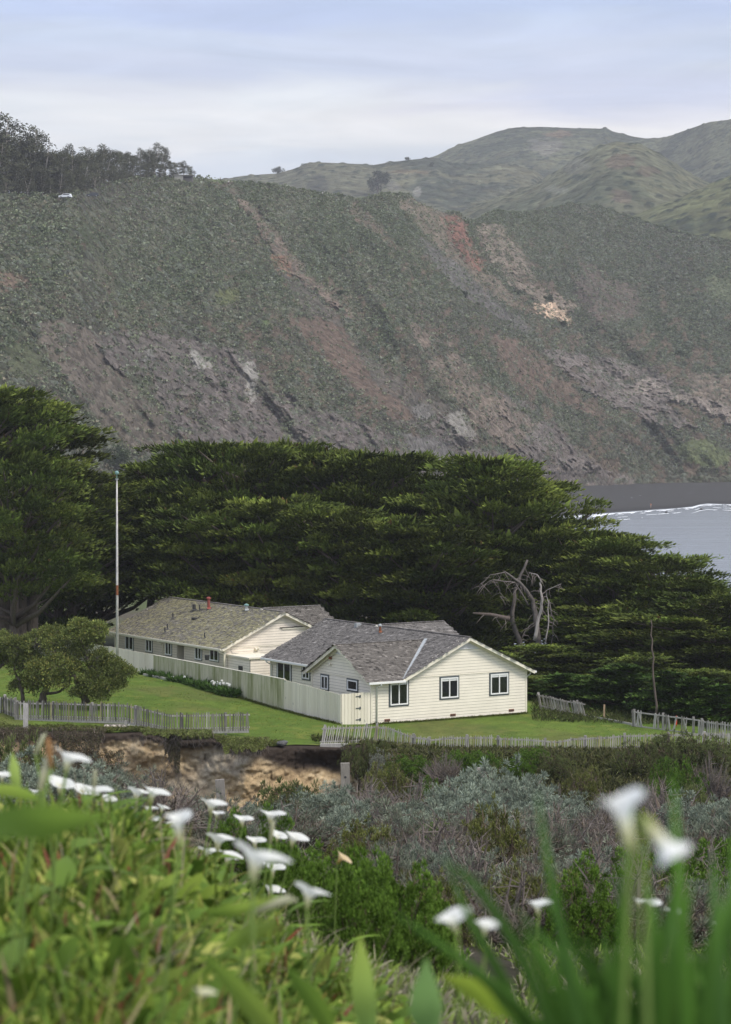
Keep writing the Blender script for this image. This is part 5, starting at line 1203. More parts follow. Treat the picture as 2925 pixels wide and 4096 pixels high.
# ---- shrubs
def shrub_mesh(seed, Rr, H, nclump, cr, nleaf, ll, lw, c0, c1, ntw, twc, spiky=0.3, top=1.0, dry=0.0, bare=0.0):
    rg = np.random.default_rng(seed)
    a = rg.random(nclump) * 2 * np.pi; e = np.arcsin(rg.random(nclump) ** 0.8)
    lob = 1 + 0.22 * np.sin(a * 2 + seed) + 0.16 * np.sin(a * 5 + 2 * seed) + rg.normal(0, 0.06, nclump)
    q = rg.uniform(0.72, 1.0, nclump) * lob
    cen = np.stack([np.cos(a) * np.cos(e) * Rr * q, np.sin(a) * np.cos(e) * Rr * q, np.sin(e) * H * q * top + cr * 0.3], 1)
    nrm = unit(cen / np.array([Rr, Rr, H]) ** 1.0 + np.array([0, 0, 0.35]))
    keep = rg.random(nclump) > bare
    idx = np.repeat(np.arange(nclump)[keep], nleaf); n = len(idx)
    d = unit(rg.normal(0, 1, (n, 3)) + nrm[idx] * (0.9 + spiky))
    Pp = cen[idx] + d * cr * rg.uniform(0.15, 0.9, (n, 1)) * rg.uniform(0.6, 1.3, nclump)[idx][:, None]
    sd_ = unit(np.cross(d, rg.normal(0, 1, (n, 3))))
    tn = (rg.uniform(0.65, 1.35, nclump)[idx] * rg.uniform(0.75, 1.25, n))[:, None]
    cb, ct = np.array(c0) * tn, np.array(c1) * tn
    if dry: 
        m_ = (rg.random(nclump) < dry)[idx][:, None]; ct = np.where(m_, np.array((0.17, 0.13, 0.08)) * tn, ct)
    parts = [blades(Pp, d, sd_, ll * rg.uniform(0.6, 1.4, n), lw * rg.uniform(0.7, 1.3, n), cb, ct)]
    mb = MB(); rr_ = random.Random(seed)
    for i in range(ntw):
        j = rr_.randrange(nclump); c_ = Vector(cen[j]); b_ = Vector((c_.x * 0.12, c_.y * 0.12, -0.05)); m_ = b_.lerp(c_, 0.5) + Vector((rr_.uniform(-.1, .1) * Rr, rr_.uniform(-.1, .1) * Rr, 0.05 * H))
        ex = c_ + (c_ - m_) * rr_.uniform(0.0, 0.35); t_ = rr_.uniform(0.7, 1.4)
        mb.tube([b_, m_, c_, ex], [0.018 * Rr + .006, 0.013 * Rr + .003, 0.007 * Rr + .002, 0.003], 3, col=tuple(q_ * t_ for q_ in twc), cap=False)
        for q_ in range(2):
            dd = Vector((rr_.uniform(-1, 1), rr_.uniform(-1, 1), rr_.uniform(-.2, 1))).normalized() * Rr * 0.28
            mb.tube([m_.lerp(c_, 0.5 * q_ + .3), m_.lerp(c_, 0.5 * q_ + .3) + dd], [0.007 * Rr + .002, 0.002], 3, col=tuple(v_ * t_ for v_ in twc), cap=False)
    return join(parts), mb
SHK = {
 'sage': dict(Rr=1.0, H=0.85, nclump=300, cr=0.095, nleaf=46, ll=0.075, lw=0.018, c0=(0.15, 0.17, 0.125), c1=(0.30, 0.35, 0.275), ntw=70, twc=(0.9, 0.8, 0.72), bare=0.10),
 'sage_loose': dict(Rr=1.0, H=0.7, nclump=240, cr=0.09, nleaf=26, ll=0.085, lw=0.014, c0=(0.13, 0.145, 0.10), c1=(0.235, 0.265, 0.195), ntw=150, twc=(1.15, 1.02, 0.92), bare=0.25, dry=0.12),
 'twiggy': dict(Rr=1.0, H=0.7, nclump=220, cr=0.10, nleaf=12, ll=0.07, lw=0.012, c0=(0.12, 0.11, 0.085), c1=(0.21, 0.20, 0.155), ntw=260, twc=(1.35, 1.22, 1.1), bare=0.3, dry=0.35),
 'green': dict(Rr=1.0, H=0.8, nclump=420, cr=0.085, nleaf=38, ll=0.050, lw=0.026, c0=(0.050, 0.095, 0.016), c1=(0.145, 0.245, 0.035), ntw=40, twc=(0.6, 0.55, 0.4)),
 'olive': dict(Rr=1.0, H=0.75, nclump=300, cr=0.09, nleaf=34, ll=0.06, lw=0.02, c0=(0.09, 0.105, 0.03), c1=(0.22, 0.235, 0.07), ntw=110, twc=(0.8, 0.7, 0.6), dry=0.1),
 'dark': dict(Rr=1.0, H=0.7, nclump=320, cr=0.10, nleaf=32, ll=0.07, lw=0.022, c0=(0.075, 0.095, 0.034), c1=(0.19, 0.22, 0.08), ntw=120, twc=(0.6, 0.5, 0.45), dry=0.12),
 'white': dict(Rr=1.0, H=0.8, nclump=260, cr=0.085, nleaf=30, ll=0.06, lw=0.022, c0=(0.09, 0.11, 0.06), c1=(0.42, 0.44, 0.38), ntw=80, twc=(1, 0.9, 0.8)),
}
CATN = {'sage': ('sagebrush', 'grey-green sage shrub'), 'sage_loose': ('sagebrush', 'loose grey sage shrub'), 'twiggy': ('bare_shrub', 'bare twiggy grey shrub'), 'green': ('coyote_brush', 'bright green rounded shrub'),
        'olive': ('olive_shrub', 'olive-coloured shrub'), 'dark': ('dark_shrub', 'dark green low shrub'), 'white': ('flowering_shrub', 'small shrub with whitish flower heads')}
shr_proto = {}
def shrub(kind_, loc, s, sz, rz, label, group=None, variant=0):
    key = (kind_, variant)
    if key not in shr_proto:
        (V, F, c), mb = shrub_mesh(100 + len(shr_proto) * 7, **SHK[kind_])
        root = thing(CATN[kind_][0], loc, label, 'shrub', rz, group, scale=(s, s, sz))
        mk('foliage', V, F, M['leaf'], root, col=c); mb.build('stems', M['twig'], root)
        shr_proto[key] = root
    else: root = dup(shr_proto[key], loc, rz, label, group, scale=(s, s, sz))
    return root

# midground shrubs in the ravine: (kind, photo px centre, photo py of the top, distance, radius m, label)
ORD = 'first second third fourth fifth sixth seventh eighth ninth tenth eleventh twelfth thirteenth fourteenth fifteenth sixteenth seventeenth eighteenth nineteenth twentieth'.split()
def ordn(i): return ORD[i] if i < 20 else 'twenty-' + ORD[i - 20] if i < 29 else 'thirtieth' if i == 29 else 'thirty-' + ORD[i - 30] if i < 39 else 'fortieth' if i == 39 else 'forty-' + ORD[i - 40]
def place_shrub(kind_, px, top, D, r, label, group=None, lawn=False, hz=None, z0=None, variant=None):
    if z0 is None: z0 = float(ground_at(px, D)) if lawn else float(near_zf(np.array([[float(px)]]), np.array([[float(D)]]))[0, 0])
    zt = CAMZ - (top - HZ) / FPX * D; H = min(max(zt - z0, 0.75 * r), 1.7 * r); z0 = zt - H if (D > 110 and px < 1640) else z0
    return shrub(kind_, ((px - CX) / FPX * D, D, z0 - 0.08), r, H / SHK[kind_]['H'], random.uniform(0, 6.28), label, group, (random.randrange(2) if kind_ in ('sage', 'sage_loose', 'green', 'dark') else 0) if variant is None else variant)
GS = 'grey sage shrubs filling the ravine'
for a in [
 ('dark', 1180, 3155, 66, 1.15, 'dusky sage shrub in front of the ochre cliff, left of the drilled post'), ('sage', 1060, 3225, 60, 0.9, 'grey sage shrub at the foot of the ochre cliff'), ('sage', 1290, 3180, 62, 1.2, 'grey sage shrub below the drilled post'),
 ('sage_loose', 1180, 3290, 52, 1.2, 'loose sage shrub behind the green mound'), ('twiggy', 1480, 3165, 68, 1.5, 'twiggy grey shrub right of the drilled post'), ('sage', 1400, 3260, 56, 1.3, 'pale sage shrub with curved bare stems'),
 ('twiggy', 1640, 3150, 70, 1.6, 'broad twiggy shrub below the leaning pickets'), ('sage_loose', 1560, 3280, 56, 1.4, 'loose sage shrub in the middle of the ravine'), ('sage', 1730, 3250, 54, 1.2, 'dense sage shrub in the middle of the ravine'),
 ('sage', 1880, 3135, 66, 1.3, 'blue-green sage shrub left of the grey stump post'), ('sage', 2000, 3100, 68, 1.5, 'large blue-green sage shrub beside the grey stump post'), ('sage', 2110, 3150, 66, 1.3, 'blue-green sage shrub below the windblown bush'),
 ('sage', 1950, 3210, 58, 1.4, 'pale sage mound below the stump post'), ('sage', 2150, 3240, 56, 1.3, 'pale sage mound in front of the windblown bush'), ('twiggy', 1850, 3300, 50, 1.4, 'twiggy shrub below the pale sage mound'),
 ('sage_loose', 2060, 3320, 48, 1.3, 'loose sage shrub above the long green blades'), ('olive', 1990, 3270, 45, 0.8, 'olive tinted shrub between the grey sages'), ('olive', 1890, 3330, 44, 0.5, 'small olive tinted shrub among grey twigs'),
 ('twiggy', 2260, 3330, 50, 1.4, 'twiggy shrub left of the big blurred flower'), ('sage', 2300, 3230, 58, 1.2, 'sage shrub behind the big blurred flower'), ('twiggy', 2450, 3260, 56, 1.4, 'grey shrub right behind the big blurred flower'),
 ('twiggy', 2680, 3180, 60, 1.5, 'pale bare twiggy shrub at the right'), ('sage', 2830, 3210, 56, 1.3, 'sage shrub near the right edge'), ('sage_loose', 2960, 3260, 50, 1.4, 'loose sage shrub cut by the right edge'),
 ('twiggy', 1700, 3380, 42, 1.3, 'dark twiggy shrub right of the green mound'), ('sage_loose', 1560, 3420, 36, 1.0, 'loose sage shrub close to the green mound'), ('twiggy', 1920, 3430, 36, 1.2, 'bare grey shrub above the left blurred flower'),
 ('sage_loose', 2120, 3460, 34, 1.1, 'grey shrub above the small open flower'), ('twiggy', 2340, 3480, 34, 1.2, 'grey twigs below the big blurred flower'), ('green', 2420, 3460, 30, 0.6, 'green shrub just below the big blurred flower'),
 ('sage_loose', 2600, 3380, 42, 1.2, 'grey shrub below the drooping flower'), ('green', 2740, 3440, 32, 0.8, 'yellow-green shrub behind the long right blades'), ('twiggy', 2880, 3430, 34, 1.1, 'grey shrub behind the blades at the right edge'),
 ('twiggy', 2030, 3560, 26, 0.9, 'grey twigs behind the small open flower'), ('sage_loose', 1780, 3520, 28, 0.9, 'grey twigs right of the dark green mound'), ('twiggy', 2500, 3580, 26, 1.0, 'grey twigs behind the group of small flowers'), ('sage_loose', 2700, 3560, 26, 0.9, 'grey shrub behind the rightmost small flowers'),
 ('sage', 60, 3060, 30, 0.75, 'grey sage shrub at the left edge above the lilies'), ('sage', 170, 3090, 28, 0.7, 'grey sage shrub behind the leftmost lilies'), ('sage', 290, 3130, 30, 0.7, 'grey sage shrub behind the second cluster of lilies'), ('sage', 700, 3190, 44, 0.9, 'grey sage shrub between lilies and the ochre cliff'), ('sage_loose', 420, 3190, 36, 0.8, 'grey sage shrub behind the middle lilies'), ('sage_loose', 830, 3270, 40, 0.9, 'grey sage shrub left of the leaning grey post'),
 ('twiggy', 640, 3260, 34, 0.8, 'grey twigs behind the tall blurred lily'), ('sage_loose', 960, 3330, 34, 0.8, 'grey shrub behind the dark green mound'),
 ('dark', 60, 3000, 60, 1.2, 'dark shrub at the top left under the picket fence'),
]:
    place_shrub(a[0], a[1], a[2], a[3], a[4], a[5], GS if a[0] in ('sage', 'sage_loose', 'twiggy') else None)
rgb_ = random.Random(77)
for nm_, yy, dd, rr0, kinds_ in (('back', 3200, 64, .85, ('sage', 'twiggy', 'sage', 'dark')), ('middle', 3300, 51, .72, ('sage_loose', 'sage', 'green', 'sage_loose', 'olive', 'twiggy')), ('front', 3420, 38, .55, ('sage_loose', 'green', 'twiggy', 'sage')), ('nearest', 3550, 27, .42, ('olive', 'sage_loose', 'green', 'green'))):
    x_ = {'back': 1330, 'middle': 1450, 'front': 1560, 'nearest': 1650}[nm_]; i_ = 0
    while x_ < 3000:
        kd = kinds_[rgb_.randrange(len(kinds_))]; place_shrub(kd, x_, yy + rgb_.uniform(-45, 35), dd + rgb_.uniform(-3, 3), rr0 * rgb_.uniform(.8, 1.3), f'{CATN[kd][1]}, {ordn(i_)} from the left in the {nm_} row of the ravine thicket', GS); i_ += 1; x_ += rgb_.uniform(85, 190)
for a in [(1010, 3250, 21, .42, 'dark green mound shrub behind the middle lilies'), (1130, 3310, 20, .40, 'green mound shrub left part of the hedge below the ravine'), (1330, 3375, 18.5, .42, 'large bright green mound shrub in the centre'),
          (1480, 3395, 18, .42, 'bright green mound shrub, highest of the centre group'), (1600, 3450, 17.5, .40, 'bright green mound shrub right of the centre group'), (1720, 3560, 17, .30, 'small green mound at the right end of the group'), (1260, 3480, 16.5, .30, 'green mound in front beside the wilted lily'), (1440, 3520, 16, .34, 'green mound lowest of the centre group')]:
    place_shrub('green', a[0], a[1], a[2], a[3], a[4], 'bright green mounds in the foreground')
# shrubs on the bank and along the bluff edge
bank = [('dark', 1440, 2985, 124, 0.9, 'dark shrub at the end of the bare cliff'), ('dark', 1475, 2960, 125.2, 0.45, 'small round bush before the leaning pickets'), ('dark', 1540, 2960, 125, 0.45, 'second small round bush before the leaning pickets'),
 ('white', 1525, 3010, 123.5, 0.6, 'whitish flowering shrub below the leaning pickets'), ('olive', 1560, 3070, 119.5, 1.0, 'yellow-green succulent mat on the bank'), ('green', 1640, 3030, 121, 1.1, 'green shrub on the bank right of the cliff'),
 ('olive', 1500, 3110, 118.5, 0.8, 'olive mat hanging over the ochre soil'), ('green', 1720, 3120, 117, 0.9, 'green shrub low on the bank'), ('white', 1700, 3070, 118.5, 0.55, 'pale flower tuft on the bank, left one'), ('dark', 1690, 3150, 115, 1.0, 'dark mat low on the bank'),
 ('twiggy', 1770, 3030, 120.5, 1.0, 'dry shrub on the bank below the picket fence'), ('green', 1840, 3010, 122, 1.0, 'green shrub touching the fence base'), ('white', 1885, 3085, 118, 0.6, 'pale flower tuft beside the stump post'),
 ('green', 1930, 3010, 122, 1.0, 'green shrub above the stump post'), ('dark', 1980, 3060, 119, 0.8, 'dark shrub behind the stump post'), ('green', 2130, 2998, 122.5, 1.1, 'large green shrub under the level pickets'), ('green', 2080, 3040, 121, 0.8, 'green shrub left below the level pickets'), ('dark', 2210, 3030, 121.5, 1.0, 'dark shrub right of the large green one'),
 ('twiggy', 2210, 3110, 112, 1.7, 'windblown bare bush leaning over the bank'), ('olive', 2330, 3060, 118, 1.0, 'olive shrub on the grassy bank'), ('dark', 2560, 2985, 122, 1.2, 'dark tangled shrub at the stone wall end'), ('dark', 2690, 2950, 122.6, 1.4, 'dark tangled bush climbing the right fence'),
 ('dark', 2790, 2965, 122.4, 1.4, 'dark tangled bush beside the climbing one'), ('dark', 2890, 2990, 122, 1.3, 'dark tangled bush at the right edge'), ('green', 2700, 3060, 117, 1.3, 'yellow-green shrub on the right bank'), ('green', 2620, 3100, 116, 1.1, 'green shrub left of the bare earth slump'),
 ('olive', 2480, 3140, 114, 1.2, 'olive shrub low on the right bank'), ('dark', 2430, 3170, 113, 1.2, 'dark shrub low on the right bank'), ('olive', 2330, 3170, 112, 1.1, 'olive shrub right of the windblown bush'), ('dark', 2000, 3110, 115, 0.9, 'dark shrub right of the stump post foot'), ('dark', 2800, 3150, 113, 1.2, 'dark shrub beside the bare earth slump'), ('green', 2560, 3180, 111, 0.9, 'small green shrub at the foot of the right bank'),
 ('twiggy', 2850, 3060, 118, 1.1, 'dry grey shrub above the bare earth slump'), ('white', 2905, 3140, 114, 0.5, 'pale tuft on the earth slump'),
 ('sage', 560, 3230, 100, 0.9, 'grey shrub low before the cliff foot'), ('olive', 1290, 3230, 112, 1.0, 'olive shrub at the cliff foot beside the drilled post')]
for a in bank: place_shrub(a[0], a[1], a[2], a[3], a[4], a[5])

# ------------------------------------------------------------------ bushy trees on the lawn
def bushy_tree(px0, D0, trunks, lumps, label, seed):
    rg = np.random.default_rng(seed); z0 = float(lawn_z(np.array(float(px0)), np.array(D0))); o = np.array([(px0 - CX) / FPX * D0, D0, z0])
    root = thing('bushy_tree', o, label, 'tree', group='bushy trees on the lawn')
    parts = []; tw = MB(); tr_ = MB(); rr_ = random.Random(seed); roots = []
    for path, r0 in trunks:
        pts = [Vector(P(x_, y_, D0 + dz) - o) for x_, y_, dz in path]; dens = []
        for i in range(len(pts) - 1):
            for q in range(3): dens.append(pts[i].lerp(pts[i + 1], q / 3) + Vector((rr_.uniform(-.05, .05), rr_.uniform(-.05, .05), rr_.uniform(-.03, .03))))
        dens.append(pts[-1]); tr_.tube(dens, [lerp(r0, r0 * .35, i / (len(dens) - 1)) for i in range(len(dens))], 7); roots += dens[len(dens) // 2:]
    for (x_, y_, r, dz, tone, yl) in lumps:
        c_ = P(x_, y_, D0 + dz) - o; rm = r * (D0 + dz) / FPX
        ncl = int(70 * (rm / 1.2) ** 2) + 20; d_ = unit(rg.normal(0, 1, (ncl, 3))); d_[:, 2] = np.where(d_[:, 2] < -0.3, -d_[:, 2], d_[:, 2])
        cc = c_ + d_ * rm * rg.uniform(0.55, 1.05, (ncl, 1)) * np.array([1, 1, 0.85])
        idx = np.repeat(np.arange(ncl), 42); n = len(idx); d2 = unit(rg.normal(0, 1, (n, 3)) + d_[idx] * 0.6 + [0, 0, .3])
        Pp = cc[idx] + d2 * rg.uniform(0.05, 0.26, (n, 1)); sd_ = unit(np.cross(d2, rg.normal(0, 1, (n, 3))))
        tn = (tone * rg.uniform(0.7, 1.3, ncl)[idx] * rg.uniform(0.75, 1.25, n))[:, None]; yel = (rg.random(n) < yl)[:, None]
        cb = np.array((0.10, 0.13, 0.035)) * tn; ct = np.where(yel, np.array((0.40, 0.35, 0.10)), np.array((0.215, 0.25, 0.075))) * tn
        parts.append(blades(Pp, d2, sd_, rg.uniform(0.09, 0.17, n), rg.uniform(0.045, 0.075, n), cb, ct))
        a = min(roots, key=lambda q: (q - Vector(c_)).length); tr_.tube([a, a.lerp(Vector(c_), .5) + Vector((0, 0, .1)), Vector(c_)], [.07, .045, .02], 5)
        for q in range(26):
            e_ = Vector(cc[rr_.randrange(ncl)]); st = Vector(c_).lerp(e_, .2); tw.tube([st, st.lerp(e_, .6) + Vector((rr_.uniform(-.1, .1), 0, .05)), e_ + (e_ - st) * rr_.uniform(0, .18)], [.022, .014, .005], 3, col=(1.5, 1.4, 1.3), cap=False)
    V, F, c = join(parts); mk('crown', V, F, M['leaf'], root, col=c); tr_.build('trunk', M['bark'], root, smooth=True); tw.build('twigs', M['twig'], root)
bushy_tree(-20, 136, [([(-40, 2790, 0), (-30, 2690, 0), (30, 2650, 0)], .16)], [(-40, 2610, 85, 0, .9, .06), (20, 2580, 55, 0, 1, .1), (10, 2650, 55, .4, 1.05, .12), (-80, 2660, 70, 0, .8, .05)], 'bushy tree cut by the left edge', 3)
bushy_tree(170, 134.5, [([(165, 2812, 0), (180, 2765, 0), (205, 2720, 0), (215, 2640, 0)], .24), ([(90, 2808, 0), (82, 2740, 0), (60, 2680, .5), (75, 2610, .5)], .12), ([(190, 2775, 0), (240, 2765, 0), (275, 2740, 0), (290, 2690, .3)], .09)],
           [(75, 2600, 62, .5, .8, .06), (150, 2585, 62, 0, .9, .08), (95, 2680, 55, .6, .75, .03), (95, 2755, 52, .6, .7, .03), (160, 2690, 62, -.6, 1.2, .22), (150, 2740, 48, -.4, 1.1, .2), (225, 2600, 60, 0, 1.05, .15), (210, 2545, 45, .5, 1.0, .1), (235, 2670, 66, -.7, 1.2, .22), (225, 2740, 52, -.6, 1.15, .2), (120, 2640, 50, .3, .8, .06), (300, 2640, 58, -.2, .95, .12), (285, 2690, 50, -.3, 1.05, .15)], 'bushy tree with a leaning dark trunk', 5)
bushy_tree(350, 134, [([(340, 2815, 0), (320, 2760, 0), (300, 2705, 0), (265, 2700, 0)], .17), ([(352, 2810, 0), (330, 2740, 0), (365, 2660, 0), (325, 2560, 0), (300, 2530, 0)], .15)],
           [(320, 2515, 40, 0, 1.15, .1), (345, 2540, 42, 0, 1.1, .1), (300, 2545, 42, 0, 1.1, .1), (385, 2525, 38, 0, 1.15, .1), (375, 2570, 38, .2, 1.0, .06), (330, 2600, 40, .3, .9, .05), (400, 2640, 42, 0, .85, .05), (395, 2700, 60, 0, .7, .03), (440, 2670, 50, 0, .9, .05), (480, 2690, 42, 0, .95, .06), (360, 2740, 56, -.4, .85, .1), (430, 2755, 50, -.3, .85, .05), (320, 2780, 36, -.4, .8, .05), (470, 2740, 36, 0, .95, .06), (400, 2790, 40, -.5, .9, .05), (512, 2700, 28, 0, 1, .05)], 'bushy tree with a raised round top at the right', 9)

# flower bed along the green fence
def strap_clump(seed, n, ln, wd, hgt, c0, c1, spread=0.35, droop=0.55):
    rg = np.random.default_rng(seed); a = rg.random(n) * 2 * np.pi; q = np.sqrt(rg.random(n)) * spread
    Pp = np.stack([np.cos(a) * q, np.sin(a) * q, 0 * a], 1); el_ = rg.uniform(0.5, 1.35, n); a2 = a + rg.normal(0, 0.7, n)
    d = np.stack([np.cos(a2) * np.cos(el_), np.sin(a2) * np.cos(el_), np.sin(el_)], 1); sd_ = unit(np.cross(d, [0, 0, 1.0]) + rg.normal(0, .2, (n, 3)))
    tn = rg.uniform(0.6, 1.35, n)[:, None]
    return longblades(Pp, d, sd_, ln * rg.uniform(0.6, 1.25, n), wd * rg.uniform(0.7, 1.3, n), np.array(c0) * tn, np.array(c1) * tn, rg.uniform(0.2, 1.0, n) * droop, seg=4)
Vb, Fb, cb_ = strap_clump(5, 420, 0.62, 0.05, 0.5, (0.035, 0.075, 0.018), (0.085, 0.16, 0.035))
bedp = None
bed = [(590, 2712, 'at the left end of the bed'), (625, 2722, 'second from the left in the bed'), (660, 2732, 'third from the left in the bed'), (700, 2742, 'left of the wooden bed edge middle'), (740, 2755, 'in the middle of the bed'), (775, 2768, 'right of the bed middle'), (810, 2778, 'fifth from the right end'), (840, 2783, 'fourth from the right end'), (870, 2790, 'under the white blooms, left'), (900, 2795, 'under the white blooms, right'), (925, 2800, 'next to last before the fence corner'), (720, 2728, 'behind the bed middle against the fence')]
def fence_D(px, back=0.9):
    p = fpt(px); return p[1]
for i, (px_, py_, lab) in enumerate(bed):
    D_ = fence_D(px_) - 1.1 - 0.25 * (i % 2); loc = gpt(px_, D_, -0.05); sc_ = 1.0 + 0.25 * (px_ > 800)
    if bedp is None:
        bedp = thing('strap_leaf_plant', loc, 'x', 'plant', 0.3, 'strap leaf plants in the bed along the green fence', scale=(sc_, sc_, sc_)); mk('leaves', Vb, Fb, M['leaf'], bedp, col=cb_, smooth=True); bedp['label'] = 'dark green strap-leaf plant ' + lab
    else: dup(bedp, loc, i * 1.3, 'dark green strap-leaf plant ' + lab, scale=(sc_, sc_, sc_))
# white blooms of the bed
fp = None
for i, (px_, py_) in enumerate([(686, 2713), (692, 2713), (740, 2711), (845, 2731), (852, 2730), (860, 2734), (870, 2732), (889, 2728), (882, 2737), (905, 2738), (912, 2740), (920, 2742), (868, 2740), (855, 2742), (834, 2748), (842, 2762), (820, 2750), (896, 2736)]):
    D_ = fence_D(px_) - 1.3; p = P(px_, py_, D_)
    ztop = p[2]; zg = float(ground_at(px_, D_))
    if fp is None:
        fp = thing('white_bloom', (p[0], p[1], ztop), 'white lily bloom rising on its stalk above the strap-leaf bed', 'flower', 0, 'white blooms above the flower bed')
        g = MB(); g.tube([(0, 0, -0.7), (0.01, 0, -0.05)], 0.008, 4, col=(0.09, 0.15, 0.04)); g.build('stalk', M['leaf'], fp)
        g = MB(); g.tube([(0, 0, -0.08), (0, 0, 0.0), (0.01, 0, 0.05), (0.05, 0, 0.065)], [0.012, 0.03, 0.065, 0.085], 8, col=(0.85, 0.85, 0.80)); g.build('petals', M['petal'], fp)
    else: dup(fp, (p[0], p[1], ztop), i * 2.1, scale=(1.1, 1.1, 1))
eg = thing('timber_edging', gpt(640, fence_D(640) - 2.0, 0.02), 'dark timber board edging the flower bed', 'edging', ANG + math.pi / 2)
MB().box(-2.2, 2.2, -0.06, 0.06, -0.1, 0.12).build('board', M['oldwood'], eg)

# ------------------------------------------------------------------ picket fences
def picket_fence(label, pts, h_, spacing=0.135, pw=0.06, seed=1, lean=(0, 0), gaps=(), white=0.1, post_every=2.2, posth=1.0, rails=(0.14, 0.80), group='weathered picket fences', yellow=0.2, wob=0.03, pts_rail=None, base_board=False, point=True, tone=1.0):
    "pts: world points of the fence foot; h_: picket height"
    rg = random.Random(seed); pts = [Vector(p) for p in pts]; o = pts[0].copy(); pts = [p - o for p in pts]
    root = thing('picket_fence', o, label, 'fence', 0, group)
    seg = [(pts[i + 1] - pts[i]).length for i in range(len(pts) - 1)]; Lt = sum(seg)
    def at(s):
        for i, l in enumerate(seg):
            if s <= l or i == len(seg) - 1: return pts[i].lerp(pts[i + 1], min(s / l, 1)), (pts[i + 1] - pts[i]).normalized()
            s -= l
    pk = MB(); s = spacing * .5; 
    while s < Lt:
        if not any(a <= s <= b_ for a, b_ in gaps) and rg.random() > 0.02:
            p, d = at(s); nrm = Vector((d.y, -d.x, 0)).normalized()
            if nrm.y > 0: nrm = -nrm
            up = Vector((lean[0] * d.x + lean[1] * nrm.x, lean[0] * d.y + lean[1] * nrm.y, 1)) + Vector((rg.gauss(0, wob), rg.gauss(0, wob * .5), 0)); up.normalize()
            hh = h_ * rg.uniform(0.93, 1.04); t_ = tone * rg.uniform(0.5, 1.4); c = (t_, t_ * .985, t_ * .96); q = rg.random()
            if q < white: c = (1.8 * min(1, tone + .3),) * 3
            elif q < white + yellow: c = (1.5 * t_, 1.35 * t_, 0.95 * t_)
            p0 = p + nrm * 0.03 - Vector((0, 0, 0.03)); th_ = 0.02; wd = pw * rg.uniform(0.8, 1.15)
            dx = Vector((d.x, d.y, 0)).normalized() * wd / 2; n2 = nrm * th_; tip = 0.06 if point else 0.0
            A = [p0 - dx, p0 + dx, p0 + dx + up * (hh - tip), p0 + up * hh, p0 - dx + up * (hh - tip)]
            pk.add([*A, *[a + n2 for a in A]], [(4, 3, 2, 1, 0), (5, 6, 7, 8, 9), (0, 1, 6, 5), (1, 2, 7, 6), (2, 3, 8, 7), (3, 4, 9, 8), (4, 0, 5, 9)], c)
        s += spacing * rg.uniform(0.92, 1.08)
    pk.build('pickets', M['oldwood'], root)
    for rz_ in rails:
        rb = MB()
        for i in range(len(pts) - 1):
            u_ = Vector((0, 0, h_ * rz_)); d = (pts[i + 1] - pts[i]).normalized(); nr = Vector((d.y, -d.x, 0)).normalized(); nr = nr if nr.y < 0 else -nr
            lo = Vector((lean[0] * d.x + lean[1] * nr.x, lean[0] * d.y + lean[1] * nr.y, 0)) * h_ * rz_
            rb.bar(pts[i] + u_ + lo - d * 0.05, pts[i + 1] + u_ + lo + d * 0.05, 0.04, 0.075, col=(0.9, 0.9, 0.88))
        rb.build('rail', M['oldwood'], root)
    if base_board:
        rb = MB()
        for i in range(len(pts) - 1): rb.bar(pts[i] - Vector((0, 0, 0.04)), pts[i + 1] - Vector((0, 0, 0.04)), 0.08, 0.2, col=(0.75, 0.76, 0.78))
        rb.build('base_board', M['oldwood'], root)
    s = 0.1
    while s < Lt:
        p, d = at(s); nrm = Vector((d.y, -d.x, 0)).normalized(); nrm = nrm if nrm.y < 0 else -nrm; l_ = Vector((lean[0] * d.x + lean[1] * nrm.x, lean[0] * d.y + lean[1] * nrm.y, 0))
        t_ = rg.uniform(0.5, 1.0)
        MB().bar(p - nrm * 0.06 - Vector((0, 0, 0.4)), p - nrm * 0.06 + Vector((0, 0, h_ * posth)) + l_ * h_ * posth, 0.13, 0.11, up=(0, 1, 0), col=(t_, t_, t_)).build('post', M['oldwood'], root)
        s += post_every * rg.uniform(0.85, 1.15)
    return root
def wp(px, py, D): return P(px, py, D)
picket_fence('grey picket fence corner going back at the far left', [wp(-120, 2870, 133), wp(20, 2852, 131.5), wp(75, 2872, 129)], 1.02, seed=1, white=0.10, yellow=0.05, tone=.45, spacing=0.15, pw=0.075)
picket_fence('long grey picket fence along the left bluff, before the bushy trees', [wp(60, 2874, 129), wp(196, 2876, 128.6), wp(350, 2880, 128.2), wp(500, 2884, 128), wp(680, 2925, 127.4), wp(800, 2924, 127.6), wp(996, 2920, 128)], 1.02, seed=2, spacing=0.142, pw=0.072, white=0.06, yellow=0.10, tone=.45, base_board=True, post_every=2.3, posth=0.93)
picket_fence('yellowed pickets leaning over the cliff end below the gate', [wp(1282, 2978, 126.9), wp(1380, 2975, 127.0), wp(1500, 2972, 127)], 1.02, seed=3, lean=(0.16, -0.1), yellow=0.55, white=0.05, spacing=0.115, pw=0.05, wob=0.02)
picket_fence('sagging pickets sloping down to the right under the house corner', [wp(1495, 2968, 127), wp(1555, 2975, 126.8), wp(1640, 3008, 126.4), wp(1715, 3018, 126.2)], 0.98, seed=4, lean=(0.08, 0), yellow=0.5, white=0.05, spacing=0.115, pw=0.05)
picket_fence('level run of split pickets in front of the lawn, left stretch', [wp(1712, 3017, 126.2), wp(1800, 3008, 126.2), wp(1970, 3006, 126.2)], 0.90, seed=5, yellow=0.45, white=0.12, spacing=0.112, pw=0.05)
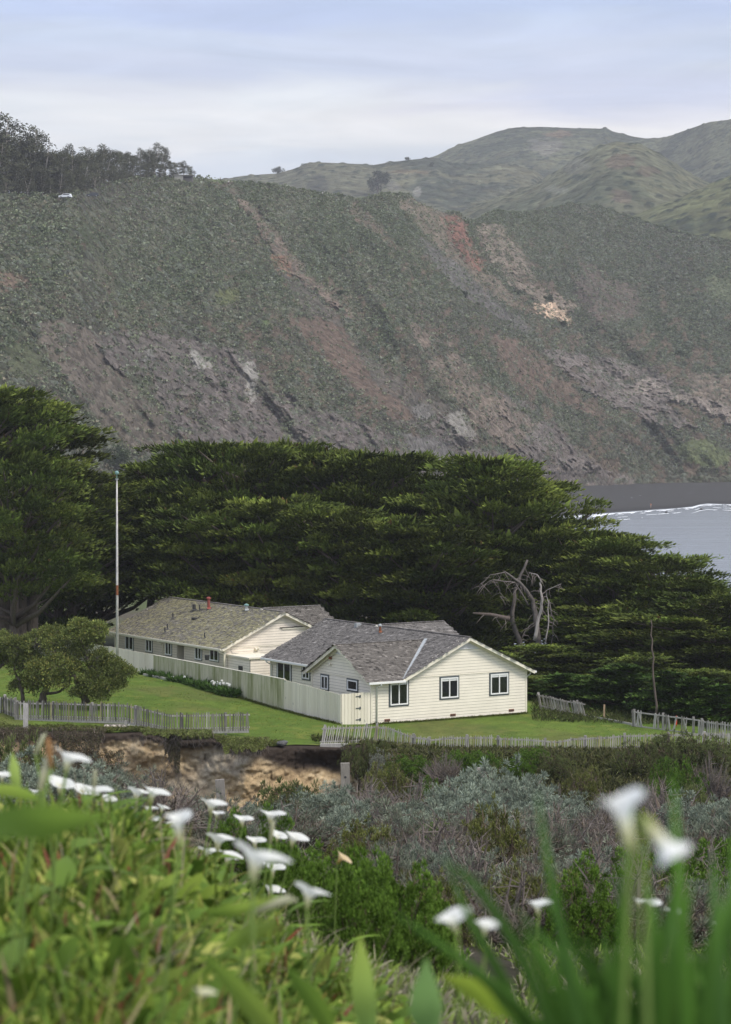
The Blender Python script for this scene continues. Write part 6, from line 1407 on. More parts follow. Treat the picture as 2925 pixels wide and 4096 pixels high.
picket_fence('level run of split pickets in front of the lawn, middle stretch', [wp(1985, 3008, 126.1), wp(2100, 3012, 126), wp(2232, 3022, 126), wp(2290, 3010, 126), wp(2430, 3004, 126), wp(2490, 2998, 126)], 0.86, seed=6, yellow=0.45, white=0.12, spacing=0.112, pw=0.05)
picket_fence('level run of split pickets reaching the right edge', [wp(2492, 2998, 126), wp(2650, 2994, 126), wp(2925, 2990, 126), wp(3150, 2990, 126)], 0.86, seed=7, yellow=0.4, white=0.15, spacing=0.112, pw=0.05)
picket_fence('grey picket fence leaning back beside the right house corner', [wp(2160, 2830, 145), wp(2260, 2853, 143.4), wp(2350, 2868, 142)], 0.92, seed=8, lean=(-0.22, 0.1), yellow=0.0, white=0.05, spacing=0.135, pw=0.07, rails=(0.12, 0.80), post_every=3)
picket_fence('broken picket fence with missing and tilted slats at the right', [wp(2530, 2902, 138), wp(2650, 2918, 137), wp(2800, 2938, 135.6)], 0.95, seed=9, gaps=((0.75, 1.15), (1.75, 2.05), (2.75, 3.1), (3.6, 4.2)), wob=0.12, yellow=0.0, white=0.15, spacing=0.12, pw=0.075, post_every=1.75, posth=1.0, rails=(0.0, 0.83))
picket_fence('back picket fence meeting the right edge of the photo', [wp(2800, 2938, 135.6), wp(2925, 2955, 134), wp(3100, 2980, 132)], 0.92, seed=10, wob=0.04, yellow=0.0, white=0.1, spacing=0.13, pw=0.06)
def plank(name, a, b_, wd, th_, label, cat, matr, col=(1, 1, 1)):
    o = Vector(a); r = thing(name, o, label, cat); MB().bar((0, 0, 0), Vector(b_) - o, wd, th_, col=col).build('plank', matr, r); return r
plank('fallen_rail', wp(2352, 2868, 142), wp(2545, 2903, 138.2), 0.06, 0.22, 'low grey board lying along the lawn edge', 'rail', M['oldwood'], (1.1, 1.1, 1.08))
plank('fallen_rail', wp(2110, 2832, 146.5), wp(2160, 2842, 145), 0.08, 0.12, 'short pale board behind the house corner', 'rail', M['oldwood'], (1.2, 1.2, 1.15))
def post(name, px, py0, py1, D, wd, label, lean=0.0, hole=False, matr='oldwood', col=(1, 1, 1), th_=None, cat='post'):
    a = P(px, py1, D); b_ = P(px + lean, py0, D); r = thing(name, a, label, cat); g = MB(); g.bar((0, 0, 0), Vector(b_ - a), wd, th_ or wd * .6, up=(0, 1, 0), col=col)
    g.build('timber', M[matr], r)
    if hole: h = MB(); c_ = Vector(b_ - a) * hole; h.tube([(c_.x, -wd * .31, c_.z), (c_.x, -wd * .25, c_.z)], wd * .14, 10); h.build('bolt_hole', M['dark'], r)
    return r
post('timber_post', 2416, 2818, 2886, 141, 0.10, 'single brown post standing alone on the lawn edge', 2, col=(0.9, 0.7, 0.5))
post('timber_piling', 893, 3118, 3310, 112, 0.42, 'leaning grey timber piling with a bolt hole before the ochre cliff', -14, 0.72, col=(.62, .6, .58))
post('timber_piling', 1385, 3052, 3250, 112, 0.42, 'upright grey timber piling with a bolt hole at the right of the ochre cliff', -4, 0.72, col=(.62, .6, .56))
post('timber_piling', 1924, 3070, 3190, 112, 0.44, 'grey timber stump post among the blue-green sage', 0, False, col=(0.8, 0.75, 0.72))
post('timber_post', 103, 2815, 2985, 125.2, 0.24, 'splintered pale post hanging at the far left cliff edge', 0, False, col=(1.3, 1.3, 1.25))
post('timber_post', 503, 2882, 2950, 126.6, 0.12, 'short post propping the fence over the washed out gap', 0, False, col=(0.8, 0.8, 0.8))
post('concrete_block', 1975, 3003, 3030, 125.4, 0.25, 'tilted grey slab below the level pickets', 25, False, 'concrete', cat='slab')
plank('timber_sill', wp(1281, 2985, 126.6), wp(1392, 2983, 126.6), 0.2, 0.26, 'pale wooden sill under the leaning pickets', 'sill', M['oldwood'], (1.5, 1.3, 1.15))
plank('white_board', wp(2000, 3036, 123.8), wp(2045, 3040, 123.6), 0.3, 0.05, 'small white board lying on the bank', 'board', M['white'])
# old foundation pieces under the left fence
def stone_wall(label, x0, x1, y0, y1, D, seed, c=(0.42, 0.38, 0.32), rows=3, name='stone_wall'):
    o = P(x0, y1, D); r = thing(name, o, label, 'wall'); rg = random.Random(seed); W_ = (x1 - x0) / FPX * D; H_ = (y1 - y0) / FPX * D
    g = MB(); g.box(0, W_, 0.05, 0.6, -0.3, H_ - 0.02, (0.16, 0.14, 0.12))
    for j in range(rows):
        x = 0
        while x < W_:
            wd = rg.uniform(0.2, 0.5); h_ = H_ / rows; t_ = rg.uniform(0.5, 1.4)
            b0 = len(g.v); g.sphere((x + wd / 2, 0.05, h_ * (j + .5)), 1, 7, 5, tuple(q * t_ for q in c), (wd * .52, 0.16, h_ * .56))
            for i in range(b0, len(g.v)): vx = g.v[i]; g.v[i] = (vx[0] + rg.uniform(-.02, .02), vx[1] + rg.uniform(-.02, .02), vx[2] + rg.uniform(-.02, .02))
            x += wd
    g.build('masonry', mat('stone_' + str(seed), attr=True, rough=0.95, var=0.3, vscale=5), r); return r
stone_wall('broken stone footing under the washed out left fence', 415, 500, 2900, 2948, 126.6, 1)
stone_wall('rubble stone wall under the right pickets', 2255, 2620, 3006, 3036, 125.2, 2, c=(0.34, 0.29, 0.24), rows=2)
sl = thing('concrete_slab', P(510, 2905, 127.2), 'stained concrete slab under the left picket fence', 'slab'); MB().poly([(0, 0, 0.05), (1.7, 0, -0.28), (1.5, 0, -0.42), (0.2, 0, -0.55), (0, 0, -0.5)], (0, .4, 0)).build('slab', M['concrete'], sl)
# flagpole
fpx = P(470, 2620, 150); zg = float(ground_at(468, 150.)); fl_ = thing('flagpole', (fpx[0], fpx[1], zg), 'tall peeling white flagpole with a ball on top', 'flagpole')
topz = P(468, 1918, 150)[2] - zg; tilt = (P(468, 1918, 150)[0] - fpx[0])
MB().tube([(0, 0, -0.2), (tilt * .5, 0, topz * .5), (tilt, 0, topz)], [0.095, 0.075, 0.05], 12).build('pole', mat('peeling_pole_paint', (0.48, 0.46, 0.43), rough=0.8, var=0.5, vscale=2.5, stretch=(3, 3, 1)), fl_, smooth=True)
MB().tube([(tilt, 0, topz), (tilt, 0, topz + 0.05)], [0.10, 0.10], 12).build('truck_cap', M['metal'], fl_)
g = MB(); g.sphere((tilt, 0, topz + 0.42), 0.13, 14, 10); g.tube([(tilt, 0, topz + 0.04), (tilt, 0, topz + 0.30)], 0.02, 6); g.build('ball', M['copper'], fl_, smooth=True)
MB().tube([(tilt * .42, 0, topz * .42), (tilt * .47, 0, topz * .47)], [0.081, 0.079], 12).build('rust_band', M['rust'], fl_)
# bunting on the board fence
pf = P(60, 2548, 171.0); pr = thing('flag_string', pf, 'string of small coloured flags hung on the dull board fence', 'bunting')
MB().tube([(0, 0, 0), (0.6, 0, -0.12), (1.3, 0, -0.05)], 0.012, 4).build('string', M['white'], pr)
for i, c in enumerate([(0.03, 0.04, 0.25), (0.35, 0.05, 0.05), (0.5, 0.40, 0.04), (0.04, 0.05, 0.22), (0.35, 0.10, 0.15)]):
    MB().box(0.05 + i * .25, 0.22 + i * .25, -0.01, 0.01, -0.32, -0.06).build('flag', cloth('flag_cloth', c), pr)
# orange marker stakes
for px_, lab in ((2706, 'red and orange marker stake behind the broken pickets'),):
    p = P(px_, 2930, 138.5); r = thing('marker_stake', p, lab, 'stake'); MB().tube([(0, 0, 0), (0, 0, 1.0)], 0.02, 6).build('stake', M['rust'], r); MB().box(-.04, .04, -.02, .02, .45, .95).build('tape', cloth('orange_tape', (0.6, 0.08, 0.03)), r)

# ------------------------------------------------------------------ things on the headland
def euc_mesh(seed, H, dens=1.0):
    rg = np.random.default_rng(seed); rr_ = random.Random(seed); tr_ = MB(); parts = []
    lean = rr_.uniform(-.08, .12) * H; forks = rr_.choice([2, 3])
    cl = []
    for f in range(forks):
        a = rr_.uniform(0, 6.28); x1, y1 = lean + math.cos(a) * H * .12, math.sin(a) * H * .12; hz_ = H * rr_.uniform(.8, 1.0)
        pts = [Vector((0, 0, -1)), Vector((lean * .3 + math.cos(a) * .3, math.sin(a) * .3, H * .3)), Vector((x1 * .7, y1 * .7, hz_ * .62)), Vector((x1, y1, hz_ * .96))]
        tr_.tube(pts, [.26, .20, .13, .04], 6)
        for k_ in range(int(15 * dens)):
            t_ = rr_.uniform(.32 if dens < 1.2 else .14, 1.0); t_ = max(t_, .3) if False else t_; p = pts[0].lerp(pts[1], t_ / .3) if t_ < .3 else pts[2].lerp(pts[3], (t_ - .6) / .4) if t_ > .6 else pts[1].lerp(pts[2], (t_ - .3) / .3)
            b_ = rr_.uniform(0, 6.28); l_ = H * rr_.uniform(.04, .15) * (1.3 - t_ * .6); q = p + Vector((math.cos(b_) * l_, math.sin(b_) * l_, l_ * rr_.uniform(.2, .9)))
            tr_.tube([p, q], [.09, .03], 4, cap=False); cl.append((q, rr_.uniform(.6, 1.35) * (.8 + .04 * H)))
    cl = np.array([[c.x, c.y, c.z, r] for c, r in cl]); idx = np.repeat(np.arange(len(cl)), 60); n = len(idx)
    d = unit(rg.normal(0, 1, (n, 3)) + [0, 0, .15]); Pp = cl[idx, :3] + d * cl[idx, 3:4] * rg.uniform(.2, 1, (n, 1)) * [1, 1, .7]
    tn = (rg.uniform(.7, 1.3, len(cl))[idx] * rg.uniform(.8, 1.25, n))[:, None]; d2 = unit(d + [0, 0, -.6] + rg.normal(0, .4, (n, 3)))
    parts.append(blades(Pp, d2, unit(np.cross(d2, rg.normal(0, 1, (n, 3)))), rg.uniform(.4, .8, n), rg.uniform(.22, .4, n), np.array((0.060, 0.066, 0.040)) * tn, np.array((0.105, 0.110, 0.065)) * tn))
    return join(parts), tr_
ep = []
EU = [(-60, 455, 'a'), (5, 478, 'a'), (48, 520, 'a'), (95, 535, 'b'), (130, 525, 'a'), (165, 555, 'a'), (30, 560, 'b'), (75, 590, 'c'), (115, 600, 'b'), (150, 625, 'c'), (185, 620, 'c'), (205, 615, 'b'), (230, 608, 'c'), (258, 612, 'b'), (282, 588, 'a'), (305, 622, 'c'), (330, 620, 'b'), (355, 604, 'a'), (378, 612, 'c'), (398, 592, 'a'), (420, 606, 'b'), (445, 606, 'c'), (470, 612, 'b'),
      (490, 612, 'c'), (510, 616, 'b'), (535, 625, 'c'), (562, 606, 'a'), (588, 606, 'b'), (618, 584, 'a'), (600, 625, 'c'), (640, 618, 'b'), (662, 600, 'a'), (690, 652, 'c'), (715, 655, 'b'), (735, 652, 'a'), (758, 672, 'c'), (775, 690, 'b'), (20, 640, 'b'), (60, 655, 'c'), (110, 670, 'b'), (170, 680, 'c'), (240, 660, 'b'), (310, 665, 'c'), (380, 655, 'b'), (450, 655, 'c'), (520, 660, 'b'), (580, 655, 'c'), (650, 665, 'b'), (700, 690, 'c'), (-20, 560, 'c'), (-100, 500, 'a'),
      (270, 700, 'c'), (200, 720, 'b'), (340, 705, 'c'), (130, 735, 'c'), (60, 730, 'b'), (0, 710, 'c'), (410, 700, 'b'), (480, 695, 'c'), (550, 690, 'b'), (610, 695, 'c')]
rowA = sorted([q for q in EU[:37]], key=lambda q: q[0]); rowB = sorted(EU[37:], key=lambda q: q[0])
random.seed(17)
for row, nm_ in ((rowA, 'skyline'), (rowB, 'lower front')):
    for i, (px_, py_, v_) in enumerate(row):
        yb = float(np.interp(px_, [p[0] for p in crestA], [p[1] for p in crestA])); Dc_ = float(np.interp(px_, [p[0] for p in crestA], [p[2] for p in crestA])) + (10 if nm_ == 'skyline' else 4)
        base_y = yb + (4 if px_ > 420 else 4); H = (base_y - py_) / FPX * Dc_ + 1; k_ = 'abc'.index(v_)
        loc = P(px_, base_y, Dc_); lab = f'eucalyptus, {ordn(i)} from the left in the {nm_} row on the headland'
        while len(ep) <= k_:
            kk = len(ep); (V, F, c), tr_ = euc_mesh(50 + kk * 5, 20, [.9, 1.6, 2.2][kk]); rt_ = thing('eucalyptus_tree', loc, lab, 'tree', 0, 'eucalyptus trees on the headland'); mk('crown', V, F, M['needle'], rt_, col=c); tr_.build('trunk', M['palebark'], rt_, smooth=True); ep.append([rt_, False])
        s_ = H / 20
        if not ep[k_][1]: ep[k_][0].location = loc; ep[k_][0].scale = (s_ * 1.2, s_ * 1.2, s_); ep[k_][0]['label'] = lab; ep[k_][1] = True
        else: dup(ep[k_][0], loc, random.uniform(0, 6.28), lab, scale=(s_ * random.uniform(1.0, 1.5), s_ * random.uniform(1, 1.4), s_))
for q in ep:
    if not q[1]: bpy.data.objects.remove(q[0])
def euc_under(rg, n):
    px = rg.uniform(-200, 770, n); cD = interp(px, crestA, 2); cz = CAMZ - (interp(px, crestA, 1) - HZ) / FPX * cD; return np.stack([(px - CX) / FPX * (cD + 12), cD + rg.uniform(2, 22, n), cz + rg.random(n) ** 1.5 * np.interp(px, [-200, 200, 420, 700, 770], [14, 9, 5, 2, .5])], 1)
rg_ = np.random.default_rng(9); Pp = euc_under(rg_, 16000); n = len(Pp); d = unit(rg_.normal(0, 1, (n, 3))); tn = rg_.uniform(.6, 1.3, n)[:, None]
V, F, c = blades(Pp, d, unit(np.cross(d, rg_.normal(0, 1, (n, 3)))), rg_.uniform(.6, 1.4, n), rg_.uniform(.3, .6, n), np.array((0.055, 0.055, 0.04)) * tn, np.array((0.09, 0.085, 0.06)) * tn)
tag(mk('undergrowth', V, [F], M['needle'], col=c), 'brown-green undergrowth filling in beneath the headland eucalyptus', 'undergrowth', kind='stuff')
# far round trees on the hill skyline
def blob_tree(seed, label, px, py0, py1, D, rpx, name='oak_tree', tone=1.0, rag=0.25):
    rg = np.random.default_rng(seed); H = (py1 - py0) / FPX * D; r = rpx / FPX * D; ncl = 46; d = unit(rg.normal(0, 1, (ncl, 3))); q = rg.uniform(0.45, 1.0 + rag, ncl)[:, None]
    cc = d * q * [r, r, H * .42] + [0, 0, H * .58]; idx = np.repeat(np.arange(ncl), 40); n = len(idx); d2 = unit(rg.normal(0, 1, (n, 3)))
    Pp = cc[idx] + d2 * r * .22 * rg.random((n, 1)); tn = (tone * rg.uniform(.6, 1.3, ncl)[idx])[:, None]
    rt_ = thing(name, P(px, py1, D), label, 'tree', group='lone trees on the far hills'); V, F, c = blades(Pp, d2, unit(np.cross(d2, rg.normal(0, 1, (n, 3)))), r * .16 * rg.uniform(.6, 1.4, n), r * .09 * rg.uniform(.6, 1.4, n), np.array((0.03, 0.042, 0.025)) * tn, np.array((0.055, 0.072, 0.035)) * tn)
    mk('crown', V, [F], M['needle'], rt_, col=c); MB().tube([(0, 0, -2), (0, 0, H * .6)], [r * .08, r * .04], 6).build('trunk', M['bark'], rt_)
blob_tree(1, 'dark spreading tree alone on the far left ridge line', 1112, 668, 697, 2602, 20); blob_tree(2, 'small round tree right of the spreading ridge tree', 1213, 655, 676, 2602, 9); blob_tree(3, 'low round bush tree on the ridge near the picture middle', 1630, 630, 640, 2602, 10)
blob_tree(4, 'large dark cypress clump on the hillside below the ridge', 1510, 690, 762, 2440, 42, 'tree_clump', .8); blob_tree(5, 'tall right part of the dark hillside clump', 1525, 682, 755, 2450, 20, 'tree_clump', .8); blob_tree(6, 'small dark tree on the slope right of the clump', 1728, 648, 668, 2560, 8); blob_tree(7, 'small dark tree between the clump and the ridge', 1549, 690, 712, 2500, 9)
blob_tree(8, 'tiny bush on the highest far summit', 2420, 508, 520, 3295, 7, 'summit_bush'); blob_tree(9, 'bush beside the round ridge tree', 1240, 658, 670, 2602, 9)
# round dark bushes on the headland face
def head_D(px, py):
    "distance of the headland face seen at (px, py)"
    cyq, cDq = np.interp(px, [p[0] for p in crestA], [p[1] for p in crestA]), np.interp(px, [p[0] for p in crestA], [p[2] for p in crestA])
    fyq, fDq = np.interp(px, [p[0] for p in footA], [p[1] for p in footA]), np.interp(px, [p[0] for p in footA], [p[2] for p in footA])
    zc = CAMZ - (cyq - HZ) / FPX * cDq; zf = CAMZ - (fyq - HZ) / FPX * fDq; t = np.linspace(0, 1, 400); D = fDq + (cDq - fDq) * t; Z = zf + (zc - zf) * t ** .80
    return float(D[np.argmin(np.abs(HZ - (Z - CAMZ) / D * FPX - py))])
for i, (x_, y_, r_, lab) in enumerate([(1850, 1182, 22, 'dark round bush by the pale rocks, left'), (2065, 1178, 24, 'dark round bush by the pale rocks, upper'), (2190, 1200, 26, 'dark round bush right of the pale rocks'), (2250, 1295, 18, 'dark round bush under the pale rocks'), (2460, 1330, 20, 'dark bush on the right face'), (2720, 1425, 28, 'purple grey round bush on the right face'), (2640, 1425, 18, 'dark bush left of the purple grey one'), (2560, 1410, 18, 'grey bush on the right face'),
                                       (1362, 1172, 16, 'dark bush on the middle rib'), (2035, 1290, 14, 'small dark bush under the middle rocks'), (880, 1545, 26, 'olive bush on the dark rock face'), (960, 1600, 18, 'yellow bush on the dark rock face, upper'), (930, 1655, 18, 'yellow bush on the dark rock face, lower'), (810, 1680, 20, 'olive bush above the flagpole tree tops'), (2510, 1670, 24, 'green bush above the beach'), (450, 1830, 60, 'grey thicket behind the flagpole top')]):
    D_ = head_D(x_, y_) - 3; tone_ = 2.6 if 'yellow' in lab else 1.7 if 'olive' in lab or 'grey thicket' in lab else 1.1
    blob_tree(30 + i, lab, x_, y_ - r_ * .7, y_ + r_ * .6, D_, r_ * .95, 'round_bush', tone_, .15)
# concrete lookout building
lb = thing('lookout_building', P(698, 720, 1075), 'low concrete lookout building with a flat slab roof on the headland', 'building')
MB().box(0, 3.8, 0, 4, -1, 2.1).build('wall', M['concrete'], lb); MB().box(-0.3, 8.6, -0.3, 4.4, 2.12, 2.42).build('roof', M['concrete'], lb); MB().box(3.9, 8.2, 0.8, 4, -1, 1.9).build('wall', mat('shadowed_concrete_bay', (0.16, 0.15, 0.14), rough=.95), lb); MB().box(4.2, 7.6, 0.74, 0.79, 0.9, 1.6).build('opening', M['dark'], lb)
# parked cars
def car(px, py, D, rz, paint, label):
    r = thing('parked_car', P(px, py, D), label, 'car', rz); prof = [(-2.3, .35), (-2.32, .85), (-2.15, 1.0), (-1.2, 1.08), (-.55, 1.62), (1.2, 1.68), (1.95, 1.55), (2.25, 1.0), (2.28, .4)]
    g = MB(); n_ = len(prof)
    L_, R__ = [], []
    for x, z in prof: ins = 0.0 if z < 1.1 else (z - 1.08) * .35; L_.append((x, -.92 + ins, z)); R__.append((x, .92 - ins, z))
    g.add(L_ + R__, [tuple(range(n_))[::-1], tuple(range(n_, 2 * n_))] + [(i, i + 1, n_ + i + 1, n_ + i) for i in range(n_ - 1)] + [(n_ - 1, 0, n_, 2 * n_ - 1)]); body = g.build('body', paint, r)
    g = MB()
    for s_ in (-1, 1): g.add([(-.95, s_ * .935 * .98, 1.14), (1.85, s_ * .915, 1.14), (1.7, s_ * .775, 1.52), (-.45, s_ * .775, 1.54)], [(0, 1, 2, 3)])
    g.build('side_window', M['glass'], r); MB().add([(-1.17, -.78, 1.12), (-1.17, .78, 1.12), (-.60, .68, 1.60), (-.60, -.68, 1.60)], [(0, 1, 2, 3)]).build('windscreen', M['glass'], r)
    for x in (-1.4, 1.4):
        for s_ in (-1, 1):
            w_ = MB().tube([(x, s_ * .74, .35), (x, s_ * .96, .35)], .35, 14).build('wheel', M['tyre'], r); MB().tube([(x, s_ * .93, .35), (x, s_ * .975, .35)], .19, 10).build('rim', M['metal'], w_)
    for s_ in (-1, 1): MB().box(-2.35, -2.2, s_ * .75 - .15, s_ * .75 + .15, .78, .95).build('headlight', M['bulb'], r)
car(262, 793, 872, R(-12), M['carwhite'], 'white car parked on the headland road at the left'); car(370, 788, 896, R(10), M['cardark'], 'dark car parked right of the white one on the headland')
# people: one skinned body each
def person(px, py, D, label, top, legs, pose, rz=0, skinm=None):
    r = thing('person', P(px, py, D), label, 'person', rz)
    J = {'pel': (0, 0, .95), 'chest': (0, 0, 1.3), 'neck': (0, 0, 1.5), 'head': (0, .0, 1.62), 'crown': (0, 0, 1.74), 'hipL': (-.1, 0, .9), 'hipR': (.1, 0, .9), 'shL': (-.2, 0, 1.42), 'shR': (.2, 0, 1.42)}
    if pose == 'walk': J.update(knL=(-.1, -.15, .5), anL=(-.1, -.12, .08), toL=(-.1, -.28, .03), knR=(.1, .08, .48), anR=(.1, .28, .12), toR=(.1, .2, .03), elL=(-.27, .1, 1.15), haL=(-.25, .02, .9), elR=(.27, -.1, 1.15), haR=(.25, -.22, .95))
    elif pose == 'raise': J.update(knL=(-.1, 0, .5), anL=(-.11, 0, .08), toL=(-.12, -.15, .03), knR=(.1, 0, .5), anR=(.12, 0, .08), toR=(.13, -.15, .03), elL=(-.34, -.08, 1.45), haL=(-.18, -.2, 1.65), elR=(.27, 0, 1.15), haR=(.26, -.08, .9))
    else: J.update(knL=(-.11, 0, .5), anL=(-.12, 0, .08), toL=(-.13, -.15, .03), knR=(.11, 0, .5), anR=(.12, 0, .08), toR=(.13, -.15, .03), elL=(-.28, 0, 1.15), haL=(-.27, -.08, .9), elR=(.28, 0, 1.15), haR=(.27, -.08, .9))
    rad = dict(pel=.15, chest=.16, neck=.06, head=.10, crown=.07, hipL=.1, hipR=.1, shL=.08, shR=.08, knL=.065, knR=.065, anL=.045, anR=.045, toL=.035, toR=.035, elL=.045, elR=.045, haL=.035, haR=.035)
    Ed = [('pel', 'chest'), ('chest', 'neck'), ('neck', 'head'), ('head', 'crown'), ('pel', 'hipL'), ('pel', 'hipR'), ('hipL', 'knL'), ('knL', 'anL'), ('anL', 'toL'), ('hipR', 'knR'), ('knR', 'anR'), ('anR', 'toR'), ('chest', 'shL'), ('chest', 'shR'), ('shL', 'elL'), ('elL', 'haL'), ('shR', 'elR'), ('elR', 'haR')]
    ks = list(J)
    def skinned(nm, keys, mt, infl=0.0):
        kk = [k_ for k_ in ks if k_ in keys]; ed = [(kk.index(a), kk.index(b_)) for a, b_ in Ed if a in kk and b_ in kk]
        me = bpy.data.meshes.new(nm); me.from_pydata([J[k_] for k_ in kk], ed, []); me.materials.append(mt); o = bpy.data.objects.new(nm, me); C.objects.link(o); o.parent = r
        m_ = o.modifiers.new('skin', 'SKIN'); 
        for i, k_ in enumerate(kk): me.skin_vertices[0].data[i].radius = (rad[k_] + infl, rad[k_] * .85 + infl) 
        me.skin_vertices[0].data[0].use_root = True; o.modifiers.new('sub', 'SUBSURF').render_levels = 1
    for nm, keys, mt, inf in (('body', ks, skinm or M['skin'], 0), ('shirt', ['pel', 'chest', 'shL', 'shR', 'elL', 'elR'], cloth('shirt_cloth', top), .02), ('trousers', ['pel', 'hipL', 'hipR', 'knL', 'knR', 'anL', 'anR'], cloth('trouser_cloth', legs), .018)):
        skinned(nm, keys, mt, inf)
    g = MB(); g.sphere((0, .015, 1.69), .115, 10, 8, (1, 1, 1), (1, 1, .9)); g.build('hair', cloth('hair_brown', (.05, .03, .02)), r, smooth=True)
person(2604, 2031, 915, 'person in a pale orange top on the black beach, arm raised', (0.55, 0.25, 0.16), (0.45, 0.33, 0.25), 'raise')
person(915, 738, 1105, 'person in a white top walking the path on the green hilltop', (0.75, 0.75, 0.75), (0.04, 0.04, 0.05), 'walk')
person(882, 724, 1098, 'person in grey on the green hilltop, left of the one in white', (0.35, 0.33, 0.32), (0.10, 0.08, 0.08), 'walk', 2.0)
person(1270, 780, 1175, 'person in dark clothes standing on the ridge path', (0.03, 0.03, 0.04), (0.03, 0.03, 0.03), 'stand')
person(1291, 781, 1176, 'person in white standing on the ridge path, right one', (0.8, 0.8, 0.8), (0.5, 0.5, 0.5), 'stand')

# boulders at the foot of the headland and in the surf
def rock_mesh(seed):
    bm = bmesh.new(); bmesh.ops.create_icosphere(bm, subdivisions=3, radius=1)
    V = np.array([v.co[:] for v in bm.verts]); n = vn(V[:, 0] * 1.3 + seed * 9, V[:, 1] * 1.3, V[:, 2] * 1.3) * .35 + vn(V[:, 0] * 3.1 + seed, V[:, 1] * 3.1, V[:, 2] * 3.1) * .16
    V = V * (1 + n)[:, None]; V = np.sign(V) * np.abs(V) ** 0.85; F = np.array([[v.index for v in f.verts] for f in bm.faces]); bm.free(); return V * [1, .8, .65], F
rk = []
rrk = random.Random(4)
rocks = [(2400, 1962, 7), (2425, 1972, 5), (2450, 1958, 6), (2470, 1975, 5), (2505, 1965, 11), (2512, 1950, 9), (2540, 1975, 7), (2560, 1985, 6), (2575, 1962, 5), (2590, 1972, 4), (2360, 1978, 5), (2340, 1965, 6), (2320, 1980, 4), (2525, 1992, 5), (2495, 1990, 5), (2440, 1990, 4), (2610, 1948, 5), (2640, 1940, 5), (2670, 1935, 6), (2700, 1938, 5), (2730, 1930, 6), (2765, 1935, 6), (2800, 1930, 6), (2840, 1945, 7), (2870, 1935, 6), (2905, 1930, 7), (2560, 1940, 5), (2680, 1950, 4), (2750, 1948, 4), (2480, 1940, 6), (2390, 1945, 5), (2300, 1955, 5), (2665, 2048, 4, 's'), (2807, 2033, 7, 's'), (2350, 2058, 2.5, 's')]
for i, q in enumerate(rocks):
    x_, y_, r_ = q[:3]; D_ = 32 * FPX / (y_ + 6 - HZ) if len(q) > 3 else min(31.0 * FPX / (y_ + 4 - HZ), float(interp(x_, footA, 2)) + 12); z_ = CAMZ - (y_ + r_ * .4 - HZ) / FPX * D_; s_ = r_ * 1.25 / FPX * D_
    near_ = 'standing in the surf' if len(q) > 3 else 'on the black sand under the cliff'
    lab = (f'dark sea rock {near_}, {ordn([2, 0, 1][i - 32])} from the left' if len(q) > 3 and False else f'dark rock {near_}, the ' + {32: 'low one left', 33: 'largest right', 34: 'smallest far left'}[i]) if len(q) > 3 else f'grey boulder {near_}, {ordn(sorted([a[0] for a in rocks[:32]]).index(x_))} from the left'
    k_ = i % 4
    if len(rk) <= k_:
        V, F = rock_mesh(k_ + 1); o = mk('boulder', V, F, M['rockm']); tag(o, lab, 'boulder', 'boulders along the foot of the headland'); rk.append(o)
    else: o = rk[k_].copy(); C.objects.link(o); o['label'] = lab
    o.location = (((x_ - CX) / FPX * D_), D_, z_); o.scale = (s_, s_, s_ * rrk.uniform(.8, 1.3)); o.rotation_euler = (0, 0, rrk.uniform(0, 6))
for px_, py_, lab in ((1880 + 215, 2832, 'pale stone at the foot of the right downspout'), (1130, 2968, 'small pale stone on the bluff edge')):
    D_ = 146.0 if px_ > 2000 else 125.6; p = P(px_ if px_ < 2000 else 2116, py_ + 5, D_); o = rk[1].copy(); C.objects.link(o); o['label'] = lab; o['group'] = ''; del o['group']; o.location = p; o.scale = (.28, .28, .2)

# ------------------------------------------------------------------ grass and mats (nobody could count these)
def blade_field(name, label, n, xy, hmin, hmax, w_, c0, c1, seed, lean=0.35, flower=0.0, cat='grass', clump=0):
    rg = np.random.default_rng(seed); Pp = xy(rg, n); n = len(Pp)
    d = unit(np.stack([rg.normal(0, lean, n), rg.normal(0, lean, n), np.ones(n)], 1)); sd_ = unit(np.cross(d, rg.normal(0, 1, (n, 3)))); tn = rg.uniform(.6, 1.4, n)[:, None]
    mixv = rg.random(n)[:, None]; ct = (np.array(c1[0]) * mixv + np.array(c1[1]) * (1 - mixv)) * tn
    V, F, c = blades(Pp, d, sd_, rg.uniform(hmin, hmax, n), w_ * rg.uniform(.7, 1.4, n), np.array(c0) * tn, ct, bend=np.stack([rg.normal(0, .25, n), rg.normal(0, .25, n), rg.uniform(-.35, 0, n)], 1))
    o = mk(name, V, [F], M['leaf'], col=c); tag(o, label, cat, kind='stuff'); return o
def zone_xy(x0, x1, D0, D1, zf=None, pxs_=True, dens=None):
    def f(rg, n):
        px = rg.uniform(x0, x1, n); t = rg.random(n); e_ = edge_D(px); D = e_ + D0 + (D1 - D0) * t
        if dens is not None: k_ = dens(px, D, rg); px, D, e_ = px[k_], D[k_], e_[k_]
        z = np.where(D >= e_, ground_at(px, D), near_zf(px[None, :], D[None, :])[0] if zf is None else 0) - 0.02
        return np.stack([(px - CX) / FPX * D, D, z], 1)
    return f
blade_field('edge_grass', 'shaggy green grass fringing the bluff edge', 30000, zone_xy(-300, 1130, -0.25, 1.3, dens=lambda px, D, rg: fbm(px / 60, D) + 0.5 * rg.random(len(px)) > -0.05), .10, .34, .02, (0.09, 0.125, 0.03), ((0.21, 0.27, 0.06), (0.28, 0.26, 0.12)), 1, lean=.5)
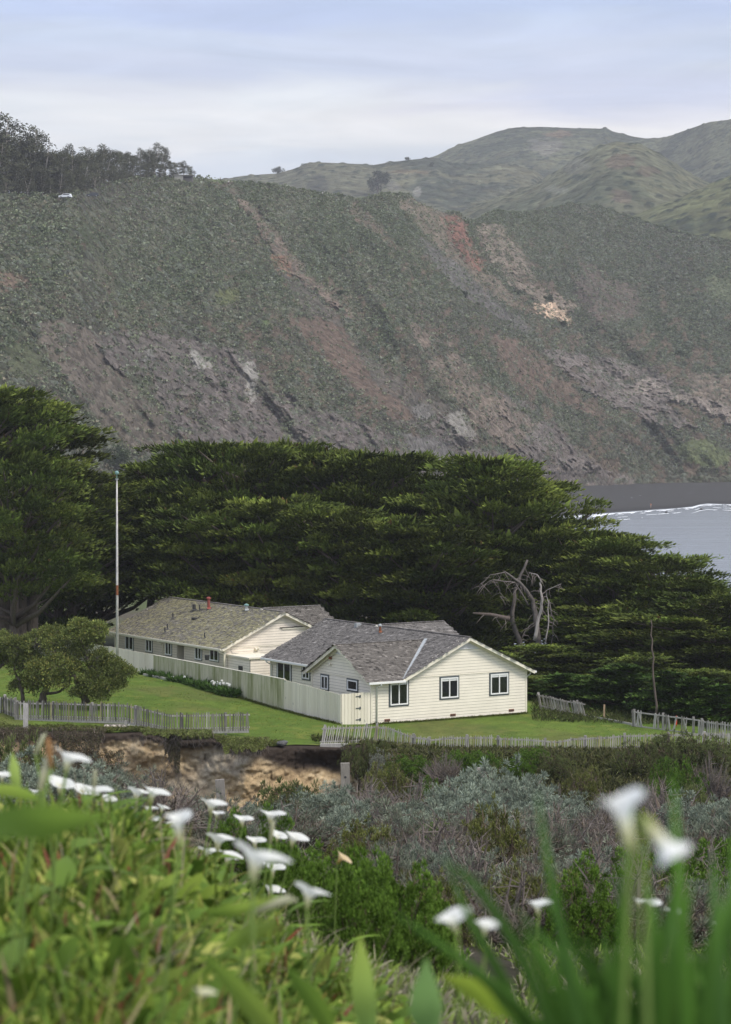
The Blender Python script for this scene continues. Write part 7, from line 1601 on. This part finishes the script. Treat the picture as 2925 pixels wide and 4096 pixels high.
blade_field('bank_grass', 'rough grass and weeds covering the bank under the pickets', 60000, zone_xy(1400, 3100, -13, 0.8, dens=lambda px, D, rg: rg.random(len(px)) < sstep(1390, 1520, px)), .12, .50, .022, (0.045, 0.055, 0.02), ((0.17, 0.205, 0.055), (0.27, 0.24, 0.13)), 2, lean=.45)
blade_field('fence_grass', 'long grass growing through the picket fences', 7000, zone_xy(1250, 3000, 1.2, 3.0), .1, .38, .018, (0.05, 0.08, 0.02), ((0.13, 0.17, 0.045), (0.2, 0.18, 0.08)), 3)
blade_field('lawn_flowers', 'tiny yellow flowers speckling the lawn', 2600, zone_xy(-100, 1300, 2, 26, dens=lambda px, D, rg: fbm(px / 120, D / 3) > -.1), .05, .09, .05, (0.12, 0.17, 0.03), ((0.34, 0.32, 0.07), (0.26, 0.28, 0.06)), 4, cat='wildflowers')
blade_field('ridge_grass', 'rough grass along the tree line behind the lawn', 9000, lambda rg, n: (lambda px, D: np.stack([(px - CX) / FPX * D, D, lawn_z(px, D)], 1))(rg.uniform(2130, 3100, n), rg.uniform(139, 150, n)), .1, .4, .03, (0.04, 0.06, 0.02), ((0.11, 0.14, 0.04), (0.16, 0.15, 0.07)), 5)
def wall_line(segs):
    def f(rg, n):
        k_ = rg.integers(0, len(segs), n); t = rg.random(n); a = np.array([q[0] for q in segs])[k_]; b_ = np.array([q[1] for q in segs])[k_]; p = a + (b_ - a) * t[:, None] + rg.normal(0, .12, (n, 2)); px = CX + p[:, 0] / p[:, 1] * FPX
        return np.stack([p[:, 0], p[:, 1], ground_at(px, p[:, 1]) - .02], 1)
    return f
fw = C0[:2] - SDR[:2] * .12; fe = (fpt(1138.7)); nf = np.array([FD[0], FD[1]]) * -.15
blade_field('wall_grass', 'unmown grass fringe along the house wall and board fence', 7000, wall_line([(fw, fw + FD[:2] * 5.5), (fw + FD[:2] * 5.5, fw + FD[:2] * 11), (Gt + nf, fe + nf), (fe + nf, fpt(880) + nf)]), .05, .22, .02, (0.07, 0.11, 0.02), ((0.15, 0.20, 0.04), (0.22, 0.20, 0.08)), 6)
blade_field('lawn_tufts', 'uneven tufts and clover patches across the lawn', 45000, zone_xy(-200, 2900, 1.5, 28, dens=lambda px, D, rg: (fbm(px / 70, D / 1.6, o=3) + .5 * rg.random(len(px)) > .12) & ((px < 1180 + (D - 126) * 2) | (D < 134 + 0 * px) | ((px > 2130) & (D < 142)))), .03, .085, .035, (0.09, 0.14, 0.025), ((0.14, 0.21, 0.035), (0.20, 0.22, 0.05)), 7, lean=.7)
# mats hanging over the cliff
def hanging(label, x0, x1, y0, y1, seed, c0=(0.075, 0.07, 0.045), c1=((0.125, 0.125, 0.06), (0.16, 0.11, 0.085)), n=6000, taper=.5, leaf=.09):
    rg = np.random.default_rng(seed); D0 = 124.6; o = P((x0 + x1) / 2, y0, D0); r = thing('hanging_mat', o, label, 'plant', group='plant mats hanging over the cliff')
    t = rg.random(n) ** .8; u = rg.uniform(-1, 1, n) * (1 - taper * t) ; px = (x0 + x1) / 2 + u * (x1 - x0) / 2 + 20 * taper * t; strand = vn(px / 11, 0 * px + seed); t = t * (0.75 + .35 * strand)
    py = y0 + (y1 - y0) * t; D = edge_D(px) - .75 - .9 * t - rg.uniform(0, .35, n) - .2 * (1 - u * u); Pp = np.stack([(px - CX) / FPX * D, D, CAMZ - (py - HZ) / FPX * D], 1) - o
    d = unit(np.stack([rg.normal(0, .5, n), rg.normal(-.4, .4, n), rg.normal(-.6, .5, n)], 1)); tn = (rg.uniform(.6, 1.4, n) * (1 + .35 * vn(px / 14, py / 14)))[:, None]; m_ = (rg.random(n)[:, None] < .5)
    V, F, c = blades(Pp, d, unit(np.cross(d, rg.normal(0, 1, (n, 3)))), leaf * rg.uniform(.6, 1.5, n), leaf * .35 * rg.uniform(.6, 1.3, n), np.array(c0) * tn, np.where(m_, np.array(c1[0]), np.array(c1[1])) * tn)
    mk('foliage', V, [F], M['leaf'], r, col=c); tw = MB(); rr_ = random.Random(seed)
    for i in range(70):
        a = Vector(Pp[rr_.randrange(n)]); l_ = rr_.uniform(.3, .9); tw.tube([a, a + Vector((rr_.uniform(-.2, .2), -.08, -l_ * .5)), a + Vector((rr_.uniform(-.3, .3), -.1, -l_))], [.018, .012, .004], 3, col=(1.1, 1, .95), cap=False)
    tw.build('stems', M['twig'], r)
hanging('wide dark mat of dry creeper hanging over the cliff at the left', 200, 430, 2905, 3120, 1, n=12000)
hanging('lower green-brown tail of creeper on the ochre cliff', 330, 500, 3000, 3250, 2, c1=((0.07, 0.085, 0.03), (0.13, 0.07, 0.05)), n=8000)
hanging('narrow dark creeper strand hanging down the cliff', 650, 725, 2925, 3130, 3, n=6000, taper=.45)
hanging('green shaggy turf lip hanging over the cliff', 860, 1080, 2945, 3010, 4, (0.10, 0.13, 0.03), ((0.24, 0.29, 0.08), (0.28, 0.27, 0.12)), n=14000, taper=.25)
hanging('green turf lip right of the washed out slab', 560, 850, 2915, 2950, 5, (0.09, 0.12, 0.03), ((0.21, 0.26, 0.07), (0.25, 0.23, 0.11)), n=9000, taper=.1, leaf=.11)
hanging('dark creeper spilling at the far left cliff end', -60, 200, 2905, 2990, 6, n=8000, taper=.2)
hanging('ochre and green mat where the cliff meets the bank', 1430, 1640, 2990, 3140, 7, (0.06, 0.07, 0.02), ((0.17, 0.17, 0.06), (0.10, 0.12, 0.035)), n=9000, taper=.3)
sc_ = strap_clump(8, 260, 1.0, 0.045, .9, (0.09, 0.12, 0.04), (0.22, 0.24, 0.09), .25, .5); o = thing('spiky_grass', P(2500, 3098, 121.8), 'spiky yellow-green strap-leaf clump on the bank under the stone wall', 'plant', scale=(1.25, 1.25, 1.25)); mk('leaves', *sc_[:2], M['leaf'], o, col=sc_[2])

# ------------------------------------------------------------------ the lily slope in the foreground
def near_pos(px, D): return np.stack([(px - CX) / FPX * D, D, near_z(px, D)], 1)
def fg_leaves(name, label, n, x0, x1, D0, D1, kind_, seed, cols, lnr, wdr, dens=None, cat='leaves', el_=(0.6, 1.4), droop=(.1, .5), dpow=1.0):
    rg = np.random.default_rng(seed); px = rg.uniform(x0, x1, n); D = D0 + (D1 - D0) * rg.random(n) ** dpow
    if dens is not None: k_ = dens(px, D, rg); px, D = px[k_], D[k_]
    n = len(px); Pp = near_pos(px, D) - [0, 0, .03]; a = rg.random(n) * 2 * np.pi; el = rg.uniform(*el_, n)
    d = np.stack([np.cos(a) * np.cos(el), np.sin(a) * np.cos(el), np.sin(el)], 1); sd_ = unit(np.cross(d, [0, 0, 1.0]) + rg.normal(0, .25, (n, 3)))
    ci = rg.choice(len(cols), n, p=np.array([c[2] for c in cols]) / sum(c[2] for c in cols)); tn = rg.uniform(.7, 1.35, n)[:, None]
    c0 = np.array([c[0] for c in cols])[ci] * tn; c1 = np.array([c[1] for c in cols])[ci] * tn
    V, F, c = longblades(Pp, d, sd_, rg.uniform(*lnr, n), rg.uniform(*wdr, n), c0, c1, rg.uniform(*droop, n), seg=5)
    o = mk(name, V, F, M['leaf'], col=c, smooth=True); return tag(o, label, cat, kind='stuff')
GRN = [((0.16, 0.04, 0.03), (0.30, 0.07, 0.05), .35), ((0.11, 0.17, 0.025), (0.185, 0.25, 0.038), 5), ((0.055, 0.10, 0.018), (0.12, 0.20, 0.03), 5), ((0.21, 0.23, 0.05), (0.36, 0.37, 0.10), 1.3), ((0.10, 0.05, 0.035), (0.24, 0.07, 0.05), .5), ((0.18, 0.15, 0.08), (0.33, 0.27, 0.14), .8)]
edgel = lambda px: np.interp(px, [-300, 300, 700, 1300, 2000, 3200], [12.5, 12.0, 11.5, 10.5, 11, 13])
inl = lambda px, D, rg: (D < edgel(px) + rg.normal(0, .5, len(px)))
fg_leaves('grass_blades', 'long green grass blades between the lilies on the near slope', 9000, -300, 1500, 2.6, 12.5, 'g', 21, GRN, (.14, .34), (.008, .018), dens=lambda px, D, rg: inl(px, D, rg) & (rg.random(len(px)) < np.interp(px, [-300, 900, 1500], [1, .9, .35])))
fg_leaves('lily_leaves', 'broad green lily leaves massed on the near slope', 5200, -300, 1560, 3.2, 12.5, 'l', 22, GRN[1:4], (.16, .30), (.04, .085), dens=lambda px, D, rg: inl(px, D, rg) & (fbm(px / 160, D * .8) > -.28), el_=(.35, 1.25), droop=(.2, .8))
fg_leaves('ground_cover', 'low succulent ground cover with red tips on the near slope', 16000, 900, 3200, 3.6, 15.5, 'c', 23, [((0.09, 0.13, 0.025), (0.21, 0.29, 0.055), 5), ((0.12, 0.08, 0.03), (0.26, 0.07, 0.05), .6), ((0.14, 0.15, 0.05), (0.25, 0.26, 0.08), 1.5), ((0.12, 0.09, 0.06), (0.2, 0.16, 0.11), 1)], (.05, .13), (.010, .020), el_=(.4, 1.5), droop=(0, .3))
fg_leaves('dry_stems', 'pale dry stems scattered among the near leaves', 700, -200, 3100, 3.5, 14, 'd', 24, [((0.30, 0.25, 0.17), (0.36, 0.31, 0.22), 1)], (.2, .5), (.003, .006), el_=(.3, 1.4), droop=(0, .5), cat='stems')
fg_leaves('far_weeds', 'mixed green weeds on the slope beyond the lilies', 24000, 300, 3200, 10.5, 26, 'w', 25, [((0.08, 0.11, 0.025), (0.18, 0.24, 0.055), 4), ((0.16, 0.15, 0.10), (0.27, 0.25, 0.17), 2.5)], (.08, .25), (.012, .028), dens=lambda px, D, rg: fbm(px / 200, D * .3, 3) > -.25)

# calla lilies
def spathe_mesh(kind_='open'):
    nu, nv_ = 24, 10; V, c = [], []
    for j in range(nv_ + 1):
        t = j / nv_
        for i in range(nu):
            a = 2 * math.pi * i / nu; f = max(0.0, math.cos(a))                  # front tip towards +x
            if kind_ == 'open':
                r = 0.010 + 0.016 * t + 0.052 * max(0, (t - .45) / .55) ** 1.7 * (1 + 0.35 * f ** 2); z = 0.125 * t - 0.012 * max(0, t - .8) * 5 * (1 - .2 * f) + 0.012 * math.sin(a * 2 + .6) * t ** 3; tip = f ** 8 * 0.035 * t ** 6; r += tip; z -= tip * .5
                z += -0.020 * math.cos(a) * t ** 2
            elif kind_ == 'tall':
                r = 0.012 + 0.013 * t + 0.034 * max(0, (t - .6) / .4) ** 1.6 * (1 + .3 * f); z = 0.16 * t - .012 * max(0, t - .85) * 6 + .01 * math.sin(a * 2) * t ** 3
            else:
                r = 0.008 + 0.011 * math.sin(min(1, t * 1.25) * math.pi * .62) * (1 - .55 * t); z = 0.15 * t + .02 * f * t ** 3
            V.append((r * math.cos(a), r * math.sin(a), z))
            gcol, wcol, ycol = np.array((0.34, 0.42, 0.10)), np.array((0.86, 0.86, 0.82)), np.array((0.74, 0.72, 0.42))
            if kind_ == 'bud': cc_ = ycol * .62 + wcol * .2 * t
            elif t < .32: cc_ = gcol + (ycol - gcol) * t / .32
            elif t < .72: cc_ = ycol + (wcol - ycol) * (t - .32) / .40
            else: cc_ = wcol
            c.append(cc_)
    F = [(j * nu + i, j * nu + (i + 1) % nu, (j + 1) * nu + (i + 1) % nu, (j + 1) * nu + i) for j in range(nv_) for i in range(nu)]
    return np.array(V), np.array(F), np.array(c)
cproto = {}
def heart_leaf(ln, wd):
    ts = [0, .08, .2, .4, .6, .8, 1]; wp_ = [.25, .85, 1, .85, .6, .3, 0.01]; V, F = [], []
    for t, w_ in zip(ts, wp_):
        z = -.35 * t * t * ln; V += [(t * ln - (.12 * ln if t == 0 else 0), -w_ * wd / 2, z + .12 * wd * w_), (t * ln, 0, z), (t * ln - (.12 * ln if t == 0 else 0), w_ * wd / 2, z + .12 * wd * w_)]
    for i in range(len(ts) - 1): b_ = i * 3; F += [(b_, b_ + 1, b_ + 4, b_ + 3), (b_ + 1, b_ + 2, b_ + 5, b_ + 4)]
    return V, F
def calla(px, py, wpx, kind_, label, D=None, lean=None, tilt=None, yaw=None, col=None, leaf=True, seed=0, wreal=None):
    rr_ = random.Random(seed * 7 + 3); wr = wreal or {'open': .155, 'tall': .11, 'bud': .04}[kind_]; D = D or wr * FPX / wpx * .68
    D = min(max(D, 2.4), 13.0); sc = wpx * 1.02 / FPX * D / {'open': .165, 'tall': .115, 'bud': .045}[kind_]
    hh = {'open': .10, 'tall': .16, 'bud': .15}[kind_] * sc
    c_ = P(px, py, D); base = np.array([c_[0], c_[1], c_[2] - hh * .6]); zg = float(near_z(np.array(float(px)), np.array(D)))
    gl = (c_[0] - (lean if lean is not None else rr_.uniform(-.02, .10)), D + rr_.uniform(-.05, .05), min(zg - .03, base[2] - .12))
    root = thing('calla_lily', gl, label, 'flower', 0, 'calla lilies on the near slope')
    st = Vector(base - np.array(gl)); g = MB(); mid = st * .5 + Vector((-.15 * st.x, 0, .02))
    n8 = [Vector((0, 0, 0)).lerp(mid, .5), mid]; d_end = (st - mid).normalized()
    g.tube([(0, 0, 0), (mid * .5) + Vector((0, 0, 0)), mid, mid.lerp(st, .6), st + d_end * .01 * sc], [.0055 * sc + .0015] * 4 + [.0075 * sc], 7, col=(0.17, 0.25, 0.06)); g.build('stem', M['leaf'], root, smooth=True)
    V, F, c = spathe_mesh(kind_); c = c * np.array(col) if col is not None else c
    me_ = mk('spathe', V, F, M['petal'], root, col=c, smooth=True); me_.location = st; me_.scale = (sc, sc, sc)
    ti = tilt if tilt is not None else rr_.uniform(-.12, .16); ya = yaw if yaw is not None else rr_.uniform(-.7, .7)
    me_.rotation_euler = (rr_.uniform(-.1, .25), ti, ya)
    if kind_ != 'bud':
        sp_ = MB().tube([(0, 0, .01), (0, 0, .05), (0, 0, .075)], [.005, .0055, .002], 8, col=(.75, .52, .06)).build('spadix', M['petal'], root, smooth=True); sp_.location = st; sp_.scale = (sc, sc, sc); sp_.rotation_euler = me_.rotation_euler
    if leaf:
        for q in range(2):
            V, F = heart_leaf(rr_.uniform(.16, .24), rr_.uniform(.07, .11)); a = rr_.uniform(0, 6.28); h_ = rr_.uniform(.08, .2); g = MB(); t_ = rr_.uniform(.8, 1.3)
            b_ = Vector((math.cos(a) * .08, math.sin(a) * .08, h_)); g.tube([(0, 0, 0), b_ * .6 + Vector((0, 0, .02)), b_], [.004, .004, .003], 5, col=(.10, .17, .04)); Rm = Matrix.Rotation(a, 3, 'Z') @ Matrix.Rotation(-rr_.uniform(.1, .7), 3, 'Y')
            g.add([b_ + Rm @ Vector(v_) for v_ in V], F, (.13 * t_, .21 * t_, .035)); g.build('leaf', M['leaf'], root, smooth=True)
    return root
CL = [  # px, py, width px, kind, label, options
 (9, 3111, 60, 'open', 'white lily half cut by the left edge', {}), (263, 3051, 118, 'open', 'lone white lily highest at the upper left', {'D': 7.0, 'tilt': .15}), (142, 2965, 26, 'bud', 'tall narrow rolled lily bud, topmost of all', {'D': 7.5, 'lean': -.07, 'tilt': .35}),
 (158, 3080, 40, 'bud', 'thick rolled lily bud below the topmost bud', {'D': 6.0, 'tilt': .3, 'lean': .06}), (205, 3003, 34, 'bud', 'withered brown lily bud between the two rolled buds', {'D': 6.0, 'col': (.75, .42, .25), 'lean': .12}), (241, 3150, 92, 'open', 'white lily under the lone top lily', {}), (139, 3174, 42, 'open', 'small white lily deep at the left', {}),
 (376, 3111, 24, 'bud', 'slim yellow-green bud standing above the left cluster', {'D': 8}), (332, 3170, 70, 'open', 'left flower of the three-lily cluster', {}), (379, 3180, 98, 'open', 'middle flower of the three-lily cluster', {}), (409, 3208, 76, 'open', 'lowest flower of the three-lily cluster', {}),
 (543, 3184, 78, 'open', 'left flower of the touching lily pair', {}), (603, 3185, 94, 'open', 'right flower of the touching lily pair', {}), (595, 3245, 56, 'open', 'small lily just under the touching pair', {}), (645, 3238, 46, 'open', 'small upright lily right under the touching pair', {}),
 (590, 3286, 74, 'open', 'flat white lily below the small one under the pair', {}), (483, 3288, 44, 'open', 'small lily hidden among stems at the left of the middle', {}), (681, 3309, 52, 'open', 'lily partly behind the tall blurred trumpet', {}), (718, 3300, 98, 'tall', 'tall blurred white trumpet lily with a yellow throat', {'D': 5.2, 'tilt': .02}),
 (843, 3232, 88, 'open', 'upright white lily right of the tall trumpet', {}), (868, 3262, 46, 'open', 'small lily tucked behind the upright one', {}), (970, 3288, 64, 'open', 'small flat lily before the dark green mound', {}), (1086, 3275, 84, 'open', 'white lily at the right end of the top row', {}), (1080, 3322, 26, 'bud', 'pale bud under the lily at the right end', {'D': 10}),
 (1108, 3350, 58, 'open', 'left flower of the right-hand pair', {}), (1166, 3363, 84, 'open', 'right flower of the right-hand pair', {}), (1022, 3374, 64, 'open', 'small cup-shaped lily left of the right-hand pair', {}), (871, 3375, 98, 'open', 'wide flat lily above the blurred bunch', {}),
 (832, 3421, 78, 'open', 'left flower of the blurred bunch', {}), (905, 3439, 84, 'open', 'middle flower of the blurred bunch', {}), (1012, 3465, 190, 'open', 'largest blurred white lily in the centre left', {'D': 4.4, 'tilt': .12, 'yaw': .2}), (1092, 3485, 76, 'open', 'lily hidden behind the largest blurred one', {}), (857, 3480, 38, 'open', 'yellowish lily under the blurred bunch', {'col': (.85, .85, .55)}),
 (724, 3503, 78, 'open', 'white lily alone below the tall trumpet', {}), (1000, 3535, 56, 'bud', 'yellowing fallen bud below the largest lily', {'D': 5.5, 'tilt': 1.2}), (1078, 3572, 78, 'open', 'white lily below the largest blurred one', {}), (1228, 3592, 122, 'open', 'blurred white lily lowest at the centre', {'D': 6.0, 'tilt': .15}), (1349, 3434, 62, 'open', 'wilted brownish lily against the green mounds', {'col': (.85, .66, .42), 'tilt': .5}),
 (1832, 3690, 120, 'open', 'blurred white lily left of the right-hand blades', {'D': 4.3, 'tilt': -.5}), (1940, 3716, 86, 'open', 'smaller lily touching the blurred one by the blades', {'D': 4.8, 'tilt': -.1}), (2156, 3634, 86, 'open', 'open white lily between the long blades', {'D': 7.0, 'tilt': -.2}),
 (2525, 3262, 165, 'tall', 'big blurred lily with yellow base at the upper right', {'D': 2.6, 'lean': .04, 'tilt': -.2, 'leaf': False}), (2570, 3140, 150, 'tall', 'drooping torn white lily beside the big yellow-based one', {'D': 2.45, 'tilt': 2.5, 'leaf': False, 'lean': -.02}), (2550, 3612, 42, 'open', 'leftmost of the small lilies behind the blades', {'D': 8}), (2606, 3622, 58, 'open', 'second small lily behind the blades', {'D': 8}), (2686, 3660, 66, 'open', 'third small lily behind the blades', {'D': 7.5}), (2874, 3716, 72, 'open', 'rightmost small lily near the photo edge', {'D': 7}),
 (805, 3985, 80, 'open', 'faded cream lily low among the blurred grass', {'D': 4.2, 'col': (.8, .78, .55)}), ]
for i, (x_, y_, w_, k_, lab, kw) in enumerate(CL): calla(x_, y_, w_, k_, lab, seed=i, **kw)

# big blurred leaves and the long blades on the right
def path_leaf(name, label, pts, wpx, D, c0, c1, cat='leaf', twist=.35, fold=.15, group=None):
    "a leaf along photo points; widths in photo pixels"
    W = [P(x_, y_, D + dz) for x_, y_, dz in pts]; k_ = 14; T = np.linspace(0, 1, k_); xs = np.linspace(0, 1, len(W))
    path = np.stack([np.interp(T, xs, [w_[i] for w_ in W]) for i in range(3)], 1)
    for _ in range(3): path[1:-1] = (path[:-2] + path[1:-1] * 2 + path[2:]) / 4
    ws = np.interp(T, np.linspace(0, 1, len(wpx)), wpx) / FPX * D; tg = unit(np.gradient(path, axis=0)); vd = np.array([0, -1.0, 0]); sd_ = unit(np.cross(tg, vd) + np.array([0, twist, 0])); nn = unit(np.cross(sd_, tg))
    o = path[0]; V, c = [], []
    for i in range(k_):
        for q in (-1, -.5, 0, .5, 1): V.append(path[i] - o + sd_[i] * ws[i] / 2 * q + nn[i] * ws[i] * fold * (1 - abs(q))); c.append(np.array(c0) * (1 - T[i]) + np.array(c1) * T[i])
    F = grid_faces(k_, 5); r = mk(name, np.array(V), F, M['leaf'], col=np.array(c), smooth=True); r.location = o; tag(r, label, cat, group); return r
G0, G1_, G2 = (0.10, 0.175, 0.025), (0.155, 0.245, 0.035), (0.22, 0.29, 0.05)
path_leaf('lily_leaf', 'huge blurred lily leaf pointing right at the left edge', [(-160, 3310, .1), (60, 3290, 0), (260, 3285, 0), (460, 3270, .1)], [60, 150, 165, 120, 5], 2.9, G0, G1_)
path_leaf('lily_leaf', 'blurred leaf pointing up at the lower centre', [(1720, 4150, 0), (1700, 4000, 0), (1705, 3830, .1)], [60, 150, 130, 5], 4.0, (0.11, 0.20, 0.06), (0.10, 0.18, 0.05)); path_leaf('lily_leaf', 'pale blurred leaf left of the upright one', [(1480, 4150, 0), (1450, 3950, 0), (1440, 3740, .1)], [60, 110, 100, 5], 4.4, (0.15, 0.25, 0.06), G2)
path_leaf('lily_leaf', 'bright yellow-green blurred leaf lying right of centre bottom', [(2120, 4080, 0), (1950, 3980, 0), (1760, 3900, .1)], [40, 110, 90, 5], 3.9, (0.19, 0.28, 0.03), (0.24, 0.31, 0.03)); path_leaf('lily_leaf', 'blurred leaf crossing below the centre lily', [(1110, 3690, 0), (980, 3740, .1), (870, 3800, .1)], [30, 85, 75, 5], 4.6, G2, G1_)
path_leaf('lily_leaf', 'blurred broad leaf under the largest lily', [(830, 3650, 0), (950, 3640, 0), (1110, 3590, .1)], [20, 75, 60, 5], 4.8, G1_, G2); path_leaf('lily_leaf', 'blurred leaf arching down at the bottom centre', [(820, 3820, 0), (980, 3990, 0), (1120, 4150, 0)], [20, 90, 110, 40], 3.9, G1_, G2); path_leaf('lily_leaf', 'blurred leaf sloping to the lower right of centre', [(1150, 3870, 0), (1260, 4010, 0), (1330, 4120, 0)], [20, 90, 100, 30], 4.2, G0, G1_)
path_leaf('lily_leaf', 'upright pale lily leaf below the upper rolled buds', [(75, 3190, 0), (60, 3100, 0), (48, 3010, .05)], [12, 40, 45, 4], 6.5, (0.20, 0.28, 0.06), (0.24, 0.32, 0.08)); path_leaf('lily_leaf', 'green leaf pointing left at the left edge', [(170, 3200, 0), (60, 3165, 0), (-60, 3150, 0)], [10, 45, 50, 20], 6.0, G1_, G2)
BL = [('longest dark blade rising at the right', [(2760, 4250, 0), (2740, 3900, 0), (2715, 3500, 0), (2690, 3080, .1)], [80, 75, 60, 6], 2.5), ('tall blade left of the big lily', [(2340, 4250, 0), (2270, 3850, 0), (2190, 3450, 0), (2148, 3165, .1)], [50, 62, 44, 5], 2.9), ('arching blade with its tip at the left', [(2250, 4250, 0), (2110, 3850, 0), (1930, 3560, 0), (1830, 3480, 0), (1770, 3430, .1)], [70, 70, 55, 40, 4], 3.0), ('second arching blade below the first', [(2150, 4200, 0), (1990, 3870, 0), (1880, 3690, 0), (1780, 3440, .1)], [60, 60, 48, 5], 3.3),
      ('low arching blade reaching far left', [(2300, 4250, 0), (2000, 3950, 0), (1740, 3760, 0), (1560, 3640, .1)], [50, 52, 40, 4], 3.2), ('blade in front of the big lily stem', [(2480, 4250, 0), (2490, 3850, 0), (2510, 3450, 0), (2540, 3170, .1)], [60, 66, 48, 5], 2.6), ('straight blade right of the tallest', [(2900, 4250, 0), (2880, 3950, 0), (2860, 3600, 0), (2850, 3380, .1)], [80, 80, 60, 5], 2.8), ('broad blade at the right edge', [(3000, 4250, 0), (2960, 3900, 0), (2930, 3560, 0), (2935, 3300, .1)], [90, 90, 60, 5], 2.9),
      ('dark blade left of the tallest', [(2660, 4250, 0), (2640, 3900, 0), (2620, 3700, 0), (2580, 3480, .1)], [90, 80, 56, 5], 2.9), ('blade crossing the small open lily', [(2380, 4250, 0), (2290, 3950, 0), (2230, 3800, 0), (2050, 3620, .1)], [60, 56, 44, 4], 3.4), ('short upright blade in the middle of the clump', [(2560, 4250, 0), (2580, 4000, 0), (2600, 3800, 0), (2640, 3620, .1)], [70, 70, 50, 5], 3.0), ('blade bending right at the edge', [(2820, 4250, 0), (2830, 3950, 0), (2870, 3700, 0), (2960, 3480, .1)], [70, 66, 50, 5], 2.7),
      ('blade leaning left at the clump foot', [(2420, 4250, 0), (2360, 4050, 0), (2260, 3850, 0), (2110, 3720, .1)], [70, 66, 50, 5], 2.9), ('blade under the drooping lily', [(2720, 4250, 0), (2700, 4000, 0), (2680, 3800, 0), (2700, 3560, .1)], [80, 76, 54, 5], 3.1)]
gb = None
bl_root = thing('long_blade_plant', P(2560, 4300, 2.9), 'large clump of long blurred strap leaves filling the lower right corner', 'plant')
for i, (lab, pts, ws, D_) in enumerate(BL):
    t_ = random.uniform(.75, 1.2); r = path_leaf('leaf', lab, pts, [q_ * .72 for q_ in ws], D_, (0.045 * t_, 0.105 * t_, 0.014), (0.070 * t_, 0.155 * t_, 0.024), twist=random.uniform(-.5, .5)); w0 = r.location.copy(); r.parent = bl_root; r.location = w0 - bl_root.location; del r['category']; del r['label']
rg = np.random.default_rng(88); n = 260; pxq = rg.uniform(2230, 3150, n); Dq = rg.uniform(2.9, 4.6, n); Pp = np.stack([(pxq - CX) / FPX * Dq, Dq, CAMZ - (rg.uniform(4150, 4400, n) - HZ) / FPX * Dq], 1); a = rg.normal(-.05, .38, n)
d = unit(np.stack([a, rg.normal(0, .2, n), np.ones(n)], 1)); tn = rg.uniform(.6, 1.3, n)[:, None]
V, F, c = longblades(Pp, d, unit(np.cross(d, [0, 1.0, 0]) + rg.normal(0, .3, (n, 3))), rg.uniform(.10, .30, n), rg.uniform(.008, .017, n), np.array((0.04, 0.095, 0.012)) * tn, np.array((0.065, 0.145, 0.022)) * tn, rg.uniform(.0, .6, n), seg=6)
o = mk('inner_leaves', V - np.array(bl_root.location), F, M['leaf'], bl_root, col=c, smooth=True)

# ------------------------------------------------------------------ the air
m = bpy.data.materials.new('haze_air'); m.use_nodes = True; t = m.node_tree; t.nodes.clear(); vo = t.nodes.new('ShaderNodeVolumePrincipled'); vo.inputs['Color'].default_value = (0.96, 0.96, 1.0, 1); vo.inputs['Density'].default_value = 0.00012; vo.inputs['Anisotropy'].default_value = 0.2
t.links.new(vo.outputs[0], t.nodes.new('ShaderNodeOutputMaterial').inputs['Volume'])
hb = MB(); hb.box(-3800, 3800, -60, 4300, -27, 520); ho = mk('haze', np.array(hb.v), hb.f, m, kind='stuff'); ho['label'] = 'thin pale air between the house and the far hills'; ho['category'] = 'haze'
